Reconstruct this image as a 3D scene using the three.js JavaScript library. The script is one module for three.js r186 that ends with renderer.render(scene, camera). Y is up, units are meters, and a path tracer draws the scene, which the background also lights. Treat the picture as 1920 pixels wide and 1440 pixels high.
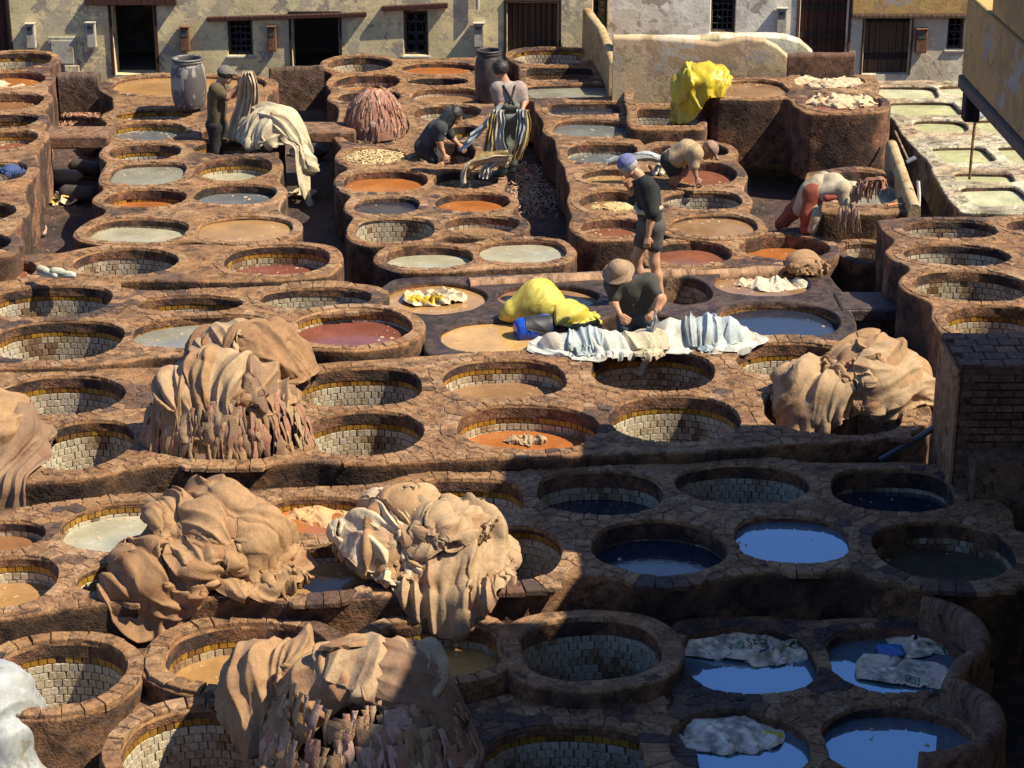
import * as THREE from 'three';
import { mergeGeometries, toCreasedNormals } from 'three/addons/utils/BufferGeometryUtils.js';
import { ImprovedNoise } from 'three/addons/math/ImprovedNoise.js';
import { RoundedBoxGeometry } from 'three/addons/geometries/RoundedBoxGeometry.js';

// ---------- camera, sky, sun, exposure ----------
const scene = new THREE.Scene();
const camera = new THREE.PerspectiveCamera(20.926, 4 / 3, 0.1, 400);
camera.position.set(0, 7.56, 0);
camera.rotation.set(-21 * Math.PI / 180, 0, 0);
scene.add(camera);

const SUN = new THREE.Vector3(0.60, 0.80, 0.16).normalize();
const sun = new THREE.DirectionalLight(new THREE.Color(1.0, 0.91, 0.73), 5.0);
sun.position.copy(SUN).multiplyScalar(60).add(new THREE.Vector3(0, 0, -24));
sun.target.position.set(0, 0, -24);
sun.castShadow = true; sun.shadow.radius = 1; sun.shadow.mapSize.set(4096, 4096);
Object.assign(sun.shadow.camera, { left: -16, right: 16, top: 16, bottom: -16, near: 1, far: 120 });
scene.add(sun, sun.target);

{ // clear late-morning sky: pale at the horizon, deep blue overhead, brighter round the sun
  const W = 512, H = 256, d = new Float32Array(W * H * 4);
  for (let j = 0; j < H; j++) for (let i = 0; i < W; i++) {
    const up = ((j + 0.5) / H - 0.5) * Math.PI, az = ((i + 0.5) / W - 0.5) * 2 * Math.PI;
    const x = Math.cos(az) * Math.cos(up), y = Math.sin(up), z = Math.sin(az) * Math.cos(up);
    const k = Math.pow(1 - Math.max(0, y), 2.2), c = Math.max(0, x * SUN.x + y * SUN.y + z * SUN.z);
    const glow = 0.22 * Math.pow(c, 6) + 0.3 * Math.pow(c, 40), o = (j * W + i) * 4;
    d[o] = 0.075 + 0.26 * k + glow * 1.0; d[o + 1] = 0.185 + 0.31 * k + glow * 0.97; d[o + 2] = 0.50 + 0.30 * k + glow * 0.9; d[o + 3] = 1;
  }
  const t = new THREE.DataTexture(d, W, H, THREE.RGBAFormat, THREE.FloatType);
  t.mapping = THREE.EquirectangularReflectionMapping; t.magFilter = THREE.LinearFilter; t.needsUpdate = true;
  scene.background = t; scene.environment = t;
}
scene.environmentIntensity = 0.6; scene.backgroundIntensity = 0.6;
const renderer = new THREE.WebGLRenderer({ antialias: true });
renderer.toneMapping = THREE.LinearToneMapping;
renderer.toneMappingExposure = 1.84;
renderer.shadowMap.enabled = true;

// ---------- tools ----------
const V3 = (x, y, z) => new THREE.Vector3(x, y, z);
const rng = (seed) => { let s = (seed * 2654435761) | 0; return () => { s = (s + 0x6d2b79f5) | 0; let t = Math.imul(s ^ (s >>> 15), 1 | s); t = (t + Math.imul(t ^ (t >>> 7), 61 | t)) ^ t; return ((t ^ (t >>> 14)) >>> 0) / 4294967296; }; };
const PN = new ImprovedNoise(), noise = (x, y, z) => PN.noise(x + 100.3, y + 200.7, z + 300.1);
const fbm = (x, y, z, o = 4) => { let a = 0, k = 0.5, f = 1; for (let i = 0; i < o; i++) { a += k * noise(x * f, y * f, z * f); k *= 0.5; f *= 2.03; } return a; };
const clamp = (x, a = 0, b = 1) => Math.min(b, Math.max(a, x)), lerp = (a, b, t) => a + (b - a) * t, sstep = (a, b, x) => { const t = clamp((x - a) / (b - a)); return t * t * (3 - 2 * t); };
const taken = new Map();
const numbered = (n) => { const k = taken.get(n) || 0; taken.set(n, k + 1); return k ? n + '_' + String(k).padStart(3, '0') : n; };
function shadows(o) { o.castShadow = true; o.receiveShadow = true; return o; }
function thing(name, label, category, pos = [0, 0, 0], group, kind) {
  const o = new THREE.Group(); o.name = numbered(name); o.position.set(...pos); scene.add(o);
  o.userData = { label, category }; if (group) o.userData.group = group; if (kind) o.userData.kind = kind;
  return o;
}
function part(name, geo, mat, parent, label) {     // geometry given in world metres; the part hangs under its thing
  const m = shadows(new THREE.Mesh(geo, mat)); m.name = name;
  if (parent) { const p = V3(0, 0, 0); for (let q = parent; q && q !== scene; q = q.parent) p.add(q.position); m.position.copy(p).negate(); parent.add(m); }
  if (label) m.userData.label = label;
  return m;
}
function single(name, geo, mat, label, category, group, kind) {
  const m = shadows(new THREE.Mesh(geo, mat)); m.name = numbered(name); scene.add(m); m.userData = {};
  if (label) m.userData.label = label; if (category) m.userData.category = category; if (group) m.userData.group = group; if (kind) m.userData.kind = kind;
  return m;
}
function structure(name, geo, mat) { const m = shadows(new THREE.Mesh(geo, mat)); m.name = numbered(name); m.userData = { kind: 'structure' }; scene.add(m); return m; }
function geom(pos, idx, uv, col, nor) {
  const g = new THREE.BufferGeometry(); g.setAttribute('position', new THREE.Float32BufferAttribute(pos, 3));
  if (idx) g.setIndex(idx); if (uv) g.setAttribute('uv', new THREE.Float32BufferAttribute(uv, 2)); if (col) g.setAttribute('color', new THREE.Float32BufferAttribute(col, 3));
  if (nor) g.setAttribute('normal', new THREE.Float32BufferAttribute(nor, 3)); else g.computeVertexNormals();
  return g;
}
const flat = (pos, idx) => { const p = []; for (const i of idx) p.push(pos[i * 3], pos[i * 3 + 1], pos[i * 3 + 2]); return geom(p); };
function box(x0, x1, y0, y1, z0, z1, r = 0.012) {
  const g = r > 0 ? new RoundedBoxGeometry(x1 - x0, y1 - y0, z1 - z0, 1, Math.min(r, (x1 - x0) / 2.2, (y1 - y0) / 2.2, (z1 - z0) / 2.2)) : new THREE.BoxGeometry(x1 - x0, y1 - y0, z1 - z0);
  g.translate((x0 + x1) / 2, (y0 + y1) / 2, (z0 + z1) / 2);
  const p = g.attributes.position, n = g.attributes.normal, u = new Float32Array(p.count * 2);
  for (let i = 0; i < p.count; i++) { const ax = Math.abs(n.getX(i)), ay = Math.abs(n.getY(i)), az = Math.abs(n.getZ(i));
    u[i * 2] = ax > ay && ax > az ? p.getZ(i) : p.getX(i); u[i * 2 + 1] = ay > ax && ay > az ? p.getZ(i) : p.getY(i); }
  g.setAttribute('uv', new THREE.BufferAttribute(u, 2)); return g;
}
function tube(pts, r, seg = 24, rad = 8) {
  return new THREE.TubeGeometry(new THREE.CatmullRomCurve3(pts.map((p) => V3(...p))), seg, r, rad);
}

// ---------- textures (periodic noise, so that they repeat without seams) ----------
function grid(period, seed) { const r = rng(seed), a = new Float32Array(period * period); for (let i = 0; i < a.length; i++) a[i] = r(); return a; }
function pnoise(N, oct) {                          // oct: [[period, weight, seed], ...] -> Float32Array N*N
  const out = new Float32Array(N * N);
  for (const [per, w, seed] of oct) {
    const g = grid(per, seed);
    for (let j = 0; j < N; j++) for (let i = 0; i < N; i++) {
      const x = i / N * per, y = j / N * per, ix = Math.floor(x), iy = Math.floor(y); let fx = x - ix, fy = y - iy; fx = fx * fx * (3 - 2 * fx); fy = fy * fy * (3 - 2 * fy);
      const a = g[iy * per + ix], b = g[iy * per + (ix + 1) % per], c = g[((iy + 1) % per) * per + ix], d = g[((iy + 1) % per) * per + (ix + 1) % per];
      out[j * N + i] += w * (lerp(lerp(a, b, fx), lerp(c, d, fx), fy) - 0.5);
    }
  }
  return out;
}
function tex(N, fn, srgb) {
  const d = new Uint8Array(N * N * 4);
  for (let i = 0; i < N * N; i++) { const c = fn(i); for (let k = 0; k < 3; k++) d[i * 4 + k] = clamp(Array.isArray(c) ? c[k] : c) * 255; d[i * 4 + 3] = 255; }
  const t = new THREE.DataTexture(d, N, N); t.wrapS = t.wrapT = THREE.RepeatWrapping; t.magFilter = THREE.LinearFilter; t.minFilter = THREE.LinearMipmapLinearFilter; t.generateMipmaps = true;
  if (srgb) t.colorSpace = THREE.SRGBColorSpace; t.needsUpdate = true; return t;
}
const rep = (t, u, v = u) => { const c = t.clone(); c.repeat.set(u, v); c.needsUpdate = true; return c; };
const nE = pnoise(512, [[5, 0.5, 1], [11, 0.5, 2], [23, 0.45, 3], [51, 0.4, 4], [113, 0.35, 5], [251, 0.3, 6]]);
const nF = pnoise(512, [[64, 0.5, 11], [128, 0.5, 12], [256, 0.5, 13]]);
const nG = pnoise(512, [[3, 0.8, 21], [7, 0.5, 22], [17, 0.3, 23]]);
const nH = pnoise(512, [[9, 0.5, 31], [19, 0.5, 32], [40, 0.4, 33], [90, 0.3, 34]]);
const earthMap = tex(512, (i) => { const v = 0.80 + 0.38 * nE[i] + 0.20 * nF[i], s = sstep(0.12, 0.3, nH[i]) * 0.25; return [v - s, v - s * 1.05 - 0.01, v - s * 1.1 - 0.02]; }, true);
const earthBump = tex(512, (i) => 0.5 + 0.5 * nE[i] + 0.3 * nF[i]);
const limeMap = tex(512, (i) => { const v = 0.90 + 0.16 * nE[i] + 0.1 * nF[i], s = sstep(0.1, 0.34, nG[i]) * 0.16 + sstep(0.2, 0.3, nH[i]) * 0.14; return [v - s * 0.7, v - s, v - s * 1.5]; }, true);
const hideMap = tex(512, (i) => { const v = 0.9 + 0.13 * nH[i] + 0.13 * nF[i], s = sstep(0.1, 0.35, nG[i]) * 0.13; return [v - s * 0.6, v - s, v - s * 1.2]; }, true);
const hideBump = tex(512, (i) => 0.5 + 0.35 * nH[i] + 0.45 * nF[i]);
const woodMap = (() => { const N = 512, g = pnoise(N, [[4, 0.4, 41], [9, 0.4, 42]]), st = grid(64, 43); return tex(N, (i) => { const x = i % N, y = (i / N) | 0, u = x / N * 64 + g[i] * 3, k = Math.floor(u), f = u - k, a = st[((k % 64) + 64) % 64], b = st[(((k + 1) % 64) + 64) % 64]; const v = 0.6 + 0.45 * (lerp(a, b, f) - 0.4) + 0.25 * nE[(y >> 2) * N + x] + 0.12 * nF[i]; return [v, v * 0.97, v * 0.93]; }, true); })();
const clothBump = tex(256, (i) => 0.5 + 0.6 * nF[(i >> 8) * 512 + (i & 255)] + 0.2 * nH[(i >> 8) * 512 + (i & 255)]);

const MS = (o) => new THREE.MeshStandardMaterial({ roughness: 0.9, ...o });
const MP = (o) => new THREE.MeshPhysicalMaterial({ roughness: 0.9, ...o });
const col = (r, g, b) => new THREE.Color().setRGB(r, g, b);
const earthTop = MS({ vertexColors: true, map: rep(earthMap, 0.55), bumpMap: rep(earthBump, 0.7), bumpScale: 0.02, roughness: 0.92 });
const earthWall = MS({ vertexColors: true, map: rep(earthMap, 0.8), bumpMap: rep(earthBump, 0.6), bumpScale: 0.013, roughness: 0.95 });
const wetTop = MS({ vertexColors: true, map: rep(earthMap, 0.6), bumpMap: rep(earthBump, 1.3), bumpScale: 0.010, roughness: 1, roughnessMap: rep(tex(512, (i) => lerp(0.16, 0.8, sstep(-0.16, 0.12, nH[i] + 0.5 * nE[i]))), 0.6) });

// ---------- plane geometry helpers ----------
const inPoly = (P, x, z) => { let c = false; for (let i = 0, j = P.length - 1; i < P.length; j = i++) { const [xi, zi] = P[i], [xj, zj] = P[j]; if ((zi > z) !== (zj > z) && x < (xj - xi) * (z - zi) / (zj - zi) + xi) c = !c; } return c; };
function polyDist(P, x, z) { let d = 1e9; for (let i = 0, j = P.length - 1; i < P.length; j = i++) { const [ax, az] = P[j], [bx, bz] = P[i], ex = bx - ax, ez = bz - az, t = clamp(((x - ax) * ex + (z - az) * ez) / (ex * ex + ez * ez + 1e-12)); d = Math.min(d, Math.hypot(x - ax - ex * t, z - az - ez * t)); } return inPoly(P, x, z) ? -d : d; }
const smin = (a, b, k) => { const h = Math.max(k - Math.abs(a - b), 0) / k; return Math.min(a, b) - h * h * k * 0.25; };
const area = (L) => { let a = 0; for (let i = 0, j = L.length - 1; i < L.length; j = i++) a += L[j][0] * L[i][1] - L[i][0] * L[j][1]; return a / 2; };
function resample(L, step) { let len = 0; const n = L.length, c = [0]; for (let i = 0; i < n; i++) { len += Math.hypot(L[(i + 1) % n][0] - L[i][0], L[(i + 1) % n][1] - L[i][1]); c.push(len); }
  const m = Math.max(8, Math.round(len / step)), o = []; let k = 0; for (let i = 0; i < m; i++) { const s = i / m * len; while (c[k + 1] < s) k++; const t = (s - c[k]) / (c[k + 1] - c[k] + 1e-12), a = L[k], b = L[(k + 1) % n]; o.push([lerp(a[0], b[0], t), lerp(a[1], b[1], t)]); } return o; }
function normals2(L) { const n = L.length; return L.map((p, i) => { const a = L[(i + n - 1) % n], b = L[(i + 1) % n], dx = b[0] - a[0], dz = b[1] - a[1], l = Math.hypot(dx, dz) || 1; return [dz / l, -dx / l]; }); }   // outward for counter-clockwise loops
function contours(f, x0, x1, z0, z1, s) {           // loops of f = 0, marching squares
  const nx = Math.ceil((x1 - x0) / s) + 1, nz = Math.ceil((z1 - z0) / s) + 1, v = new Float32Array(nx * nz);
  for (let j = 0; j < nz; j++) for (let i = 0; i < nx; i++) v[j * nx + i] = i === 0 || j === 0 || i === nx - 1 || j === nz - 1 ? 1 : f(x0 + i * s, z0 + j * s);
  const next = new Map(), pt = new Map();
  const edge = (i, j, h) => { const k = (j * nx + i) * 2 + h; if (!pt.has(k)) { const a = v[j * nx + i], b = h ? v[(j + 1) * nx + i] : v[j * nx + i + 1], t = a / (a - b); pt.set(k, h ? [x0 + i * s, z0 + (j + t) * s] : [x0 + (i + t) * s, z0 + j * s]); } return k; };
  for (let j = 0; j < nz - 1; j++) for (let i = 0; i < nx - 1; i++) {
    const c = (v[j * nx + i] < 0 ? 1 : 0) | (v[j * nx + i + 1] < 0 ? 2 : 0) | (v[(j + 1) * nx + i + 1] < 0 ? 4 : 0) | (v[(j + 1) * nx + i] < 0 ? 8 : 0);
    if (c === 0 || c === 15) continue;
    const B = () => edge(i, j, 0), R = () => edge(i + 1, j, 1), T = () => edge(i, j + 1, 0), L = () => edge(i, j, 1);
    const S = { 1: [[B, L]], 2: [[R, B]], 3: [[R, L]], 4: [[T, R]], 5: [[B, R], [T, L]], 6: [[T, B]], 7: [[T, L]], 8: [[L, T]], 9: [[B, T]], 10: [[R, T], [L, B]], 11: [[R, T]], 12: [[L, R]], 13: [[B, R]], 14: [[L, B]] }[c];
    for (const [a, b] of S) next.set(a(), b());
  }
  const loops = []; while (next.size) { const [start] = next.keys(); let k = start; const L = []; while (next.has(k)) { L.push(pt.get(k)); const n = next.get(k); next.delete(k); k = n; } if (L.length > 6) loops.push(L); }
  return loops;
}
function smoothLoop(L, it) { for (let k = 0; k < it; k++) { const n = L.length; L = L.map((p, i) => { const a = L[(i + n - 1) % n], b = L[(i + 1) % n]; return [p[0] * 0.5 + (a[0] + b[0]) * 0.25, p[1] * 0.5 + (a[1] + b[1]) * 0.25]; }); } return L; }
function tessellate(P, T, L) {                      // splits every edge longer than L, the same on both of its sides
  for (let pass = 0; pass < 9; pass++) {
    const mid = new Map(), out = []; let any = false;
    const m = (a, b) => { const dx = P[a][0] - P[b][0], dz = P[a][1] - P[b][1]; if (dx * dx + dz * dz <= L * L) return -1; const k = a < b ? a * 4194304 + b : b * 4194304 + a; if (!mid.has(k)) { mid.set(k, P.length); P.push([(P[a][0] + P[b][0]) / 2, (P[a][1] + P[b][1]) / 2]); } any = true; return mid.get(k); };
    for (const [a, b, c] of T) {
      const p = m(a, b), q = m(b, c), r = m(c, a), n = (p >= 0) + (q >= 0) + (r >= 0);
      if (n === 0) out.push([a, b, c]);
      else if (n === 3) out.push([a, p, r], [p, b, q], [r, q, c], [p, q, r]);
      else if (n === 1) { if (p >= 0) out.push([a, p, c], [p, b, c]); else if (q >= 0) out.push([a, b, q], [a, q, c]); else out.push([a, b, r], [r, b, c]); }
      else { if (p < 0) out.push([c, r, q], [a, b, q], [a, q, r]); else if (q < 0) out.push([a, p, r], [p, b, c], [p, c, r]); else out.push([b, q, p], [a, p, q], [a, q, c]); }
    }
    T = out; if (!any) break;
  }
  return T;
}

// ---------- vats and the masonry terraces they are sunk in ----------
const VATS = [];
const LIQ = {                                       // dye baths: base colour, roughness, metalness (oily, mirror-like film)
  tan: [0.40, 0.22, 0.085], honey: [0.52, 0.30, 0.10], orange: [0.40, 0.137, 0.037], brown: [0.25, 0.115, 0.05], dun: [0.30, 0.165, 0.08], pale: [0.40, 0.37, 0.25], grey: [0.25, 0.24, 0.19], slate: [0.14, 0.15, 0.15],
  ink: [0.018, 0.022, 0.035], red: [0.21, 0.068, 0.045], rust: [0.24, 0.088, 0.048], mud: [0.10, 0.085, 0.055], mirror: [0.02, 0.022, 0.025], lime: [0.50, 0.50, 0.26], limepale: [0.58, 0.58, 0.36],
};
const liqMats = {};
const liquidMat = (k) => liqMats[k] || (liqMats[k] = (() => {
  const c = LIQ[k];
  if (k === 'mirror') return MP({ color: col(0.27, 0.39, 0.50), metalness: 0.74, roughness: 0.03, bumpMap: rep(earthBump, 0.35), bumpScale: 0.0003 });
  if (k === 'ink') return MP({ color: col(...c), roughness: 0.04, ior: 1.9, bumpMap: rep(earthBump, 0.6), bumpScale: 0.002 });
  return MP({ color: col(...c), map: rep(liqMap, 0.7), roughness: 0.07, ior: 1.4, bumpMap: rep(earthBump, 0.5), bumpScale: 0.0015 });
})());
const liqMap = tex(512, (i) => { const v = 0.9 + 0.17 * nG[i] + 0.08 * nH[i], s = sstep(0.28, 0.34, nH[i]) * 0.10; return [v + s * 0.3, v + s * 0.5, v + s]; }, true);
// vat(key, terrace, [x, z, rx, rz], options, label): d depth of bath, n squareness, b depth of the plain band, near: tiles told apart one by one
function vat(t, c, label, o = {}) { const q = rng(VATS.length * 13 + 3); VATS.push({ t, x: c[0], z: c[1], rx: c[2], rz: c[3], label, n: 2.0 + 0.55 * q(), b: 0.13, d: 0.3, rot: (q() - 0.5) * 0.3, ochre: 1, stain: 0.3, seed: VATS.length + 1, ...o }); return VATS.length - 1; }
function outline(v, grow, m) {                      // counter-clockwise seen with x right, z up
  const o = [];
  for (let i = 0; i < m; i++) {
    const a = i / m * Math.PI * 2, ca = Math.cos(a), sa = Math.sin(a), e = 2 / v.n;
    const w = 1 + 0.034 * noise(ca * 1.5 + v.seed * 7.1, sa * 1.5, 1) + 0.012 * noise(ca * 4.5 + v.seed * 3.3, sa * 4.5, 5);
    let x = (v.rx + grow) * w * Math.sign(ca) * Math.pow(Math.abs(ca), e), z = (v.rz + grow) * w * Math.sign(sa) * Math.pow(Math.abs(sa), e);
    const c = Math.cos(v.rot), s = Math.sin(v.rot); o.push([v.x + x * c - z * s, v.z + x * s + z * c]);
  }
  return o;
}
function vatDist(v, x, z) { const c = Math.cos(v.rot), s = Math.sin(v.rot), dx = x - v.x, dz = z - v.z, px = dx * c + dz * s, pz = -dx * s + dz * c; return (Math.pow(Math.pow(Math.abs(px / v.rx), v.n) + Math.pow(Math.abs(pz / v.rz), v.n), 1 / v.n) - 1) * Math.min(v.rx, v.rz); }

const stoneTones = [[0.375, 0.205, 0.092], [0.35, 0.186, 0.08], [0.395, 0.225, 0.106], [0.33, 0.17, 0.071], [0.29, 0.145, 0.062], [0.16, 0.083, 0.045], [0.095, 0.057, 0.04], [0.43, 0.262, 0.138]]
  .map((c) => MS({ color: col(...c), map: rep(earthMap, 1.1), bumpMap: rep(earthBump, 1.6), bumpScale: 0.012, roughness: 0.85 }));
const tileWhite = [[0.60, 0.505, 0.355], [0.57, 0.475, 0.33], [0.63, 0.545, 0.40], [0.53, 0.44, 0.31], [0.46, 0.36, 0.235], [0.35, 0.235, 0.135], [0.21, 0.13, 0.075], [0.54, 0.48, 0.37]]
  .map((c) => MS({ color: col(...c), map: rep(limeMap, 3.1), bumpMap: rep(earthBump, 4), bumpScale: 0.004, roughness: 0.42 }));
const tileOchre = [[0.36, 0.185, 0.027], [0.41, 0.22, 0.036], [0.31, 0.15, 0.027], [0.19, 0.092, 0.028]]
  .map((c) => MS({ color: col(...c), map: rep(limeMap, 3.1), roughness: 0.34 }));
// a few uneven tile shapes: bevelled front, local x along the wall, y up, z out of the wall
const tileGeos = [], TW = 0.068, TH = 0.068;
for (let k = 0; k < 8; k++) {
  const r = rng(500 + k), j = () => (r() - 0.5) * 0.007, w = TW / 2 - 0.0012, h = TH / 2 - 0.0012, P = [], t = 0.022;
  const c = [[-w, -h], [w, -h], [w, h], [-w, h]].map(([x, y]) => [x + j(), y + j()]);
  for (const [x, y] of c) P.push(x, y, 0); for (const [x, y] of c) P.push(x, y, t * 0.72); for (const [x, y] of c) P.push(x * 0.93, y * 0.93, t + j() * 0.25);
  const I = []; for (let a = 0; a < 4; a++) { const b = (a + 1) % 4; I.push(a, b, 4 + b, a, 4 + b, 4 + a, 4 + a, 4 + b, 8 + b, 4 + a, 8 + b, 8 + a); } I.push(8, 9, 10, 8, 10, 11);
  const g = flat(P, I), u = []; const p = g.attributes.position; for (let i = 0; i < p.count; i++) u.push(p.getX(i) + k * 0.13, p.getY(i) + k * 0.29); g.setAttribute('uv', new THREE.Float32BufferAttribute(u, 2)); tileGeos.push(g);
}
function clipCell(px, pz, nb, gap) {
  let Q = [[-0.17, -0.17], [0.17, -0.17], [0.17, 0.17], [-0.17, 0.17]];
  for (const [qx, qz] of nb) {
    const dx = qx - px, dz = qz - pz, l = Math.hypot(dx, dz); if (l < 1e-5 || l > 0.5) continue; const nx = dx / l, nz = dz / l, c = l / 2 - gap, R = [];
    for (let i = 0; i < Q.length; i++) { const a = Q[i], b = Q[(i + 1) % Q.length], da = a[0] * nx + a[1] * nz - c, db = b[0] * nx + b[1] * nz - c; if (da <= 0) R.push(a); if ((da < 0) !== (db < 0)) { const t = da / (da - db); R.push([lerp(a[0], b[0], t), lerp(a[1], b[1], t)]); } }
    Q = R; if (Q.length < 3) return null;
  }
  return Q;
}
function stoneGeo(Q, px, pz, hf, up, r) {
  // drop near-double corners, then a block with a slightly smaller, tilted top
  Q = Q.filter((p, i) => { const q = Q[(i + 1) % Q.length]; return Math.hypot(p[0] - q[0], p[1] - q[1]) > 0.008; }); if (Q.length < 3) return null;
  const A = Math.abs(area(Q)); if (A < 0.0016) return null;
  let mx = 0, mz = 0; for (const q of Q) { mx += q[0] / Q.length; mz += q[1] / Q.length; }
  const n = Q.length, P = [], tl = up > 0.011 ? 0.06 : 0.03, tx = (r() - 0.5) * tl, tz = (r() - 0.5) * tl, y0 = hf(px + mx, pz + mz), ov = 0.96 + r() * 0.04;
  const pts = Q.map((q) => [mx + (q[0] - mx) * ov + (r() - 0.5) * 0.008, mz + (q[1] - mz) * ov + (r() - 0.5) * 0.008]);
  for (const [x, z] of pts) P.push(px + x, y0 - 0.035, pz + z);
  for (const [x, z] of pts) P.push(px + x, y0 + up - 0.008 + x * tx + z * tz, pz + z);
  for (const [x, z] of pts) { const k = 1 - 0.006 / Math.max(0.02, Math.hypot(x - mx, z - mz)); P.push(px + mx + (x - mx) * k, y0 + up + x * tx + z * tz, pz + mz + (z - mz) * k); }
  const I = []; for (let a = 0; a < n; a++) { const b = (a + 1) % n; I.push(a, n + b, b, a, n + a, n + b, n + a, 2 * n + b, n + b, n + a, 2 * n + a, 2 * n + b); } for (let a = 1; a < n - 1; a++) I.push(2 * n, 2 * n + a + 1, 2 * n + a);
  const g = flat(P, I), u = [], p = g.attributes.position; for (let i = 0; i < p.count; i++) u.push(p.getX(i) + p.getY(i) * 0.7, p.getZ(i) + p.getY(i) * 0.7); g.setAttribute('uv', new THREE.Float32BufferAttribute(u, 2)); g.userData.A = A; return g;
}
const stainAt = (x, z, s) => sstep(0.34 - s * 0.5, 0.46 - s * 0.5, 0.5 * fbm(x * 0.55 + 7, z * 0.55, 3.1, 4) + 0.24 + 0.3 * fbm(x * 2.3, z * 2.3, 9.4, 3)); // dark damp patches with ragged outlines
const dustAt = (x, z) => sstep(0.0, 0.16, fbm(x * 0.7 + 50, z * 0.7, 21, 4) + 0.25 * fbm(x * 4, z * 4, 27, 3)); // pale dried clay, trodden off in patches
const T_TONE = { earth: [0.325, 0.164, 0.068], dark: [0.13, 0.07, 0.05], wet: [0.078, 0.050, 0.040], lime: [0.62, 0.56, 0.40] };

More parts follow.
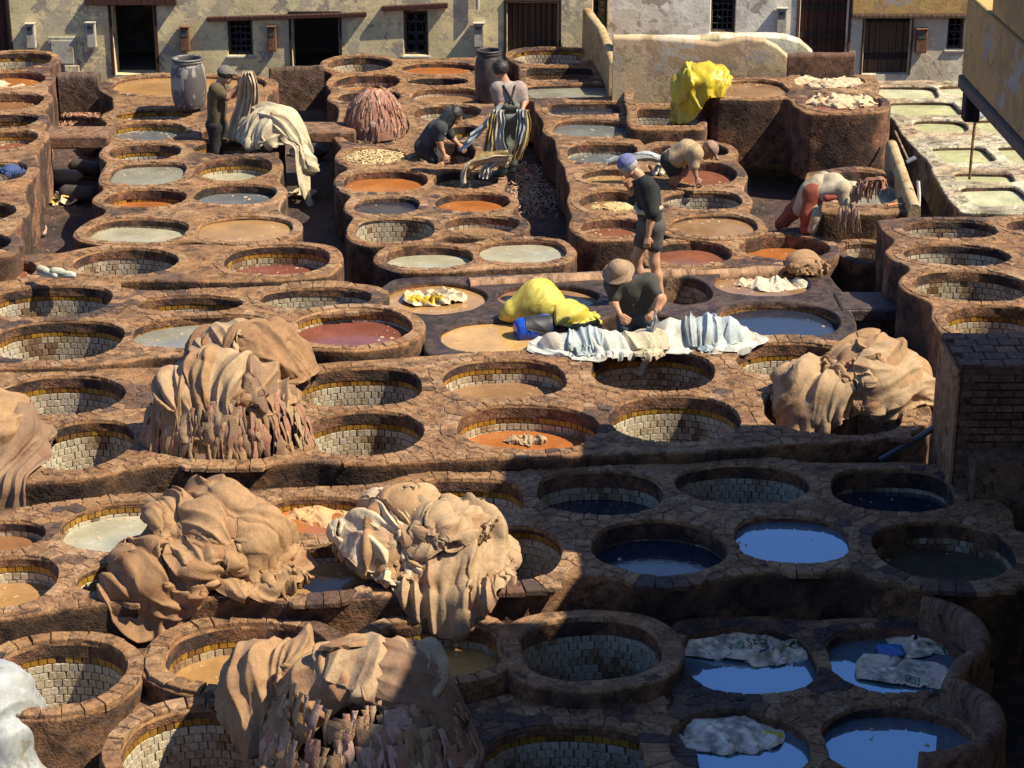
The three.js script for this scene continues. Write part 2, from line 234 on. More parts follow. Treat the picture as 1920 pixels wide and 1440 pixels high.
function terrace(o) {
  const { key, h, fills = [], rim = 0.13, bottom, k = 0.22, stain = 0.12, thick = 0.006, tone = T_TONE.earth, wallTone = [0.25, 0.122, 0.055], } = o, cut = VATS.filter((v) => (o.cut || []).includes(v.t));
  const vs = VATS.filter((v) => v.t === key);
  vs.forEach((v) => { v.h = h; });
  for (let i = 0; i < vs.length; i++) for (let j = 0; j < i; j++) { // neighbours keep a wall between them
    const a = vs[i], b = vs[j], d = Math.hypot(a.x - b.x, a.z - b.z) || 1, ux = (b.x - a.x) / d, uz = (b.z - a.z) / d;
    const reach = (v) => { const n = v.n; return 1 / Math.pow(Math.pow(Math.abs(ux) / v.rx, n) + Math.pow(Math.abs(uz) / v.rz, n), 1 / n); };
    const g = d - reach(a) - reach(b); if (g < 0.09) { const s = (0.09 - g) / 2; for (const v of [a, b]) { if (Math.abs(ux) > Math.abs(uz)) v.rx -= s; else v.rz -= s; } }
  }
  const F = (x, z) => { let d = 1e9; for (const P of fills) d = smin(d, polyDist(P, x, z), k); for (const v of vs) d = smin(d, vatDist(v, x, z) - (v.rim || rim), k); for (const q of cut) d = Math.max(d, 0.06 - vatDist(q, x, z)); return d + 0.02 * noise(x * 2.2, z * 2.2, h * 9) + 0.008 * noise(x * 8, z * 8, h * 5); };
  let x0 = 1e9, x1 = -1e9, z0 = 1e9, z1 = -1e9; const grow = (x, z) => { x0 = Math.min(x0, x); x1 = Math.max(x1, x); z0 = Math.min(z0, z); z1 = Math.max(z1, z); };
  fills.forEach((P) => P.forEach((p) => grow(...p))); vs.forEach((v) => { grow(v.x - v.rx, v.z - v.rz); grow(v.x + v.rx, v.z + v.rz); });
  const loops = contours(F, x0 - 0.5, x1 + 0.5, z0 - 0.5, z1 + 0.5, 0.06).map((L) => smoothLoop(L, 2));
  loops.sort((a, b) => Math.abs(area(b)) - Math.abs(area(a)));
  const sg = Math.sign(area(loops[0])), outer = loops.filter((L) => Math.sign(area(L)) === sg && Math.abs(area(L)) > 0.08), gaps = loops.filter((L) => Math.sign(area(L)) !== sg && Math.abs(area(L)) > 0.03);
  const hf = (x, z) => h + 0.016 * noise(x * 0.9, z * 0.9, 4 + h) + 0.008 * noise(x * 3.7, z * 3.7, 2) + 0.003 * noise(x * 12, z * 12, 1);
  const topColor = (x, z) => { const s = stainAt(x, z, stain), d = fbm(x * 1.3, z * 1.3, 17, 4), e = fbm(x * 5, z * 5, 31, 3), q = clamp(0.92 + 0.5 * d + 0.45 * e, 0.5, 1.4), D = s * 0.72; const du = o.wet ? 0 : 0.6 * dustAt(x, z) * (1 - s); return [lerp(lerp(tone[0], 0.45, du) * q, 0.085, D), lerp(lerp(tone[1], 0.27, du) * q, 0.052, D), lerp(lerp(tone[2], 0.145, du) * q * (0.95 + 0.25 * e), 0.044, D)]; };
  const wallColor = (x, y, z) => { const s = sstep(-0.16, 0.06, fbm(x * 1.4 + 3, y * 1.1, z * 1.4, 4) + 0.2 * fbm(x * 5, y * 5, z * 5, 2)), e = fbm(x * 6, y * 6, z * 6, 3), q = clamp(1 + 0.9 * e, 0.5, 1.6); return [lerp(wallTone[0], wallTone[0] * 0.3, s) * q, lerp(wallTone[1], wallTone[1] * 0.34, s) * q, lerp(wallTone[2], wallTone[2] * 0.4, s) * q]; };
  const tp = [], ti = [], tu = [], tc = [], tn = [], wp = [], wi = [], wu = [], wc = [];
  const FR = 0.028, HO = 0.022, cleaned = [];
  for (const O0 of outer) {
    let O = resample(area(O0) > 0 ? O0 : O0.slice().reverse(), 0.055);
    const inset = (L, d) => { const n = normals2(L); return L.map((p, i) => [p[0] - n[i][0] * d, p[1] - n[i][1] * d]); };
    const G = gaps.filter((g) => inPoly(O, ...g[0])).map((g) => resample(area(g) < 0 ? g : g.slice().reverse(), 0.055));
    const inside = vs.filter((v) => inPoly(O, v.x, v.z)), holesV = inside.map((v) => outline(v, HO, 72));
    const topO = inset(O, FR), topG = G.map((g) => inset(g, FR));
    const P = [...topO], H = []; for (const g of topG) { H.push(g); P.push(...g); } for (const L of holesV) { const r = L.slice().reverse(); H.push(r); P.push(...r); }
    const v2 = (L) => L.map((p) => new THREE.Vector2(p[0], p[1]));
    let T = THREE.ShapeUtils.triangulateShape(v2(topO), H.map(v2)); T = tessellate(P, T, 0.14);
    const b0 = tp.length / 3;
    for (const [x, z] of P) { const e = 0.03; tp.push(x, hf(x, z), z); tu.push(x, z); tc.push(...topColor(x, z)); const nx = (hf(x - e, z) - hf(x + e, z)) / (2 * e), nz = (hf(x, z - e) - hf(x, z + e)) / (2 * e), l = Math.hypot(nx, 1, nz); tn.push(nx / l, 1 / l, nz / l); }
    for (const [a, b, c] of T) ti.push(b0 + a, b0 + c, b0 + b);
    // outer faces: rounded shoulder, then rough wall down to the ground
    for (const L of [O, ...G]) {
      const n = normals2(L), m = L.length, rows = []; for (let q = 0; q <= 3; q++) { const a = q / 3 * Math.PI / 2; rows.push([FR * (1 - Math.sin(a)) , -FR * (1 - Math.cos(a))]); } const drop = h - bottom; for (let y = 0.09; y < drop; y += 0.085) rows.push([0, -y]); rows.push([0, -drop]);
      const base = wp.length / 3; let s = 0;
      for (let i = 0; i <= m; i++) { const j = i % m, [px, pz] = L[j], [nx, nz] = n[j]; if (i) s += 0.055;
        rows.forEach(([off, dy], q) => { const y = hf(px, pz) + dy, am = q <= 3 ? 0 : Math.min(1, (q - 3) / 2), dsp = am * (0.03 * fbm(px * 2.6, y * 2.6, pz * 2.6, 4) + 0.012 * noise(px * 14, y * 14, pz * 14) - 0.006) + (o.batter || 0) * (-dy); const X = px + nx * (dsp - off), Z = pz + nz * (dsp - off);
          wp.push(X, y, Z); wu.push(s, y); const cw = wallColor(X, y, Z), ct = topColor(px, pz), f = q < 2 ? 1 : q === 2 ? 0.75 : q === 3 ? 0.35 : 0; wc.push(lerp(cw[0], ct[0], f), lerp(cw[1], ct[1], f), lerp(cw[2], ct[2], f)); }); }
      const R = rows.length; for (let i = 0; i < m; i++) for (let q = 0; q < R - 1; q++) { const a = base + i * R + q, b = a + R; wi.push(a, b, b + 1, a, b + 1, a + 1); }
    }
    for (const v of inside) { // worn lip of each vat
      const m = 72, base = wp.length / 3, L0 = outline(v, HO, m), L1 = outline(v, HO * 0.3, m), L2 = outline(v, 0, m);
      for (let i = 0; i <= m; i++) { const j = i % m, y = hf(...L0[j]); [[L0, 0], [L1, -0.008], [L2, -0.03]].forEach(([L, dy]) => { wp.push(L[j][0], y + dy, L[j][1]); wu.push(L[j][0], L[j][1]); const c = topColor(L[j][0], L[j][1]); wc.push(...c); }); }
      for (let i = 0; i < m; i++) for (let q = 0; q < 2; q++) { const a = base + i * 3 + q, b = a + 3; wi.push(a, b + 1, b, a, a + 1, b + 1); }
      v.hf = hf;
    }
    cleaned.push([O, G]);
  }
  const host = o.into ? null : thing(o.name || 'vat_terrace', o.label, o.category || 'masonry terrace', [(x0 + x1) / 2, bottom, (z0 + z1) / 2], o.group);
  const gTop = geom(tp, ti, tu, tc, tn), gWall = geom(wp, wi, wu, wc);
  const made = { host, F, hf, vs, gTop, gWall };
  if (host) { part('terrace_top', gTop, o.wet ? wetTop : earthTop, host); part('side_wall', gWall, earthWall, host); }
  // stones: Voronoi cells round seeds set in rings along every lip and edge, scattered between
  vs.forEach((v) => { v.rimStones = []; });
  if (o.stones) {
    const S = [], r = rng(Math.round(h * 100) + key.length * 71 + key.charCodeAt(0) * 3 + 17), hash = new Map(), hk = (x, z) => Math.floor(x / 0.2) * 4096 + Math.floor(z / 0.2);
    const add = (x, z, own) => { const s = [x, z, own]; S.push(s); const q = hk(x, z); if (!hash.has(q)) hash.set(q, []); hash.get(q).push(s); };
    const near = (x, z, out = []) => { const i = Math.floor(x / 0.2), j = Math.floor(z / 0.2); for (let a = -2; a <= 2; a++) for (let b = -2; b <= 2; b++) { const c = hash.get((i + a) * 4096 + j + b); if (c) out.push(...c); } return out; };
    const tooNear = (x, z, d) => near(x, z).some((s) => Math.hypot(s[0] - x, s[1] - z) < d);
    const W = o.ringWidth || 0.058, SP = o.ringStep || 0.13;
    for (const v of vs) { const L = resample(outline(v, W, 180), SP), C = outline(v, 0, 180), N = normals2(L);
      L.forEach(([x, z], i) => { const a = (r() - 0.5) * 0.03, nx = N[i][0], nz = N[i][1]; x -= nz * a; z += nx * a; if (tooNear(x, z, 0.05)) return; add(x, z, v); add(x - nx * 2 * W, z - nz * 2 * W, 'ghost'); if (o.stones === 'rings') add(x + nx * 2 * W, z + nz * 2 * W, 'ghost'); }); }
    if (o.stones === 'all') {
      for (const [O, G] of cleaned) for (const L of [O, ...G]) { const R = resample(L, 0.15), N = normals2(R); R.forEach(([x, z], i) => { const px = x - N[i][0] * 0.06, pz = z - N[i][1] * 0.06; if (tooNear(px, pz, 0.075)) return; add(px, pz, 'edge'); add(x + N[i][0] * 0.052, z + N[i][1] * 0.052, 'ghost'); }); }
      for (let x = x0; x < x1; x += 0.125) for (let z = z0; z < z1; z += 0.115) { const px = x + (r() - 0.5) * 0.07, pz = z + (r() - 0.5) * 0.07; if (F(px, pz) > -0.1 || vs.some((v) => vatDist(v, px, pz) < 0.1) || tooNear(px, pz, 0.088)) continue; add(px, pz, 'fill'); }
    }
    const pave = [];
    for (const s of S) {
      if (s[2] === 'ghost') continue; const own = typeof s[2] === 'object' ? s[2] : null;
      if (o.skip && o.skip(s[0], s[1], own)) continue;
      const Q = clipCell(s[0], s[1], near(s[0], s[1]).filter((q) => q !== s), own ? 0.003 : 0.0045 + r() * 0.003); if (!Q) continue;
      for (const v of vs) { if (Math.abs(v.x - s[0]) > 1.3 || Math.abs(v.z - s[1]) > 1.3) continue; for (const q of Q) { const X = s[0] + q[0], Z = s[1] + q[1], d = vatDist(v, X, Z) - 0.004; if (d < 0) { const l = Math.hypot(X - v.x, Z - v.z) || 1, e = -d * l / Math.min(v.rx, v.rz) / 0.92; q[0] += (X - v.x) / l * e; q[1] += (Z - v.z) / l * e; } } }
      const st = stainAt(s[0], s[1], stain), worn = fbm(s[0] * 0.8 + 40, s[1] * 0.8, 6, 3);
      const up = (own ? thick : 0.004) + r() * (own ? 0.005 : 0.004) - (worn > 0.07 && !own ? 0.014 : 0);
      const g = stoneGeo(Q, s[0], s[1], hf, up, r); if (!g) continue;
      const ti2 = st > 0.5 ? 5 + Math.floor(r() * 1.99) : Math.floor(Math.pow(r(), 1.3) * 5) % 5, m = o.wet ? stoneTones[r() < 0.75 ? 6 : 5] : (st <= 0.5 && r() < 0.05 + 0.5 * dustAt(s[0], s[1]) ? stoneTones[r() < 0.5 ? 7 : 2] : stoneTones[ti2]);
      if (own) own.rimStones.push([g, m]); else pave.push([g, m, g.userData.A / (s[0] * s[0] + s[1] * s[1])]);
    }
    if (host) { pave.sort((a, b) => b[2] - a[2]); pave.slice(0, 300).forEach(([g, m]) => part('paving_stone', g, m, host));
      const rest = pave.slice(300); if (rest.length) { const by = new Map(); rest.forEach(([g, m]) => by.set(m, [...(by.get(m) || []), g])); const ms = [...by.keys()], gs = ms.map((m) => mergeGeometries(by.get(m))); const p = part('paving_stones', mergeGeometries(gs, true), ms, host); p.userData.kind = 'stuff'; } }
  }
  return made;
}

const backing = MS({ color: col(0.27, 0.155, 0.085), map: rep(earthMap, 1.3), bumpMap: rep(earthBump, 1.4), bumpScale: 0.03 });
const bandMat = MS({ vertexColors: true, map: rep(earthMap, 1.2), bumpMap: rep(earthBump, 1.3), bumpScale: 0.04, roughness: 0.93 });
const scumM = MS({ color: col(0.40, 0.29, 0.17), roughness: 0.8 });
const EYE = [0, 7.56, 0];
function buildVat(v, ring) {
  const h = v.h, g = thing('dye_vat', v.label, 'vat', [v.x, h - 1.0, v.z], v.group || 'stone vats of the tannery'), r = rng(v.seed * 91 + 5), hf = v.hf || (() => h);
  const M = 96, L = outline(v, 0, M), D = v.l ? v.d + 0.06 : 1.0, bandC = v.band || [0.30, 0.14, 0.066];
  // plain band under the lip
  { const p = [], u = [], c = [], ix = [], rows = []; for (let q = 0; q <= 4; q++) rows.push(q / 4); let s = 0;
    for (let i = 0; i <= M; i++) { const j = i % M; s += 0.04; const top = hf(...L[j]) - 0.03, bot = h - v.b - 0.005; rows.forEach((t, q) => { const y = lerp(top, bot, t), d = q === 0 || q === 4 ? 0 : 0.012 * fbm(L[j][0] * 6, y * 6, L[j][1] * 6, 3), k = 1 + d / 0.6; p.push(v.x + (L[j][0] - v.x) * k, y, v.z + (L[j][1] - v.z) * k); u.push(s, y);
      const st = sstep(-0.02, 0.16, fbm(L[j][0] * 2.2 + 9, y * 2.2, L[j][1] * 2.2, 4) + v.stain * 0.5 - 0.18), e = clamp(1 + fbm(L[j][0] * 9, y * 9, L[j][1] * 9, 2), 0.5, 1.5); c.push(...bandC.map((b, a) => lerp(b, [0.04, 0.028, 0.022][a], st * 0.85) * e)); }); }
    for (let i = 0; i < M; i++) for (let q = 0; q < 4; q++) { const a = i * 5 + q, b = a + 5; ix.push(a, b + 1, b, a, a + 1, b + 1); }
    // ledge and back wall behind the tiles
    part('plaster_band', geom(p, ix, u, c), bandMat, g); }
  { const p = [], u = [], ix = []; let s = 0; for (let i = 0; i <= M; i++) { const j = i % M, [x, z] = L[j], k = 1 + 0.024 / v.rx; s += 0.04; p.push(x, h - v.b - 0.005, z, v.x + (x - v.x) * k, h - v.b - 0.004, v.z + (z - v.z) * k, v.x + (x - v.x) * k, h - D, v.z + (z - v.z) * k); u.push(s, 0, s, 0.02, s, D); }
    for (let i = 0; i < M; i++) for (let q = 0; q < 2; q++) { const a = i * 3 + q, b = a + 3; ix.push(a, b + 1, b, a, a + 1, b + 1); }
    if (!v.l) { const c0 = p.length / 3; p.push(v.x, h - D, v.z); u.push(0, 0); for (let i = 0; i < M; i++) ix.push(i * 3 + 2, c0, i * 3 + 5); }
    part('vat_wall', geom(p, ix, u), backing, g); }
  // tiles on the wall that can be seen
  const P = outline(v, 0.026, 400), nn = normals2(P); let per = 0; const cum = [0]; for (let i = 0; i < 400; i++) { per += Math.hypot(P[(i + 1) % 400][0] - P[i][0], P[(i + 1) % 400][1] - P[i][1]); cum.push(per); }
  const at = (s) => { s = ((s % per) + per) % per; let a = 0, b = 400; while (b - a > 1) { const m = (a + b) >> 1; if (cum[m] <= s) a = m; else b = m; } const t = (s - cum[a]) / (cum[a + 1] - cum[a] + 1e-9), q = (a + 1) % 400; return [lerp(P[a][0], P[q][0], t), lerp(P[a][1], P[q][1], t), -lerp(nn[a][0], nn[q][0], t), -lerp(nn[a][1], nn[q][1], t)]; };
  const tiles = [], scaleT = v.tile || 1, W = (TW + 0.004) * scaleT, n = Math.round(per / W), eyeD = Math.hypot(v.x, v.z), ex = -v.x / eyeD, ez = -v.z / eyeD, tanE = (EYE[1] - h) / eyeD;
  const place = (s, y, mats, k, sy, name) => { const [x, z, nx, nz] = at(s); const fac = nx * ex + nz * ez; if (fac < -0.3) return;
    const chord = 2 * Math.max(0.12, (v.rx + v.rz) / 2 * Math.max(0.2, fac)), vis = chord * tanE + 0.2; if (h - y - 0.03 > vis) return;
    const m = new THREE.Matrix4().makeBasis(V3(nz, 0, -nx), V3(0, 1, 0), V3(nx, 0, nz)); m.multiply(new THREE.Matrix4().makeRotationZ((r() - 0.5) * 0.05)); m.scale(V3(scaleT * (per / n) / W, sy * scaleT, 1)); m.setPosition(x, y, z); tiles.push([name, tileGeos[Math.floor(r() * 8)], mats[k], m, (fac + 0.4) * sy]); };
  let y = h - v.b;
  if (v.ochre) { for (let i = 0; i < n; i++) { const q = r(); if (q < 0.02) continue; const dirt = fbm(v.seed * 5 + i * 0.25, 2, 8, 2) > 0.22 - v.stain * 0.3; place((i + 0.5) * per / n, y - 0.034 * scaleT, tileOchre, dirt ? 3 : q < 0.5 ? 0 : q < 0.8 ? 1 : 2, 0.9, 'edge_tile'); } y -= 0.069 * scaleT; }
  const rows = Math.min(9, Math.ceil(((v.l ? v.d : 0.74) - (h - y)) / ((TH + 0.003) * scaleT)));
  for (let q = 0; q < rows; q++) { for (let i = 0; i < n; i++) { const s = (i + (q % 2) * 0.5 + (r() - 0.5) * 0.1) * per / n, yy = y - (TH / 2) * scaleT, [x, z] = at(s); const tide = v.l && (h - v.d) > yy - 0.09 ? 0.1 : 0, w = fbm(x * 3.2 + v.seed, yy * 3.2, z * 3.2, 3) + (r() - 0.5) * 0.2 + (v.stain - 0.36) * 0.7 + tide; place(s, yy, tileWhite, w > 0.34 ? 6 : w > 0.24 ? 5 : w > 0.13 ? 4 : w > 0.04 ? 3 : w < -0.22 ? 2 : r() < 0.12 ? 7 : r() < 0.5 ? 0 : 1, 1, 'wall_tile'); } y -= (TH + 0.003) * scaleT; }
  if (v.near) { tiles.sort((a, b) => b[4] - a[4]); let cnt = { edge_tile: 0, wall_tile: 0 }; const rest = [];
    for (const [name, geo, mat, m] of tiles) { if (cnt[name]++ >= 290) { rest.push([geo, mat, m]); continue; } const o = shadows(new THREE.Mesh(geo, mat)); o.name = name; m.decompose(o.position, o.quaternion, o.scale); o.position.sub(g.position); g.add(o); } }
  else if (tiles.length) { const by = new Map(); for (const [, geo, mat, m] of tiles) by.set(mat, [...(by.get(mat) || []), geo.clone().applyMatrix4(m)]); const ms = [...by.keys()]; const p = part('wall_tiles', mergeGeometries(ms.map((m) => mergeGeometries(by.get(m))), true), ms, g); p.userData.kind = 'stuff'; }
  if (v.l) { const Q = outline(v, 0.024, 96), p = [v.x, h - v.d, v.z], u = [v.x, v.z], ix = []; Q.forEach(([x, z]) => { p.push(x, h - v.d, z); u.push(x, z); }); for (let i = 0; i < 96; i++) ix.push(0, 1 + (i + 1) % 96, 1 + i); part('dye_bath', geom(p, ix, u), liquidMat(v.l), g);
    // scum and crumbs drifted against the wall
    const fl = [], nF2 = ['mirror', 'ink', 'mud'].includes(v.l) ? 4 : 14 + Math.floor(r() * 16), a0 = r() * 6.283; for (let i = 0; i < nF2; i++) { const a = a0 + (r() - 0.5) * 3.2, k = 1 - Math.pow(r(), 1.8) * 0.6, cx = v.x + (v.rx - 0.02) * k * Math.cos(a), cz = v.z + (v.rz - 0.02) * k * Math.sin(a), q = [], qi = [], m = 6, s = 0.006 + 0.022 * r() * r(); for (let t = 0; t < m; t++) { const b = t / m * 6.283, w = s * (0.5 + r()); q.push(cx + Math.cos(b) * w, h - v.d + 0.003, cz + Math.sin(b) * w * 1.5); } q.push(cx, h - v.d + 0.006, cz); for (let t = 0; t < m; t++) qi.push(m, (t + 1) % m, t); fl.push(geom(q, qi)); }
    const sc = part('scum', mergeGeometries(fl), scumM, g); sc.userData.kind = 'stuff'; }
  if (ring) { part('rim_top', ring.gTop, earthTop, g); part('ring_wall', ring.gWall, earthWall, g); }
  if (v.rimStones && v.rimStones.length) { if (v.near) v.rimStones.forEach(([q, m]) => part('rim_stone', q, m, g)); else { const by = new Map(); v.rimStones.forEach(([q, m]) => by.set(m, [...(by.get(m) || []), q])); const ms = [...by.keys()]; const p = part('rim_stones', mergeGeometries(ms.map((m) => mergeGeometries(by.get(m))), true), ms, g); p.userData.kind = 'stuff'; } }
  v.thing = g; return g;
}

// ---------- where each vat stands (metres): terrace key, [x, z, rx, rz], label ----------
const N = { near: 1 };
// front row, in the sun
vat('A1', [-3.544,-14.265,0.534,0.537], 'empty vat with pale tiles and ochre top course beside the plastic sheet, bottom left', { ...N, b: 0.12 });
vat('A2', [-2.095,-14.55,0.631,0.516], 'vat of tan bath with thick pale rim blocks, behind the shaggy front hide heap', { ...N, l: 'tan', d: 0.27, b: 0.14, stain: 0.75 });
vat('A3', [-2.277,-13.21,0.562,0.551], 'empty cream-tiled vat at the bottom edge, left of the shaggy front hide heap', { ...N, b: 0.08 });
vat('A3b', [-0.941,-13.139,0.561,0.51], 'vat with slab rim that holds the shaggy front hide heap', { ...N, b: 0.1 });
vat('A4', [-0.61,-14.677,0.534,0.474], 'vat of yellow-tan bath half in shadow, right behind the shaggy front hide heap', { ...N, l: 'honey', d: 0.24, b: 0.1 });
// front row, in the shade
vat('A5', [0.62,-14.654,0.556,0.505], 'empty vat with a raised round ring in the shade, bottom centre', { ...N, b: 0.15, ochre: 0, stain: 0.45 });
vat('A6', [0.461,-13.222,0.671,0.525], 'shaded empty vat cut by the bottom edge, in front of the raised ring vat', { ...N, b: 0.09, stain: 0.4 });
vat('A7', [1.891,-14.721,0.528,0.565], 'shaded vat of blue mirroring water with two printed sacks afloat', { ...N, l: 'mirror', d: 0.11, n: 2.5, ochre: 0, b: 0.2 });
vat('A7', [3.06,-14.706,0.549,0.542], 'shaded vat of mirroring water with white sacks and a blue scrap, beside the curved parapet', { ...N, l: 'mirror', d: 0.11, n: 2.4, ochre: 0, b: 0.2 });
vat('A7', [1.692,-13.409,0.517,0.493], 'shaded vat of violet mirroring water with one round white sack, bottom edge', { ...N, l: 'mirror', d: 0.1, ochre: 0, b: 0.2 });
vat('A7', [2.875,-13.438,0.571,0.521], 'shaded vat of clear blue mirroring water in the lower right bend of the parapet', { ...N, l: 'mirror', d: 0.1, ochre: 0, b: 0.2 });
// second row
vat('B', [-4.409,-16.357,0.351,0.309], 'vat of reddish brown bath at the left edge, upper of two', { ...N, l: 'brown', d: 0.16, b: 0.1, ochre: 0 });
vat('B', [-4.158,-15.47,0.384,0.474], 'vat of tan bath at the left edge, lower of two', { ...N, l: 'tan', d: 0.26, b: 0.09 });
vat('B', [-3.393,-16.536,0.557,0.53], 'vat of pale grey bath left of the big brown folded hide heap', { ...N, l: 'pale', d: 0.15, b: 0.05 });
vat('B', [-3.164,-15.537,0.443,0.303], 'narrow cream-tiled empty vat partly under the big brown folded hide heap', { ...N, b: 0.06 });
vat('B', [-1.737,-16.769,0.472,0.39], 'vat of bright orange bath with a floating hide, between the two folded hide heaps', { ...N, l: 'orange', d: 0.13, b: 0.06 });
vat('B', [-1.597,-15.708,0.458,0.445], 'vat of tan bath between the two folded hide heaps', { ...N, l: 'tan', d: 0.16, b: 0.06 });
vat('B', [-0.427,-17.1,0.523,0.468], 'empty tiled vat with a square right end behind the beige folded hide heap', { ...N, n: 3, b: 0.12 });
vat('B', [-0.05,-16.001,0.472,0.543], 'empty tiled vat on the shadow edge, right of the beige folded hide heap', { ...N, b: 0.06 });
vat('B', [0.798,-17.267,0.566,0.499], 'shaded vat with one pale tile band above near-black bath', { ...N, l: 'ink', d: 0.31, b: 0.17, ochre: 0 });
vat('B', [1.26,-16.12,0.603,0.523], 'shaded vat of dark blue bath half mirroring the sky', { ...N, l: 'ink', d: 0.19, b: 0.17, ochre: 0, stain: 0.75 });
vat('B', [2.113,-17.456,0.608,0.46], 'shaded empty vat with grey tiles, second from the right of the second row back', { ...N, b: 0.14, ochre: 0, stain: 0.35 });
vat('B', [2.418,-16.277,0.513,0.468], 'shaded brim-full vat mirroring plain blue sky in the second row', { ...N, l: 'mirror', d: 0.06, b: 0.2, ochre: 0 });
vat('B', [3.465,-17.324,0.553,0.466], 'shaded vat of dark bath with a slice of sky, nearest the brick buttress', { ...N, l: 'ink', d: 0.23, b: 0.18, ochre: 0, stain: 0.6 });
vat('B', [3.686,-16.061,0.592,0.583], 'shaded vat of dull olive bath at the right end of the second row', { ...N, l: 'mud', d: 0.28, b: 0.16, ochre: 0, stain: 0.6 });
// third row
vat('C', [-4.536,-19.389,0.651,0.565], 'empty tiled vat with brown streaks, upper left of the third row', { ...N, stain: 0.4 });
vat('C', [-4.05,-18.113,0.468,0.6], 'empty white-tiled vat right of the hide hanging at the left edge', { ...N, b: 0.1 });
vat('C', [-2.724,-18.328,0.722,0.566], 'wide square-cornered vat holding the tall ragged hide heap', { ...N, n: 3.2, b: 0.5, ochre: 0 });
vat('C', [-1.539,-19.617,0.617,0.539], 'empty tiled vat with a dark floor line, right of the tall ragged hide heap', { ...N, n: 2.7, stain: 0.35 });
vat('C', [-1.408,-18.407,0.607,0.557], 'empty grey-tiled vat with a black-stained back lip, third row front', { ...N, stain: 0.45 });
vat('C', [-0.076,-19.853,0.621,0.574], 'vat with a shallow olive bath below clean white tiles, third row back', { ...N, l: 'dun', d: 0.27, b: 0.1 });
vat('C', [0.144,-18.549,0.678,0.557], 'vat of orange bath with a scrap of hide and a notch in its ochre course', { ...N, l: 'orange', d: 0.28, b: 0.13 });
vat('C', [1.453,-20.094,0.628,0.609], 'empty brown-stained vat in front of the wet white hides', { ...N, stain: 0.5 });
vat('C', [1.574,-18.758,0.64,0.61], 'empty tiled vat crossed by a diagonal shadow, third row front', { ...N, stain: 0.35 });
vat('C', [2.995,-20.376,0.655,0.56], 'empty vat with a clean ochre course behind the tan hide bundle', { ...N, b: 0.14 });
vat('C', [3.14,-18.96,0.67,0.614], 'empty tiled vat under the tan hide bundle, right end of the third row', { ...N, b: 0.12 });
// fourth row
vat('D', [-5.203,-22.149,0.68,0.55], 'empty pale-tiled vat at the left edge below the cream shoes', { ...N, b: 0.12 });
vat('D', [-4.849,-20.853,0.69,0.621], 'empty brown-streaked vat at the left edge of the fourth row front', { ...N, b: 0.12, stain: 0.42 });
vat('D', [-3.6,-22.039,0.588,0.333], 'shallow-looking narrow tiled vat at the back of the fourth row', { ...N, b: 0.1, stain: 0.38 });
vat('D', [-2.217,-22.254,0.623,0.367], 'narrow white-tiled vat left of the dark wet deck', { ...N, b: 0.1, ochre: 0 });
vat('D', [-3.327,-21.123,0.753,0.583], 'vat of grey bath behind the tall ragged hide heap', { ...N, l: 'grey', d: 0.12, b: 0.09 });
vat('D6', [-1.734,-21.158,0.653,0.631], 'vat of brick red bath with a thick raised round rim', { ...N, l: 'red', d: 0.16, b: 0.07 });
// dark wet deck
vat('K', [-0.871,-22.538,0.579,0.572], 'vat of tan bath with a torn yellow and white sack afloat on the wet deck', { ...N, l: 'tan', d: 0.06, b: 0.2, ochre: 0 });
vat('K', [-0.139,-21.226,0.636,0.523], 'brim-full vat of caramel bath with the blue drum floating in it', { ...N, l: 'honey', d: 0.045, b: 0.2, ochre: 0 });
vat('K', [0.403,-22.572,0.573,0.459], 'vat of brown bath behind the plump yellow sack', { ...N, l: 'dun', d: 0.07, b: 0.2, ochre: 0 });
vat('K', [1.403,-21.51,0.514,0.456], 'dark vat in which the man with the bucket hat kneels', { ...N, l: 'brown', d: 0.42, b: 0.2, ochre: 0, stain: 0.8 });
vat('K', [1.961,-22.805,0.329,0.506], 'dark-stained empty vat behind the bare legs of the standing man', { ...N, b: 0.12, stain: 0.7, ochre: 0 });
vat('K', [2.918,-23.079,0.554,0.477], 'vat of pinkish tan bath full of soaked white hides', { ...N, l: 'dun', d: 0.07, b: 0.05 });
vat('K', [2.947,-21.782,0.671,0.592], 'vat of dark bath mirroring the sky, right end of the wet deck', { ...N, l: 'ink', d: 0.1, b: 0.07 });
// left block of two
vat('E', [-5.997,-23.17,0.424,0.395], 'vat of orange bath at the left edge behind the cream shoes', { l: 'rust', d: 0.12 });
vat('E', [-4.586,-23.534,0.616,0.521], 'empty dark-lipped vat, left one of the pair in the left middle', { stain: 0.5, ochre: 0 });
vat('E', [-2.8,-23.62,0.625,0.587], 'reddish stained vat with a red puddle, right one of the pair in the left middle', { l: 'red', d: 0.264, stain: 0.42, b: 0.1 });
// left long block
vat('M1', [-4.661,-24.788,0.622,0.526], 'vat of milky pale bath with a dark lip, front left of the long left block', { l: 'pale', d: 0.132, ochre: 0, b: 0.1, stain: 0.6 });
vat('M1', [-3.32,-24.846,0.58,0.54], 'brim-full vat of orange brown bath, front right of the long left block', { l: 'tan', d: 0.05, b: 0.2, ochre: 0 });
vat('M1', [-4.793,-26.254,0.54,0.431], 'vat of low orange bath with a wavy lip on the long left block', { l: 'orange', d: 0.18, stain: 0.5 });
vat('M1', [-3.644,-26.435,0.537,0.514], 'vat of slate grey bath with a black lip on the long left block', { l: 'slate', d: 0.138, stain: 0.7, ochre: 0 });
vat('M1', [-4.961,-27.474,0.501,0.578], 'square-cornered vat of plain grey bath on the long left block', { l: 'grey', d: 0.072, n: 3.4, b: 0.2, ochre: 0 });
vat('M1', [-3.834,-27.753,0.52,0.617], 'vat with bright ochre and white tiles below the cream hide heap', { l: 'pale', d: 0.24 });
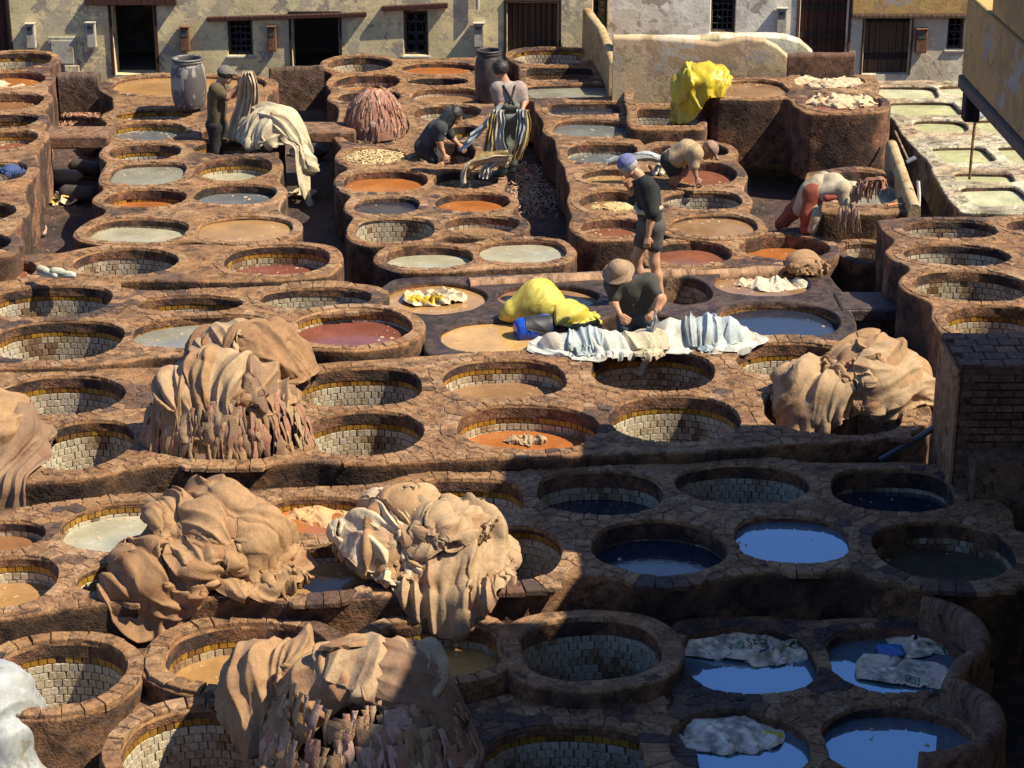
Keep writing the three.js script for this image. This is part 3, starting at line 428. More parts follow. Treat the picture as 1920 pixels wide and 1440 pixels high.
vat('M1', [-5.193,-28.642,0.502,0.475], 'small empty vat with ochre and grey tiles on the long left block', {});
vat('M1', [-3.98,-28.926,0.571,0.469], 'black-lipped vat with ochre course right under the cream hide heap', { stain: 0.5, b: 0.1 });
vat('M1', [-5.365,-29.829,0.56,0.528], 'vat of grey bath with stringy scraps afloat left of the man in the cap', { l: 'slate', d: 0.144, b: 0.06 });
vat('M1', [-5.417,-30.83,0.577,0.374], 'narrow vat with a golden tile course in front of the grey barrel', { b: 0.05 });
vat('M1', [-5.181,-32.821,1.234,0.8], 'wide oval vat of tan bath behind the grey barrel', { l: 'tan', d: 0.07, n: 2.6, b: 0.2, ochre: 0 });
vat('M1', [-4.301,-29.682,0.249,0.38], 'small vat in which the man in the cap stands', { b: 0.1, l: 'brown', d: 0.3 });
// far left block
vat('L', [-8.258,-33.883,0.654,0.639], 'white-tiled empty vat at the top left corner', { b: 0.1 });
vat('L', [-7.996,-32.4,0.598,0.645], 'vat of orange bath with pale scraps, second from the top at the left edge', { l: 'orange', d: 0.12, ochre: 0, b: 0.2 });
vat('L', [-7.685,-30.96,0.558,0.576], 'vat of dull orange bath, third from the top at the left edge', { l: 'brown', d: 0.156 });
vat('L', [-7.444,-29.729,0.498,0.486], 'empty brown-tiled vat, fourth from the top at the left edge', { stain: 0.55 });
vat('L', [-7.187,-28.575,0.473,0.543], 'vat of rusty bath with an ochre course, fifth from the top at the left edge', { l: 'rust', d: 0.18, b: 0.08 });
vat('L', [-6.895,-26.863,0.419,0.512], 'vat with a blue rag over its lip at the left edge', { stain: 0.6, ochre: 0 });
vat('L', [-6.551,-24.957,0.359,0.437], 'cut-off dark vat below the blue rag at the left edge', { stain: 0.6, l: 'mud', d: 0.18 });
vat('L', [-6.303,-23.64,0.342,0.364], 'lowest cut-off vat of the far left block', { stain: 0.6, l: 'mud', d: 0.18 });
// centre long block
vat('M2', [-2.569,-34.634,0.548,0.627], 'empty tiled vat against the house wall, back left of the centre block', { stain: 0.42, ochre: 0 });
vat('M2', [-1.229,-34.319,0.623,0.473], 'vat of orange bath against the house wall left of the dark barrel', { l: 'orange', d: 0.096, b: 0.1, ochre: 0 });
vat('M2', [-2.359,-33.282,0.524,0.564], 'vat with a dark lip and low orange bath, second row of the centre block', { l: 'orange', d: 0.216, stain: 0.6, ochre: 0 });
vat('M2', [-1.223,-33.354,0.494,0.332], 'dry brown vat left of the dark barrel', { stain: 0.9, ochre: 0 });
vat('M2', [-2.26,-32.204,0.496,0.439], 'dark empty vat just behind the pink shredded hide heap', { stain: 0.7, ochre: 0 });
vat('M2', [-1.054,-32.336,0.531,0.534], 'vat of brown bath with a rounded raised end beside the dark barrel', { l: 'dun', d: 0.132, ochre: 0, b: 0.09 });
vat('M2', [-0.999,-31.177,0.51,0.517], 'empty pale-tiled vat behind the hooded man', { stain: 0.3, ochre: 0 });
vat('M2', [-2.031,-30.192,0.495,0.942], 'vat that holds the pink shredded hide heap', { stain: 0.8, ochre: 0 });
vat('M2', [-0.709,-30.009,0.236,0.386], 'small tiled vat between the hooded man and the man in overalls', { stain: 0.35 });
vat('M2', [-1.939,-28.566,0.433,0.47], 'vat brim-full of pale wood shavings', { l: 'dun', d: 0.06, ochre: 0, b: 0.2 });
vat('M2', [-0.923,-28.721,0.393,0.653], 'dark red stained vat the hooded man reaches into', { stain: 0.7, ochre: 0, b: 0.2 });
vat('M2', [-1.718,-27.26,0.563,0.553], 'vat of red brown bath below the wood shavings', { l: 'orange', d: 0.12, ochre: 0, b: 0.22 });
vat('M2', [-0.63,-27.352,0.442,0.462], 'empty vat below the cream wet hides and green boots', { stain: 0.45, ochre: 0 });
vat('M2', [-1.633,-26.088,0.427,0.412], 'vat of blue black bath on the centre block', { l: 'ink', d: 0.072, b: 0.2, ochre: 0 });
vat('M2', [-0.523,-26.227,0.481,0.453], 'vat of orange bath beside the blue black one', { l: 'orange', d: 0.114, b: 0.11 });
vat('M2', [-1.467,-24.977,0.48,0.53], 'square-cornered empty tiled vat at the front of the centre block', { n: 3, stain: 0.5, b: 0.05, ochre: 0 });
vat('M2', [-0.383,-25.205,0.464,0.399], 'vat of brown bath with a pale tile ring, front right of the centre block', { l: 'dun', d: 0.168, b: 0.11, ochre: 0 });
vat('NN', [-1.001,-23.91,0.526,0.447], 'vat of pale khaki bath, left of the twin vats before the wet deck', { l: 'pale', d: 0.12, b: 0.11, ochre: 0 });
vat('NN', [0.123,-24.158,0.531,0.488], 'vat of pale grey bath, right of the twin vats before the wet deck', { l: 'pale', d: 0.078, b: 0.2, ochre: 0 });
// right-hand long block
vat('M3', [0.665,-35.157,0.646,0.625], 'ochre-lipped tiled vat against the low yellow wall', { b: 0.04, n: 2.6 });
vat('M3', [0.791,-33.843,0.545,0.522], 'square brown empty vat behind the grey bath, left of the yellow wall', { n: 6, stain: 0.9, ochre: 0 });
vat('M3', [0.916,-32.563,0.679,0.487], 'square-cornered vat of light grey bath beside the man in overalls', { l: 'grey', d: 0.072, n: 6, b: 0.2, ochre: 0 });
vat('M3', [1.123,-31.352,0.565,0.436], 'vat of glittering black bath on the right-hand block', { l: 'ink', d: 0.096, n: 4, b: 0.2, ochre: 0 });
vat('M3', [1.157,-30.126,0.549,0.519], 'vat of dark grey bath below the black one', { l: 'slate', d: 0.09, n: 3.4, b: 0.2, ochre: 0 });
vat('M3', [1.278,-28.7,0.491,0.564], 'vat of low grey bath left of the pale hide on the rim', { l: 'slate', d: 0.18, n: 3.4, ochre: 0 });
vat('M3', [1.393,-27.428,0.45,0.452], 'vat of ochre bath in front of the face of the standing man', { l: 'tan', d: 0.12, ochre: 0, b: 0.1 });
vat('M3', [1.314,-26.173,0.438,0.541], 'vat of brown bath with yellow hides at the elbow of the standing man', { l: 'dun', d: 0.144, ochre: 0, b: 0.2 });
vat('M3', [1.27,-25.034,0.414,0.406], 'vat of pinkish bath at the front of the right-hand block', { l: 'rust', d: 0.144, ochre: 0, b: 0.12 });
vat('J', [2.326,-31.453,0.464,0.483], 'square tiled vat at the foot of the wall below the yellow sheet', { n: 7, ochre: 0, stain: 0.35 });
vat('J', [2.295,-30.182,0.454,0.547], 'square tiled empty vat with a half-shaded wall, front of the raised pair', { n: 7, ochre: 0, stain: 0.3 });
vat('Q', [2.141,-28.724,0.189,0.387], 'dusty dry vat behind the bending man in the tan shirt', { ochre: 0, stain: 0.2 });
vat('Q', [2.795,-28.844,0.273,0.39], 'dark vat behind the head of the bending man in the tan shirt', { ochre: 0, stain: 0.8 });
vat('Q', [2.617,-27.571,0.445,0.594], 'vat of red bath the man in the tan shirt works in', { l: 'rust', d: 0.12, ochre: 0, b: 0.2, stain: 0.7 });
vat('Q', [2.496,-26.245,0.502,0.442], 'empty grey-tiled vat right of the standing man', { b: 0.08, ochre: 0 });
vat('Q', [2.547,-25.118,0.523,0.49], 'vat of brown bath with blocky back rim right of the standing man', { l: 'dun', d: 0.066, n: 2.5, b: 0.2, ochre: 0 });
vat('Q4', [2.166,-24.04,0.477,0.484], 'vat of red brown bath behind the knees of the standing man', { l: 'rust', d: 0.12, b: 0.22, ochre: 0 });
vat('Q4', [3.325,-24.268,0.543,0.503], 'deep-lipped vat of orange bath below the worker in red trousers', { l: 'orange', d: 0.168, b: 0.2, ochre: 0 });
vat('Q6', [4.303,-24.23,0.276,0.392], 'small ochre-tiled vat against the right-hand block wall', { l: 'tan', d: 0.3, b: 0.08, ochre: 0 });
// high vats at the back
vat('H', [3.515,-30.467,0.579,0.58], 'high vat of grey brown bath standing on a tall wall', { l: 'dun', d: 0.06, b: 0.2, ochre: 0, n: 2.5 });
vat('H', [4.789,-30.946,0.523,0.507], 'high vat with pale soaked hides, back one of two', { l: 'rust', d: 0.05, b: 0.2, ochre: 0 });
vat('H', [4.781,-29.561,0.56,0.566], 'high vat with crumpled pale hides, front one of two', { l: 'rust', d: 0.05, b: 0.2, ochre: 0 });
vat('P7', [4.564,-26.394,0.542,0.855], 'deep vat the worker in red trousers bends into', { l: 'grey', d: 0.18, ochre: 0, stain: 0.4 });
// right-hand raised block
vat('R', [5.146,-23.489,0.549,0.391], 'empty brown-tiled vat at the back of the right raised block', { n: 2.5, stain: 0.5, ochre: 0, b: 0.1 });
vat('R', [5.023,-22.467,0.594,0.401], 'vat of near-black bath on the right raised block', { ...N, l: 'ink', d: 0.3, ochre: 0, b: 0.1 });
vat('R', [4.963,-21.37,0.628,0.541], 'empty vat with dark brown tiles on the right raised block', { ...N, stain: 0.52, ochre: 0 });
vat('R', [4.976,-20.169,0.512,0.538], 'empty cream-tiled vat with ochre course right above the brick buttress', { ...N, b: 0.12 });
vat('R', [6.323,-23.597,0.479,0.35], 'vat cut by the right edge at the back of the right raised block', { stain: 0.4, ochre: 0 });
// lime pits
const WG = { group: 'lime pits', n: 6, ochre: 0, b: 0.2, d: 0.07, rim: 0.09 };
vat('W', [6.293,-32.549,0.458,0.43], 'pale green lime pit, back left of the white pits', { ...WG, l: 'limepale' });
vat('W', [7.347,-32.642,0.476,0.413], 'pale lime pit at the back, just left of the overhanging yellow wall', { ...WG, l: 'limepale' });
vat('W', [6.374,-31.429,0.509,0.473], 'wide yellow green lime pit, second from the back', { ...WG, l: 'lime' });
vat('W', [6.377,-30.293,0.389,0.393], 'yellow green lime pit behind the white-headed pole', { ...WG, l: 'lime', n: 3.4 });
vat('W', [7.282,-30.327,0.35,0.427], 'lime pit glimpsed between the pole and the sloping beam', { ...WG, l: 'lime', n: 4 });
vat('W', [6.395,-28.675,0.374,0.444], 'square lime pit left of the pole with a thick plastered rim', { ...WG, l: 'lime' });
vat('W', [7.255,-28.69,0.302,0.43], 'lime pit half hidden by the foot of the sloping beam', { ...WG, l: 'lime' });
vat('W', [6.422,-27.433,0.385,0.26], 'narrow lime pit at the foot of the pole', { ...WG, l: 'lime' });
vat('W', [6.392,-26.51,0.398,0.45], 'nearest lime pit, bright yellow green', { ...WG, l: 'limepale' });

// ---------- terraces ----------
const TR = {}, SOIL = 'brown masonry terraces';
const tr = (o) => { TR[o.key] = terrace({ group: SOIL, ...o }); };
const ringOf = (key, h, o = {}) => { TR[key] = terrace({ key, h, rim: 0.15, bottom: -1.35, stones: 'rings', thick: 0.03, ringWidth: 0.07, ringStep: 0.15, into: true, ...o }); };
ringOf('A1', -0.34); ringOf('A2', -0.32, { rim: 0.17, ringWidth: 0.08 }); ringOf('A3', -0.35); ringOf('A3b', -0.34, { rim: 0.16, ringWidth: 0.075, ringStep: 0.2 }); ringOf('A4', -0.34, { rim: 0.14 }); ringOf('A5', -0.31, { rim: 0.17, stones: null, stain: 0.05 });
tr({ key: 'A6', h: -0.47, bottom: -1.4, stones: 'all', label: 'low shaded paved deck round the vat cut by the bottom edge', fills: [[[-0.369,-14.052],[0.166,-14.3],[1.201,-14.217],[1.193,-13.422],[1.131,-12.56],[-0.3,-12.56]]], stain: 0.3 });
tr({ key: 'A7', h: -0.44, bottom: -1.45, stones: 'all', label: 'shaded paved deck round the four mirroring water vats', fills: [[[1.36,-15.371],[2.035,-15.409],[3.473,-15.409],[3.814,-15.035],[3.672,-14.164],[3.59,-13.448],[3.349,-12.65],[1.136,-12.65],[1.263,-14.065]]], stain: 0.26 });
tr({ key: 'AD', h: -0.5, bottom: -1.4, cut: ['A1', 'A2', 'A3', 'A3b', 'A4', 'A5'], label: 'low crumbly ledge between the front vats', fills: [[[-3.142,-15.011],[-1.135,-15.148],[0.087,-15.148],[1.293,-14.611],[1.25,-14.023],[-0.244,-13.902],[-1.551,-13.1],[-2.922,-13.862],[-2.965,-14.354]]], stain: 0.3 });
tr({ key: 'B', h: -0.12, bottom: -1.4, stones: 'all', label: 'second terrace from the front, half in the building shadow', rim: 0.11,
  fills: [[[-4.825,-16.813],[-4.077,-17.089],[-2.995,-17.23],[-2.232,-17.326],[-1.269,-17.446],[-0.987,-17.666],[0.124,-17.716],[0.249,-17.866],[0.849,-17.917],[1.506,-18.018],[2.211,-18.044],[3,-17.942],[3.705,-17.967],[4.219,-17.666],[4.452,-16.836],[4.23,-15.557],[3.561,-15.419],[3.003,-15.498],[2.863,-15.738],[2.323,-15.718],[1.818,-15.577],[1.238,-15.517],[0.621,-15.577],[0.444,-15.617],[0,-15.399],[-0.435,-15.244],[-1.129,-15.186],[-1.821,-15.167],[-2.729,-15.148],[-3.156,-15.11],[-3.679,-14.922],[-4.332,-14.793]]], stain: 0.14 });
tr({ key: 'C', h: 0, bottom: -0.95, stones: 'all', label: 'sunlit crazy-paved terrace across the middle', rim: 0.12,
  fills: [[[-5.607,-20.063],[-3.919,-20.157],[-2.211,-20.188],[-0.787,-20.573],[0.226,-20.704],[2.343,-20.97],[3.657,-20.97],[4.029,-20.157],[4.125,-18.964],[4.026,-18.603],[3.023,-18.148],[1.522,-17.94],[0.124,-17.813],[-1.329,-17.662],[-1.979,-17.762],[-3.315,-17.612],[-3.874,-17.33],[-4.902,-17.173]]], stain: 0.12 });
tr({ key: 'D', h: 0.06, bottom: -0.5, stones: 'all', label: 'paved terrace behind the tall ragged hide heap', rim: 0.11, fills: [[[-6.241,-22.679],[-4.618,-22.505],[-4.011,-22.505],[-2.814,-22.679],[-1.653,-22.699],[-1.455,-22.448],[-1.908,-22.034],[-2.368,-21.851],[-2.353,-20.804],[-2.404,-20.474],[-3.669,-20.345],[-4.025,-20.154],[-5.585,-19.997]]], stain: 0.1 });
ringOf('D6', 0.1, { rim: 0.15, bottom: -0.5, thick: 0.012, ringWidth: 0.062 });
tr({ key: 'K', h: -0.03, bottom: -0.6, wet: true, stones: null, tone: T_TONE.wet, label: 'black wet deck where the two men work', rim: 0.1, stain: 0.3, cut: [],
  fills: [[[-1.507,-22.776],[-1.377,-23.23],[-0.378,-23.372],[0.886,-23.515],[1.78,-23.639],[3.652,-23.848],[3.761,-23.271],[3.831,-22.487],[3.724,-21.396],[3.418,-20.885],[2.528,-21.087],[0.227,-20.753],[-0.733,-20.654],[-0.903,-20.654],[-1.004,-21.75]]] });
tr({ key: 'E', h: 0.08, bottom: -0.4, stones: 'rings', label: 'terrace of two dark vats at the left middle', rim: 0.13, fills: [[[-6.491,-23.712],[-5.444,-23.882],[-4.914,-24.141],[-2.991,-24.295],[-2.199,-24.141],[-2.061,-23.544],[-2.108,-23.033],[-3.131,-22.775],[-5.119,-22.894],[-5.525,-22.775],[-6.252,-22.736]]] });
tr({ key: 'M1', h: 0.09, bottom: -0.6, stones: 'rings', label: 'long left block of vats with the grey barrel on it', rim: 0.13, fills: [[[-6.009,-30.826],[-3.795,-30.16],[-3.269,-28.167],[-2.957,-25.53],[-2.827,-24.597],[-5.128,-24.597],[-5.221,-26.021],[-5.715,-28.754]], [[-6.516,-33.188],[-4.013,-33.188],[-3.806,-31.697],[-3.584,-29.677],[-5.919,-30.324]]] });
tr({ key: 'L', h: 0.27, bottom: -0.6, stones: 'rings', label: 'tall far left block of orange vats', rim: 0.14, fills: [[[-9.348,-34.394],[-7.746,-34.183],[-7.391,-32.772],[-7.065,-30.933],[-6.721,-28.962],[-6.529,-27.916],[-6.405,-26.667],[-6.07,-24.915],[-6.018,-24.004],[-5.836,-23.193],[-6.497,-23.048]]], wallTone: [0.31, 0.15, 0.07] });
tr({ key: 'M2', h: 0.04, bottom: -0.6, stones: 'rings', label: 'long centre block of vats with the pink shredded hide heap', rim: 0.13, fills: [[[-3.035,-34.961],[-0.182,-35.219],[-0.206,-31.553],[-0.262,-28.355],[-0.179,-27.102],[-0.139,-26.195],[-0.034,-25.106],[-1.78,-24.648],[-1.884,-25.223],[-2.144,-26.969],[-2.362,-28.946],[-2.777,-32.272]]] });
tr({ key: 'NN', h: 0.02, bottom: -0.5, stones: 'rings', label: 'low block of two pale baths behind the yellow sack', rim: 0.13, fills: [[[-1.419,-24.052],[-0.392,-24.379],[0.523,-24.423],[0.574,-23.733],[-0.504,-23.422],[-1.386,-23.422]]] });
tr({ key: 'M3', h: 0.06, bottom: -0.6, stones: 'rings', label: 'right-hand long block with square baths', rim: 0.11, fills: [[[0.046,-35.737],[1.39,-35.826],[1.757,-32.935],[1.859,-29.481],[1.889,-26.897],[1.841,-24.583],[0.917,-24.471],[0.772,-25.156],[0.77,-26.897],[0.684,-28.869],[0.481,-30.612],[0.26,-33.321]]], wallTone: [0.31, 0.15, 0.07] });
tr({ key: 'J', h: 0.22, bottom: -0.4, stones: 'rings', label: 'raised block of two square tiled vats under the yellow sheet', rim: 0.1, fills: [[[1.812,-32.232],[2.903,-32.232],[2.752,-29.475],[1.747,-29.475]]] });
tr({ key: 'Q', h: 0.06, bottom: -0.5, stones: 'rings', label: 'block where the man in the tan shirt bends over red bath', rim: 0.13, fills: [[[2.001,-29.02],[3.124,-29.111],[3.12,-27.435],[2.948,-25.633],[3.02,-25.156],[2.904,-24.695],[1.914,-24.695],[1.91,-26.897]]], stain: 0.2 });
tr({ key: 'Q4', h: 0.03, bottom: -0.5, stones: 'rings', label: 'two-vat block behind the bare legs of the standing man', rim: 0.12, fills: [[[1.562,-24.303],[2.892,-24.569],[3.872,-24.524],[3.85,-23.913],[3.611,-23.576],[1.579,-23.494]]], stain: 0.16 });
tr({ key: 'Q6', h: 0.0, bottom: -0.5, stones: 'rings', label: 'small vat block against the right raised block', rim: 0.1, fills: [] });
tr({ key: 'H', h: 0.58, bottom: -0.4, stones: 'rings', label: 'tall dark block of high vats at the back right', rim: 0.13, fills: [[[2.9,-31.157],[4.212,-31.157],[5.544,-31.378],[5.39,-29.955],[5.286,-29.092],[4.158,-28.899],[4.062,-29.955],[2.953,-29.785]]], wallTone: [0.25, 0.115, 0.055] });
tr({ key: 'P7', h: 0.2, bottom: -0.5, stones: 'rings', label: 'block round the deep vat of the worker in red trousers', rim: 0.12, fills: [[[3.959,-27.14],[5.308,-27.14],[5.058,-25.273],[4.554,-25.154],[3.824,-25.202]]] });
tr({ key: 'R', h: 0.5, bottom: -0.55, stones: 'rings', label: 'right raised block of empty vats behind the brick buttress', rim: 0.13, fills: [[[4.376,-23.858],[7.055,-24.083],[5.87,-19.583],[4.414,-19.505],[4.421,-20.231],[4.457,-20.917],[4.453,-22.027],[4.437,-23.035]]], wallTone: [0.29, 0.135, 0.063] });
tr({ key: 'W', h: 0.05, bottom: -0.5, stones: null, label: 'white limewashed deck of the lime pits', rim: 0.1, tone: T_TONE.lime, wallTone: [0.42, 0.34, 0.2], stain: -0.1, fills: [[[5.9,-33.366],[9.024,-33.366],[7.108,-25.667],[5.75,-25.715],[5.73,-26.671],[5.826,-28.317],[5.718,-29.836]]] });
for (const v of VATS) buildVat(v, TR[v.t].host ? null : TR[v.t]);
// ---------- ground ----------
const groundY = (x, z) => lerp(-0.72, -1.05, sstep(-21.5, -17.2, z)) + 0.04 * fbm(x * 0.9, z * 0.9, 3, 4) + 0.012 * noise(x * 7, z * 7, 1);
{
  const ax = [], az = []; for (const e of [-200, -90, -40, -20]) ax.push(e); for (let x = -11; x <= 11.01; x += 0.14) ax.push(x); ax.push(20, 40, 90, 200);
  for (const e of [-300, -120, -60, -45]) az.push(e); for (let z = -38; z <= -11.9; z += 0.14) az.push(z); az.push(-6, 10, 60);
  const p = [], u = [], c = [], ix = [];
  for (const z of az) for (const x of ax) { p.push(x, groundY(x, z), z); u.push(x, z); const d = fbm(x * 1.1 + 5, z * 1.1, 2, 4), e = fbm(x * 4, z * 4, 8, 3), s = sstep(-0.12, 0.2, d + 0.4 * e), q = clamp(1 + 0.8 * e, 0.5, 1.5); c.push(lerp(0.15, 0.045, s) * q, lerp(0.082, 0.033, s) * q, lerp(0.055, 0.028, s) * q); }
  const n = ax.length; for (let j = 0; j < az.length - 1; j++) for (let i = 0; i < n - 1; i++) { const a = j * n + i; ix.push(a, a + n, a + n + 1, a, a + n + 1, a + 1); }
  structure('ground', geom(p, ix, u, c), MS({ vertexColors: true, map: rep(earthMap, 0.9), bumpMap: rep(earthBump, 1.3), bumpScale: 0.03, roughness: 0.7 }));
}

// ---------- houses along the back ----------
const ZF = -36, woodM = (r, g, b, u = 0.8) => MS({ color: col(r, g, b), map: rep(woodMap, u * 3, u * 0.35), roughness: 0.85, bumpMap: rep(woodMap, u * 3, u * 0.35), bumpScale: 0.006 });
const wood = { red: woodM(0.12, 0.038, 0.02), brown: woodM(0.20, 0.10, 0.045), old: woodM(0.25, 0.155, 0.085), grey: woodM(0.30, 0.25, 0.19), dark: woodM(0.045, 0.026, 0.017) };
const iron = MS({ color: col(0.05, 0.05, 0.05), roughness: 0.6, metalness: 0.3 }), pale = MS({ color: col(0.52, 0.48, 0.38), map: rep(limeMap, 2), roughness: 0.7 }), rusty = MS({ color: col(0.26, 0.12, 0.06), map: rep(earthMap, 2), roughness: 0.8 });
const plaster = (a, b, seed) => { // limewash worn off in patches down to an older coat
  const q = pnoise(512, [[4, 0.6, seed], [9, 0.5, seed + 1], [21, 0.45, seed + 2], [47, 0.35, seed + 3], [111, 0.3, seed + 4]]);
  const m = tex(512, (i) => { const k = sstep(0.0, 0.1, q[i]), v = 1 + 0.25 * nE[i] + 0.12 * nF[i], c = sstep(0.24, 0.28, nH[i] + 0.25 * q[i]), dr = sstep(0.1, 0.4, nG[i]) * 0.28; return [0, 1, 2].map((j) => Math.pow(clamp(lerp(lerp(a[j], b[j], k) * (1 - dr), [0.36, 0.30, 0.22][j], c) * v), 1 / 2.2)); }, true);
  return MS({ map: rep(m, 0.24), bumpMap: rep(earthBump, 0.5), bumpScale: 0.005, roughness: 0.95 });
};
const plasterL = plaster([0.70, 0.57, 0.30], [0.50, 0.42, 0.26], 301), plasterW = plaster([0.74, 0.67, 0.54], [0.60, 0.53, 0.41], 331), plasterY = plaster([0.47, 0.29, 0.088], [0.37, 0.225, 0.08], 361), plasterR = plaster([0.68, 0.59, 0.42], [0.54, 0.45, 0.31], 391);
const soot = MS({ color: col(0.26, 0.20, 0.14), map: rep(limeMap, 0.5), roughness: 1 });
function house(name, label, x0, x1, top, mat, holes) {
  const g = thing(name, label, 'house', [(x0 + x1) / 2, -0.5, ZF], 'houses along the back');
  const s = new THREE.Shape([[x0, -0.6], [x1, -0.6], [x1, top], [x0, top]].map((p) => new THREE.Vector2(...p)));
  for (const [a, b, c, d] of holes) s.holes.push(new THREE.Path([[a, c], [a, d], [b, d], [b, c]].map((p) => new THREE.Vector2(...p))));
  const e = new THREE.ExtrudeGeometry(s, { depth: 0.34, bevelEnabled: true, bevelSize: 0.012, bevelThickness: 0.012, bevelSegments: 1 }); e.translate(0, 0, ZF - 0.352);
  part('wall', e, mat, g);
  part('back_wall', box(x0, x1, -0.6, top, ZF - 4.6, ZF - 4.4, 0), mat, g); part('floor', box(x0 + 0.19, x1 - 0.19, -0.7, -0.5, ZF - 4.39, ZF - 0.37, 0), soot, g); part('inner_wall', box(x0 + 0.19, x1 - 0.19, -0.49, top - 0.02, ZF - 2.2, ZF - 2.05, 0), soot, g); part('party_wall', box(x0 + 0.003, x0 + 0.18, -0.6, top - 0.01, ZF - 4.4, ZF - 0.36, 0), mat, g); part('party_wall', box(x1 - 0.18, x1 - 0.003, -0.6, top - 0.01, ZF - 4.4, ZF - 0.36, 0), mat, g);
  part('roof', box(x0, x1, top + 0.003, top + 0.18, ZF - 4.6, ZF + 0.03, 0.02), mat, g);
  return g;
}
function plankDoor(g, x0, x1, y0, y1, m, n, o = {}) {
  const d = new THREE.Group(); d.name = 'door'; d.position.set((x0 + x1) / 2 - g.position.x, y0 - g.position.y, 0); g.add(d); const z = ZF - 0.16, w = (x1 - x0) / n, r = rng(Math.round(x0 * 31) + 7);
  for (let i = 0; i < n; i++) part('plank', box(x0 + i * w + 0.004, x0 + (i + 1) * w - 0.004, y0, y1 - 0.004, z - 0.04, z + r() * 0.008, 0.004), m, d);
  for (const k of o.rails || []) part('rail', box(x0 + 0.02, x1 - 0.02, lerp(y0, y1, k) - 0.05, lerp(y0, y1, k) + 0.05, z + 0.009, z + 0.035, 0.005), o.railMat || m, d);
  if (o.knocker) { const t = new THREE.TorusGeometry(0.045, 0.008, 6, 16); t.translate((x0 + x1) / 2, lerp(y0, y1, 0.45), z + 0.03); part('knocker', t, iron, d); }
}
function frameOf(g, x0, x1, y0, y1, m, w = 0.06, sill) { const z0 = ZF - 0.15, z1 = ZF + 0.03; part('door_frame', box(x0 - w, x0 + 0.002, y0, y1, z0, z1), m, g); part('door_frame', box(x1 - 0.002, x1 + w, y0, y1, z0, z1), m, g); part('door_frame', box(x0 - w, x1 + w, y1 + 0.002, y1 + w, z0, z1 + 0.004), m, g); }
function grille(g, x0, x1, y0, y1, nx, ny, rings, m = wood.old) {
  const w = new THREE.Group(); w.name = 'window'; w.position.set((x0 + x1) / 2 - g.position.x, y0 - g.position.y, 0); g.add(w); const z = ZF - 0.1;
  for (const [a, b, c, d] of [[x0, x0 + 0.045, y0, y1], [x1 - 0.045, x1, y0, y1], [x0 + 0.046, x1 - 0.046, y1 - 0.05, y1], [x0 + 0.046, x1 - 0.046, y0, y0 + 0.045]]) part('window_frame', box(a, b, c, d, z - 0.06, z + 0.05), m, w);
  part('window_sill', box(x0 - 0.03, x1 + 0.03, y0 - 0.05, y0 - 0.003, ZF - 0.14, ZF + 0.03), pale, w);
  const a = x0 + 0.05, b = x1 - 0.05, c = y0 + 0.05, d = y1 - 0.055;
  for (let i = 0; i <= nx; i++) { const x = lerp(a, b, i / nx); part('grille_bar', box(x - 0.007, x + 0.007, c, d, z - 0.007, z + 0.007, 0.002), iron, w); }
  for (let j = 0; j <= ny; j++) { const y = lerp(c, d, j / ny); part('grille_bar', box(a, b, y - 0.007, y + 0.007, z + 0.008, z + 0.021, 0.002), iron, w); }
  for (const [i, j, rr] of rings) { const t = new THREE.TorusGeometry(rr, 0.006, 5, 18); t.translate(lerp(a, b, i), lerp(c, d, j), z + 0.025); part('grille_ring', t, iron, w); }
}
function meter(x0, x1, y0, y1, label, m) {
  const g = thing('meter_box', label, 'meter box', [(x0 + x1) / 2, y0, ZF], 'utility meter boxes on the house walls');
  part('case', box(x0, x1, y0, y1, ZF + 0.015, ZF + 0.13, 0.015), m, g); part('hood', box(x0 - 0.012, x1 + 0.012, y1 + 0.002, y1 + 0.02, ZF + 0.012, ZF + 0.16, 0.006), m, g);
  part('dial_window', box(x0 + 0.03, x1 - 0.03, lerp(y0, y1, 0.62), lerp(y0, y1, 0.9), ZF + 0.131, ZF + 0.137, 0.002), MS({ color: col(0.07, 0.08, 0.07), roughness: 0.25 }), g);
}
function lintel(g, x0, x1, y0, y1, tilt = 0) { const b = box(-(x1 - x0) / 2, (x1 - x0) / 2, -(y1 - y0) / 2, (y1 - y0) / 2, -0.05, 0.06, 0.012); b.rotateZ(tilt); b.translate((x0 + x1) / 2, (y0 + y1) / 2, ZF + 0.05); part('lintel', b, wood.red, g); }
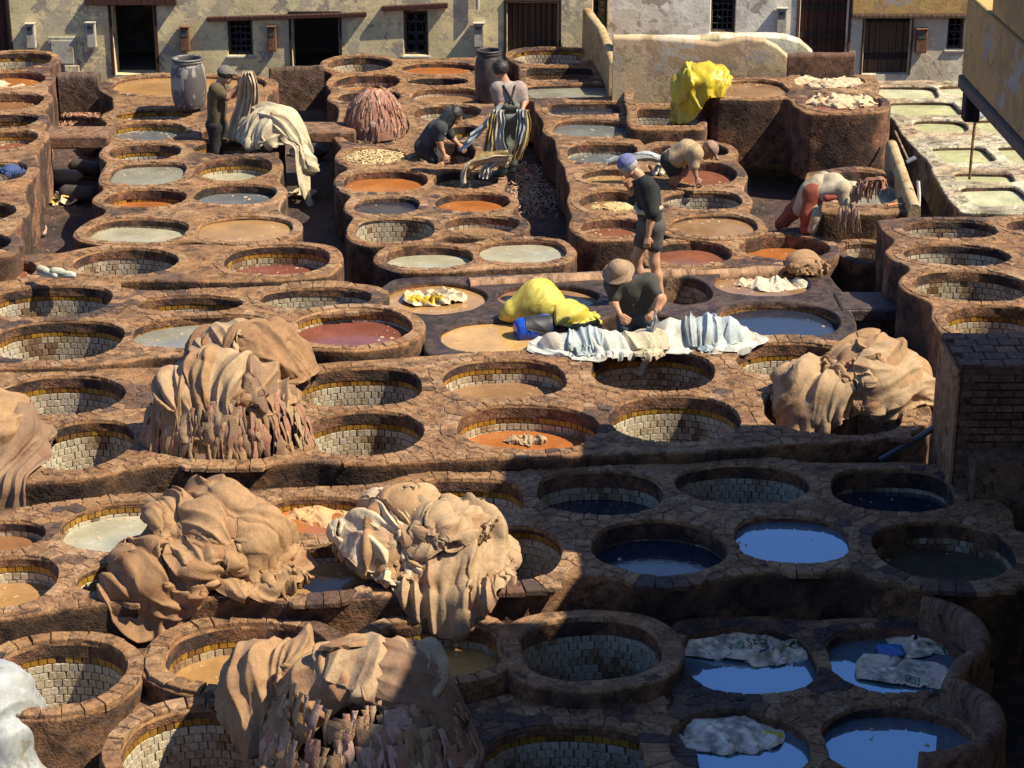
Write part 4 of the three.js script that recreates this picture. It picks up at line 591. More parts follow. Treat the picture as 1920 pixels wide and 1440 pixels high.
{ // ochre house, left two thirds
  const xE = [1.688,0.398,-36][0], D0 = [-9.372,-8.752,-0.638,2.318], D1 = [-6.956,-6.221,-0.924,0.806], W1 = [-4.964,-4.512,-0.108,0.547], D2 = [-3.841,-3.007,-0.924,0.63], W2 = [-1.896,-1.454,-0.108,0.695], D3 = [-0.092,0.808,-0.924,0.825], W3 = [1.394,1.662,0.286,0.899];
  D0[2] = D1[2] = D2[2] = D3[2] = -0.45;
  const g = house('ochre_house', 'long ochre-plastered house with dark doorways along the back left', -13, xE, 3.3, plasterL, [D0, D1, W1, D2, W2, D3, W3]);
  plankDoor(g, ...D0, wood.red, 6); frameOf(g, ...D0, wood.dark, 0.04); frameOf(g, ...D1, wood.red, 0.05); frameOf(g, ...D2, wood.dark, 0.04); plankDoor(g, ...D3, wood.brown, 9, { rails: [0.06], knocker: 1 }); frameOf(g, ...D3, wood.dark, 0.05);
  const leaf = box(D1[1] - 0.06, D1[1] - 0.01, D1[2], D1[3] - 0.02, ZF - 1.0, ZF - 0.36, 0.006); part('open_door_leaf', leaf, wood.red, g);
  grille(g, ...W1, 4, 5, [[0.125, 0.9, 0.045], [0.375, 0.9, 0.045], [0.625, 0.9, 0.045], [0.875, 0.9, 0.045], [0.5, 0.5, 0.09], [0.125, 0.1, 0.045], [0.375, 0.1, 0.045], [0.625, 0.1, 0.045], [0.875, 0.1, 0.045]], wood.old);
  grille(g, ...W2, 2, 4, [[0.25, 0.88, 0.07], [0.75, 0.88, 0.07], [0.5, 0.62, 0.12], [0.25, 0.12, 0.07], [0.75, 0.12, 0.07], [0.25, 0.37, 0.07], [0.75, 0.37, 0.07]]);
  grille(g, ...W3, 2, 4, [[0.5, 0.5, 0.06]], wood.dark);
  lintel(g, -7.384,-5.803,0.788,0.899); lintel(g, -5.294,-2.519,0.547,0.621, 0.03); lintel(g, -2.254,-1.11,0.714,0.797, 0.05);
  const pan = [-8.083,-7.6,-0.259,0.23]; const pg = thing('wall_hatch', 'whitish framed hatch low on the ochre wall between two meter boxes', 'hatch', [pan[0], pan[2], ZF]);
  part('hatch_door', box(pan[0] + 0.05, pan[1] - 0.05, pan[2] + 0.02, pan[3] - 0.06, ZF + 0.055, ZF + 0.075), pale, pg); part('hatch_frame', box(pan[0], pan[1], pan[2] - 0.02, pan[3], ZF + 0.013, ZF + 0.054), pale, pg); part('hatch_step', box(-7.824,-7.569,-0.477,-0.268, ZF + 0.013, ZF + 0.09), plasterL, pg);
  single('drain_pipe', tube([[-0.589,-0.589,1.23,1.23].slice(0, 1).concat([1.9, ZF + 0.08]), [-0.591,-0.591,0.862,0.862].filter((q, i) => i === 0).concat([-0.592,-0.592,0.714,0.714].slice(2, 3), [ZF + 0.08])], 0.035, 4, 10), pale, 'short pale drain pipe high on the ochre wall above a meter box', 'pipe');
  meter(-8.445,-8.285,0.042,0.463, 'pale meter box left of the whitish hatch', pale); meter(-7.396,-7.232,0.052,0.482, 'pale meter box between the whitish hatch and the dark doorway', pale); meter(-5.769,-5.607,-0.014,0.407, 'rust-edged meter box right of the first dark doorway', rusty); meter(-4.248,-4.098,-0.014,0.416, 'soot-stained rusty meter box beside the second dark doorway', rusty); meter(-0.667,-0.484,0.061,0.472, 'pale meter box left of the closed plank door', pale);
  // white house
  const xF = [5.872,0.398,-36][0], W4 = [3.441,3.891,0.286,0.954], D4 = [4.995,5.845,-0.924,1.413]; D4[2] = -0.45;
  const w = house('white_house', 'whitewashed house behind the low yellow walls', xE + 0.004, xF, 3.5, plasterW, [W4, D4]);
  grille(w, ...W4, 4, 5, [[0.5, 0.5, 0.09], [0.25, 0.85, 0.05], [0.75, 0.85, 0.05]], wood.old); plankDoor(w, ...D4, wood.red, 5, { rails: [0.36, 0.62], railMat: wood.dark }); frameOf(w, ...D4, wood.brown, 0.05);
  meter(4.586,4.762,0.323,0.732, 'pale meter box on the whitewashed wall', pale);
  // right house: pale below, yellow above a beam
  const D5 = [6.13,6.954,-0.924,0.565], W5 = [7.572,7.879,-0.005,0.602]; D5[2] = -0.45; const yb = [6.851,0.584,-36][1];
  const r = house('pale_house', 'pale house with yellow upper wall and weathered plank door at the back right', xF + 0.004, 13, 3.2, plasterR, [D5, W5]);
  plankDoor(r, ...D5, wood.old, 7, { rails: [0.3, 0.94], railMat: wood.dark }); frameOf(r, ...D5, wood.old, 0.03); grille(r, ...W5, 2, 4, [[0.5, 0.5, 0.06]], wood.old);
  part('yellow_upper_wall', box(xF + 0.02, 12.9, yb + 0.05, 3.19, ZF + 0.016, ZF + 0.09), plasterY, r); part('beam', box(xF + 0.02, 12.9, yb - 0.02, yb + 0.046, ZF + 0.016, ZF + 0.12), wood.old, r);
  meter(7.024,7.22,-0.042,0.37, 'rust-stained meter box right of the weathered plank door', rusty);
}

// ---------- the building on the right: its overhang is in view, its height shades the front vats ----------
{
  const g = thing('overhanging_house', 'yellow house with sloping timber edge jutting in from the right', 'house', [6.5, -1.4, -12]);
  const X = 3.88, XL = 4.8;
  part('lower_wall', box(XL, 9, -1.5, 3.52, -17.35, -5, 0.02), plasterY, g);
  part('upper_wall', box(X, 9, 3.62, 4.32, -17.72, -5, 0.02), plasterY, g);
  part('parapet', box(X + 0.004, 8.99, 4.323, 5.2, -16.8, -15.1, 0.02), plasterY, g); part('top_storey', box(X + 0.008, 8.98, 4.323, 6.6, -13.7, -5, 0.02), plasterY, g);
  part('eave_beam', box(X - 0.02, X + 0.16, 3.50, 3.617, -17.76, -5, 0.02), wood.grey, g);
  for (const z of [-17.62, -14.75]) part('joist_end', box(X + 0.0, X + 0.13, 3.26, 3.497, z, z + 0.16), wood.dark, g);
  const b = thing('brick_buttress', 'stepped brick buttress with tiled top and ochre side at the right edge', 'buttress', [4.6, -1.4, -17.6]);
  const bx = 4.03, brick = [[0.27, 0.14, 0.078], [0.23, 0.12, 0.068], [0.31, 0.165, 0.09], [0.19, 0.1, 0.06]].map((c) => MS({ color: col(...c), map: rep(earthMap, 1.5), bumpMap: rep(earthBump, 2), bumpScale: 0.012 }));
  part('core', box(bx, 5.2, -1.4, 1.0, -18.35, -17.46, 0.015), backing, b); part('plastered_side', box(bx - 0.03, bx - 0.002, -1.3, 0.99, -18.36, -17.44, 0.008), MS({ color: col(0.40, 0.205, 0.09), map: rep(earthMap, 0.7), bumpMap: rep(earthBump, 0.8), bumpScale: 0.012 }), b); part('lower_core', box(bx + 0.12, 5.2, -1.4, 0.25, -17.44, -17.12, 0.02), backing, b);
  const r = rng(77);
  for (let q = 0; q < 17; q++) for (let i = 0; i < 5; i++) { const y = 0.95 - q * 0.072, x = bx + 0.02 + i * 0.235 + (q % 2) * 0.1; if (y < -0.25) continue; part('brick', box(x, x + 0.225, y - 0.06, y, -17.462, -17.425 + r() * 0.012, 0.006), brick[Math.floor(r() * 4)], b); }
  for (let q = 0; q < 5; q++) for (let i = 0; i < 6; i++) { const x = bx + i * 0.2 + (q % 2) * 0.07, z = -18.34 + q * 0.178; const t = box(x, x + 0.19, 1.002, 1.03 + r() * 0.012, z, z + 0.168, 0.006); part('cap_tile', t, brick[Math.floor(r() * 4)], b); }
  single('grey_pipe', tube([[3.462,-0.15,-18.063], [3.859,-0.019,-18.3], [4.221,0.283,-18.2], [4.4, 0.32, -18.15]], 0.032, 20, 12), MS({ color: col(0.045, 0.05, 0.055), roughness: 0.35 }), 'dark grey pipe leaning from the buttress to the vats', 'pipe');
  single('grey_pipe', tube([[4.181,-0.252,-18.25], [4.248,-0.066,-18.2], [4.3, 0.05, -18.1]], 0.026, 8, 10), MS({ color: col(0.07, 0.07, 0.07), roughness: 0.4 }), 'short stub of grey pipe under the leaning pipe by the buttress', 'pipe');
}

// ---------- free-standing low walls ----------
const wallEarth = MS({ color: col(0.30, 0.16, 0.085), map: rep(earthMap, 0.6), bumpMap: rep(earthBump, 0.8), bumpScale: 0.008 }), wallOchre = MS({ color: col(0.50, 0.36, 0.18), map: rep(limeMap, 0.5), bumpMap: rep(earthBump, 0.7), bumpScale: 0.008 }), wallDusky = plaster([0.46, 0.34, 0.19], [0.34, 0.23, 0.125], 421), wallLime = MS({ color: col(0.66, 0.60, 0.42), map: rep(limeMap, 0.6), bumpMap: rep(earthBump, 0.9), bumpScale: 0.008 });
function lowWall(name, path, th, bottom, mat, label, capMat, wob = 0.012) { // path: [x, z, top height]
  const q = []; for (let i = 0; i < path.length - 1; i++) { const n = Math.max(2, Math.ceil(Math.hypot(path[i + 1][0] - path[i][0], path[i + 1][1] - path[i][1]) / 0.07)); for (let k = 0; k < n; k++) q.push([0, 1, 2].map((j) => lerp(path[i][j], path[i + 1][j], k / n))); } q.push(path[path.length - 1]);
  const prof = [[-1, 0], [-1, 0.35], [-1, 0.7], [-1, -0.06], [-0.8, -0.02], [-0.4, 0], [0, 0.004], [0.4, 0], [0.8, -0.02], [1, -0.06], [1, 0.7], [1, 0.35], [1, 0]], p = [], u = [], ix = []; let s = 0;
  q.forEach((c, i) => { const a = q[Math.max(0, i - 1)], b = q[Math.min(q.length - 1, i + 1)], dx = b[0] - a[0], dz = b[1] - a[1], l = Math.hypot(dx, dz) || 1, nx = -dz / l, nz = dx / l; s += 0.07;
    prof.forEach(([o, t], k) => { const top = c[2] + 0.02 * noise(c[0] * 2, c[1] * 2, 7) + 0.008 * noise(c[0] * 9, c[1] * 9, 3), y = k === 0 || k === 12 ? bottom : k === 1 || k === 11 ? lerp(bottom, top, 0.4) : k === 2 || k === 10 ? lerp(bottom, top, 0.75) : top + t, w = o * th / 2 + (Math.abs(o) === 1 ? Math.sign(o) * wob * fbm(c[0] * 1.2, y * 1.2, c[1] * 1.2, 2) * 1.6 : 0); p.push(c[0] + nx * w, y, c[1] + nz * w); u.push(s, y + o * 0.1); }); });
  const R = prof.length; for (let i = 0; i < q.length - 1; i++) for (let k = 0; k < R - 1; k++) { const a = i * R + k, b = a + R; ix.push(a, b + 1, b, a, a + 1, b + 1); }
  for (const e of [0, q.length - 1]) { const c0 = p.length / 3; for (let k = 0; k < R; k++) { const o = (e * R + k) * 3; p.push(p[o], p[o + 1], p[o + 2]); u.push(p[o] + p[o + 2], p[o + 1]); } for (let k = 1; k < R - 1; k++) e ? ix.push(c0, c0 + k + 1, c0 + k) : ix.push(c0, c0 + k, c0 + k + 1); }
  return single(name, geom(p, ix, u), mat, label, 'wall');
}
{
  const arc = (v, g, a0, a1, n, top) => { const o = []; for (let i = 0; i <= n; i++) { const a = lerp(a0, a1, i / n) * Math.PI / 180; o.push([v.x + (v.rx + g) * Math.cos(a), v.z + (v.rz + g) * Math.sin(a), top]); } return o; };
  const v8 = VATS.find((v) => v.label.includes('blue scrap')), v10 = VATS.find((v) => v.label.includes('lower right bend'));
  lowWall('curved_parapet', [...arc(v8, 0.11, -62, 52, 22, -0.16), ...arc(v10, 0.11, -48, 88, 24, -0.16)], 0.15, -1.1, MS({ color: col(0.28, 0.145, 0.08), map: rep(earthMap, 0.6), bumpMap: rep(earthBump, 0.9), bumpScale: 0.012 }), 'brown wavy parapet hugging the mirroring vats at the lower right');
  const a = [1.399,0.06,-35.56], b = [1.625,0.06,-32.482]; lowWall('boundary_wall', [[a[0] - 0.1, a[2] - 0.3, 0.75], [lerp(a[0], b[0], 0.4), lerp(a[2], b[2], 0.4), 0.72], [lerp(a[0], b[0], 0.7), lerp(a[2], b[2], 0.7), 0.64], [b[0], b[2], 0.52]], 0.17, -0.4, wallOchre, 'low ochre wall running back from the grey bath to the houses');
    const wp = [[1.564,1.081,-31.9], [2.058,1.081,-31.9], [2.801,1.015,-31.9], [3.173,0.982,-31.9], [3.581,1.065,-31.9], [3.887,1.031,-31.9], [4.09,0.932,-31.9], [4.261,0.79,-31.9]].map((p) => [p[0], -31.9, p[1]]);
  lowWall('boundary_wall', wp, 0.18, -0.4, wallDusky, 'dusky plastered wall with a swooping top behind the yellow sheet'); const w2 = [[4.21,0.905,-31.4], [5.217,0.921,-31.4]].map((p) => [p[0], -31.4, p[1]]);
  lowWall('boundary_wall', [[w2[0][0], -31.4, w2[0][2]], [w2[1][0], -31.4, w2[1][2]]], 0.16, -0.4, MS({ color: col(0.15, 0.078, 0.045), map: rep(earthMap, 0.7), bumpMap: rep(earthBump, 0.9), bumpScale: 0.008 }), 'short dark brown wall behind the high vats');
  const lw = [[1.628,0.817,-33.2], [2.913,0.817,-33.2], [3.682,0.852,-33.2], [4.368,0.834,-33.2], [4.629,0.765,-33.2], [4.826,0.592,-33.2]].map((p) => [p[0], -33.2, p[1]]); lowWall('limewashed_wall', lw, 0.35, -0.4, wallLime, 'thick limewashed wall with rounded end in front of the white house');
  const d = [5.262,0.35,-28.103], e = [5.037,0.3,-25.049]; lowWall('boundary_wall', [[d[0], d[2], 0.4], [e[0], e[2], 0.34]], 0.15, -0.4, wallOchre, 'slanting ochre wall between the deep vat and the lime pits');
  const f = [-0.497,0.06,-23.075], h2 = [3.638,0.06,-23.691]; lowWall('kerb', [[f[0], f[2], 0.015], [lerp(f[0], h2[0], 0.5), lerp(f[2], h2[2], 0.5) , 0.02], [h2[0], h2[2], 0.02]], 0.26, -0.4, MS({ color: col(0.42, 0.245, 0.135), map: rep(earthMap, 0.6), bumpMap: rep(earthBump, 0.8), bumpScale: 0.008 }), 'low sandy kerb along the back of the wet deck', null, 0.01);
  const s0 = [3.839,0,-22.551], s1 = [4.747,0,-22.686], s2 = [4.631,0,-22.062]; single('slab_bridge', box(s0[0] - 0.15, s1[0] + 0.12, -0.16, -0.005, s1[2] + 0.0, s2[2] + 0.03, 0.03), MS({ color: col(0.10, 0.065, 0.055), map: rep(earthMap, 0.7), bumpMap: rep(earthBump, 1), bumpScale: 0.02, roughness: 0.45 }), 'wet stone slab bridging from the dark deck to the right block', 'slab');
  const s3 = [-6.758,0.2,-29.812], s4 = [-5.899,0.2,-29.178]; single('slab_bridge', box(s3[0] - 0.1, s4[0] + 0.1, -0.02, 0.17, s3[2], s4[2], 0.03), wallEarth, 'brown slab bridging the gap between the two left blocks', 'slab');
  const g0 = [-7.407,0,-33.588], g1 = [-6.761,0,-33.588]; lowWall('boundary_wall', [[g0[0], g0[2], 0.12], [g1[0], g1[2], 0.12]], 0.3, -0.5, MS({ color: col(0.16, 0.10, 0.07), map: rep(earthMap, 0.7), bumpMap: rep(earthBump, 0.8), bumpScale: 0.02 }), 'low grey rubble wall between the far left block and the wide oval vat');
  const k0 = [-3.955,0.2,-33.482], k1 = [-3.097,0.2,-33.724]; lowWall('boundary_wall', [[k0[0], k0[2], 0.22], [k1[0], k1[2], 0.22]], 0.14, -0.5, MS({ color: col(0.14, 0.078, 0.045), map: rep(earthMap, 0.7), bumpMap: rep(earthBump, 0.8), bumpScale: 0.02 }), 'low brown wall linking the left and centre blocks below the dark doorway');
  const k2 = [-3.372,0.1,-30.283], k3 = [-2.49,0.1,-29.638]; single('slab_bridge', box(k2[0] - 0.2, k3[0] + 0.2, -0.05, 0.12, k2[2], k3[2], 0.03), wallEarth, 'brown slab bridging the gap between the left and centre blocks', 'slab');
}

// ---------- hides: sheets let fall over what carries them ----------
const sdEll = (cx, cy, cz, rx, ry, rz) => (x, y, z) => { const a = (x - cx) / rx, b = (y - cy) / ry, c = (z - cz) / rz, k0 = Math.sqrt(a * a + b * b + c * c), a2 = a / rx, b2 = b / ry, c2 = c / rz, k1 = Math.sqrt(a2 * a2 + b2 * b2 + c2 * c2); return k1 < 1e-6 ? -Math.min(rx, ry, rz) : k0 * (k0 - 1) / k1; };
const sdBox = (x0, x1, y0, y1, z0, z1, r = 0.03) => { const cx = (x0 + x1) / 2, cy = (y0 + y1) / 2, cz = (z0 + z1) / 2, hx = (x1 - x0) / 2 - r, hy = (y1 - y0) / 2 - r, hz = (z1 - z0) / 2 - r; return (x, y, z) => { const a = Math.abs(x - cx) - hx, b = Math.abs(y - cy) - hy, c = Math.abs(z - cz) - hz; const p = a > 0 ? a : 0, q = b > 0 ? b : 0, s = c > 0 ? c : 0; return Math.sqrt(p * p + q * q + s * s) + Math.min(0, Math.max(a, b, c)) - r; }; };
const sdAny = (...f) => (x, y, z) => { let d = 1e9; for (const g of f) { const e = g(x, y, z); if (e < d) d = e; } return d; };
const sdSoft = (k, ...f) => (x, y, z) => { let d = f[0](x, y, z); for (let i = 1; i < f.length; i++) d = smin(d, f[i](x, y, z), k); return d; };
const lumpy = (f, a = 0.1, q = 3.1) => (x, y, z) => f(x, y, z) - a * noise(x * q, y * q, z * q) - a * 0.4 * noise(x * q * 2.3, y * q * 2.3, z * q * 2.3);
const sdOff = (f, o) => (x, y, z) => f(x, y, z) - o;
// w, d: size of the flat sheet; at: centre it is dropped from; squeeze: how far it is bunched up; turn; lift
function drape({ n = 64, fine = 1, w, d, at, squeeze = 0.6, squeezeZ, turn = 0, sdf, steps = 48, iters = 5, seed = 1, bend = 0.18, th = 0.014, round = 1, bump = 0.04, fold = 0.26, crease = 0.034, dirn, curve, fric = 0.9, pin }) {
  const nu = n, nv = Math.max(8, Math.round(n * d / w)), N = nu * nv, r = rng(seed), X = new Float32Array(N * 3), O = new Float32Array(N * 3), F = new Float32Array(N * 2), c = Math.cos(turn), s = Math.sin(turn);
  const sz = squeezeZ ?? squeeze;
  for (let j = 0; j < nv; j++) for (let i = 0; i < nu; i++) {
    const k = j * nu + i; let u = i / (nu - 1) * 2 - 1, v = j / (nv - 1) * 2 - 1; const U = lerp(u, u * Math.sqrt(1 - v * v / 2), round), V = lerp(v, v * Math.sqrt(1 - u * u / 2), round), e = 1 + 0.10 * noise(U * 2 + seed, V * 2, seed) * round;
    F[k * 2] = U * e * w / 2; F[k * 2 + 1] = V * e * d / 2;
    let x = F[k * 2] * squeeze, z = F[k * 2 + 1] * sz, y = 0;
    { // bunched: folds whose depth takes up the length that squeezing frees
      const fx = F[k * 2], fz = F[k * 2 + 1], wx = 0.16 * noise(fx * 1.7 + seed, fz * 1.7, 3), wz = 0.16 * noise(fx * 1.7, fz * 1.7 + seed, 7), lam = fold * (0.8 + 0.5 * noise(fx * 1.1, fz * 1.1, seed + 20));
      const A1 = fold * 0.32 * Math.sqrt(Math.max(0, 1 / squeeze - 1)), A2 = fold * 0.32 * Math.sqrt(Math.max(0, 1 / sz - 1));
      y = A1 * Math.sin((fx + wx) * 6.283 / fold + 2.2 * noise(fx * 2.1, fz * 2.1, seed + 4)) + A2 * Math.sin((fz + wz) * 6.283 / fold + 2.2 * noise(fx * 2.3, fz * 2.3, seed + 9)) + bump * noise(fx * 5, fz * 5, seed);
    }
    if (curve) { const q = curve(x, z, U, V); x = q[0]; y += q[1]; z = q[2]; }
    X[k * 3] = at[0] + x * c - z * s; X[k * 3 + 1] = at[1] + y; X[k * 3 + 2] = at[2] + x * s + z * c;
  }
  O.set(X);  const C = []; const link = (a, b, st) => { const p = F[a * 2] - F[b * 2], q = F[a * 2 + 1] - F[b * 2 + 1]; C.push(a, b, Math.sqrt(p * p + q * q), st); };
  for (let j = 0; j < nv; j++) for (let i = 0; i < nu; i++) { const k = j * nu + i; if (i + 1 < nu) link(k, k + 1, 0.9); if (j + 1 < nv) link(k, k + nu, 0.9); if (i + 1 < nu && j + 1 < nv) { link(k, k + nu + 1, 0.5); link(k + 1, k + nu, 0.5); } if (i + 2 < nu) link(k, k + 2, bend); if (j + 2 < nv) link(k, k + 2 * nu, bend); if (i + 4 < nu) link(k, k + 4, bend * 0.5); if (j + 4 < nv) link(k, k + 4 * nu, bend * 0.5); }
  const M = C.length / 4, A = Int32Array.from({ length: M }, (_, i) => C[i * 4]), B = Int32Array.from({ length: M }, (_, i) => C[i * 4 + 1]), Ln = Float32Array.from({ length: M }, (_, i) => C[i * 4 + 2]), St = Float32Array.from({ length: M }, (_, i) => C[i * 4 + 3]);
  const pinned = pin ? Array.from({ length: N }, (_, k) => pin(F[k * 2] / (w / 2), F[k * 2 + 1] / (d / 2))) : null;
  const G = 0.0032, e = 0.006;
  for (let t = 0; t < steps; t++) {
    const dm = t < steps * 0.7 ? 0.96 : 0.85;
    for (let k = 0; k < N; k++) { if (pinned && pinned[k]) continue; const a = k * 3; for (let q = 0; q < 3; q++) { let v = (X[a + q] - O[a + q]) * dm; if (q !== 1) v *= 0.6; v = v > 0.05 ? 0.05 : v < -0.05 ? -0.05 : v; O[a + q] = X[a + q]; X[a + q] += v; } X[a + 1] -= G; }
    for (let it = 0; it < iters; it++) for (let m = 0; m < M; m++) { const a = A[m] * 3, b = B[m] * 3, dx = X[b] - X[a], dy = X[b + 1] - X[a + 1], dz = X[b + 2] - X[a + 2], l = Math.sqrt(dx * dx + dy * dy + dz * dz) + 1e-9; if (St[m] < 0.4 && l > Ln[m]) continue; let f = (l - Ln[m]) / l * 0.5 * St[m]; const pa = pinned && pinned[A[m]], pb = pinned && pinned[B[m]]; if (!pa) { X[a] += dx * f; X[a + 1] += dy * f; X[a + 2] += dz * f; } if (!pb) { X[b] -= dx * f; X[b + 1] -= dy * f; X[b + 2] -= dz * f; } }
    for (let k = 0; k < N; k++) { const a = k * 3, x = X[a], y = X[a + 1], z = X[a + 2], D = sdf(x, y, z) - th; if (D < 0) { const gx = sdf(x + e, y, z) - sdf(x - e, y, z), gy = sdf(x, y + e, z) - sdf(x, y - e, z), gz = sdf(x, y, z + e) - sdf(x, y, z - e), l = Math.sqrt(gx * gx + gy * gy + gz * gz) || 1, q = Math.max(D, -0.06); X[a] -= gx / l * q; X[a + 1] -= gy / l * q; X[a + 2] -= gz / l * q; for (let p = 0; p < 3; p++) O[a + p] = lerp(O[a + p], X[a + p], fric); } }
  }
  // smooth once, then give the sheet thickness
  const Y = Float32Array.from(X); for (let j = 1; j < nv - 1; j++) for (let i = 1; i < nu - 1; i++) { const k = j * nu + i; for (let p = 0; p < 3; p++) Y[k * 3 + p] = X[k * 3 + p] * 0.5 + 0.125 * (X[(k - 1) * 3 + p] + X[(k + 1) * 3 + p] + X[(k - nu) * 3 + p] + X[(k + nu) * 3 + p]); }
  let NU = nu, NV = nv, YY = Y, FF = F;
  if (fine) { // twice as fine, along cubic curves through the simulated points
    NU = nu * 2 - 1; NV = nv * 2 - 1;
    const up = (S, c) => { const H = new Float32Array(NU * nv * c), R = new Float32Array(NU * NV * c), g = (a, b, d, e) => (9 * (b + d) - a - e) / 16;
      for (let j = 0; j < nv; j++) for (let i = 0; i < NU; i++) for (let p = 0; p < c; p++) { const q = i >> 1, at = (k) => S[(j * nu + Math.max(0, Math.min(nu - 1, k))) * c + p]; H[(j * NU + i) * c + p] = i & 1 ? g(at(q - 1), at(q), at(q + 1), at(q + 2)) : at(q); }
      for (let j = 0; j < NV; j++) for (let i = 0; i < NU; i++) for (let p = 0; p < c; p++) { const q = j >> 1, at = (k) => H[(Math.max(0, Math.min(nv - 1, k)) * NU + i) * c + p]; R[(j * NU + i) * c + p] = j & 1 ? g(at(q - 1), at(q), at(q + 1), at(q + 2)) : at(q); } return R; };
    YY = up(Y, 3); FF = up(F, 2);
  }
  return creased(YY, FF, NU, NV);
  function creased(Y, F, nu, nv) { const N = nu * nv;
  // the finer creases: round ridges with tight valleys, running across the hide in a wandering direction
  if (crease > 0) {
    const ix = []; for (let j = 0; j < nv - 1; j++) for (let i = 0; i < nu - 1; i++) { const a = j * nu + i; ix.push(a, a + nu, a + nu + 1, a, a + nu + 1, a + 1); }
    const nn = geom(Array.from(Y), ix).attributes.normal.array, al = (dirn ?? seed * 1.7), ca = Math.cos(al), sa = Math.sin(al);
    for (let k = 0; k < N; k++) { const fx = F[k * 2], fz = F[k * 2 + 1];
      const edge = 0.35 + 0.65 * clamp(Math.min(k % nu, nu - 1 - k % nu, Math.floor(k / nu), nv - 1 - Math.floor(k / nu)) / 4), wx = 0.22 * noise(fx * 1.5 + seed, fz * 1.5, 2), wz = 0.22 * noise(fx * 1.5, fz * 1.5 + seed, 8);
      const al2 = 0.8 * noise(fx * 0.7 + seed * 3, fz * 0.8, 12), c2 = Math.cos(al + al2), s2 = Math.sin(al + al2), ac = (fx + wx) * c2 + (fz + wz) * s2, lo = -(fx + wx) * s2 + (fz + wz) * c2;
      const R = (fa, fl, o) => Math.pow(1 - Math.min(1, Math.abs(noise(ac * fa + o, lo * fl, seed + o)) * 2.3), 1.35), D = crease * edge * (1.5 * R(2.6, 0.5, 1) + 1.75 * R(4.4, 0.7, 5) * (0.75 + 0.8 * noise(fx * 1.6, fz * 1.6, seed)) + 0.95 * R(8.2, 1.4, 9) * (0.65 + noise(fx * 2.1 + 3, fz * 2.1, seed)) - 0.75);
      for (let p = 0; p < 3; p++) Y[k * 3 + p] += nn[k * 3 + p] * D; }
  }
  return sheet(Y, nu, nv, (k) => [F[k * 2], F[k * 2 + 1]], 0.007); }
}
function sheet(Y, nu, nv, uvOf, t) {
  const N = nu * nv, ix = []; for (let j = 0; j < nv - 1; j++) for (let i = 0; i < nu - 1; i++) { const a = j * nu + i, b = a + 1, c = a + nu, d = c + 1; (i + j) % 2 ? ix.push(a, c, b, b, c, d) : ix.push(a, c, d, a, d, b); }
  const g0 = geom(Array.from(Y), ix), n = g0.attributes.normal.array, p = new Array(N * 6), u = new Array(N * 4);
  for (let k = 0; k < N; k++) { const q = uvOf(k); for (let s = 0; s < 2; s++) { const o = (k + s * N); for (let m = 0; m < 3; m++) p[o * 3 + m] = Y[k * 3 + m] + n[k * 3 + m] * (s ? -t : 0); u[o * 2] = q[0]; u[o * 2 + 1] = q[1]; } }
  const I = ix.slice(); for (let i = 0; i < ix.length; i += 3) I.push(ix[i] + N, ix[i + 2] + N, ix[i + 1] + N);
  const rimQ = (a, b) => I.push(a, b, b + N, a, b + N, a + N); for (let i = 0; i < nu - 1; i++) { rimQ(i + 1, i); rimQ((nv - 1) * nu + i, (nv - 1) * nu + i + 1); } for (let j = 0; j < nv - 1; j++) { rimQ(j * nu, (j + 1) * nu); rimQ((j + 1) * nu + nu - 1, j * nu + nu - 1); }
  return geom(p, I, u);
}
const hideM = (r, g, b, o = {}) => MS({ color: col(r, g, b), map: rep(hideMap, 0.9), bumpMap: rep(hideBump, 1.5), bumpScale: 0.005, roughness: 0.85, ...o });
const HM = { tan: hideM(0.37, 0.212, 0.098), brown: hideM(0.315, 0.168, 0.073), beige: hideM(0.42, 0.275, 0.148), pink: hideM(0.38, 0.18, 0.11), dusk: hideM(0.25, 0.146, 0.08), cream: hideM(0.57, 0.48, 0.31), white: hideM(0.54, 0.54, 0.47), blue: hideM(0.40, 0.45, 0.45), gold: hideM(0.50, 0.36, 0.14), flesh: hideM(0.50, 0.31, 0.22), pale: hideM(0.62, 0.47, 0.30) };
// a torn strip hanging from a point: follows the surface outward a little, then hangs
function strip(p, dir, len, w, r, sdf) {
  const n = 7, P = [], U = [], I = []; let x = p[0], y = p[1], z = p[2]; const a0 = Math.atan2(dir[1], dir[0]) + (r() - 0.5) * 0.6; let tw = (r() - 0.5) * 3.4, e = 0.01, sw = (r() - 0.5) * 0.5; w *= 0.35 + 0.9 * r() * r();
  for (let i = 0; i <= n; i++) { const k = i / n, hw = w / 2 * (1 - 0.7 * k * k) * (0.6 + 0.8 * r()), a = a0 + Math.PI / 2 + tw * k, tx = Math.cos(a), tz = Math.sin(a); P.push(x - tx * hw, y, z - tz * hw, x + Math.cos(a0) * 0.012, y + 0.004, z + Math.sin(a0) * 0.012, x + tx * hw, y, z + tz * hw); U.push(0, k * len, w / 2, k * len, w, k * len);
    const st = len / n; x += Math.cos(a0) * st * (i < 2 ? 0.35 : 0.03) + Math.cos(a0 + 1.57) * st * sw; z += Math.sin(a0) * st * (i < 2 ? 0.35 : 0.03) + Math.sin(a0 + 1.57) * st * sw; y -= st * (i < 2 ? 0.9 : 1);
    if (sdf) { const D = sdf(x, y, z) - 0.012; if (D < 0) { const gx = sdf(x + e, y, z) - sdf(x - e, y, z), gz = sdf(x, y, z + e) - sdf(x, y, z - e), l = Math.hypot(gx, gz) || 1; x -= gx / l * D; z -= gz / l * D; } } }
  for (let i = 0; i < n; i++) { const a = i * 3; I.push(a, a + 3, a + 4, a, a + 4, a + 1, a + 1, a + 4, a + 5, a + 1, a + 5, a + 2); }
  return geom(P, I, U);
}
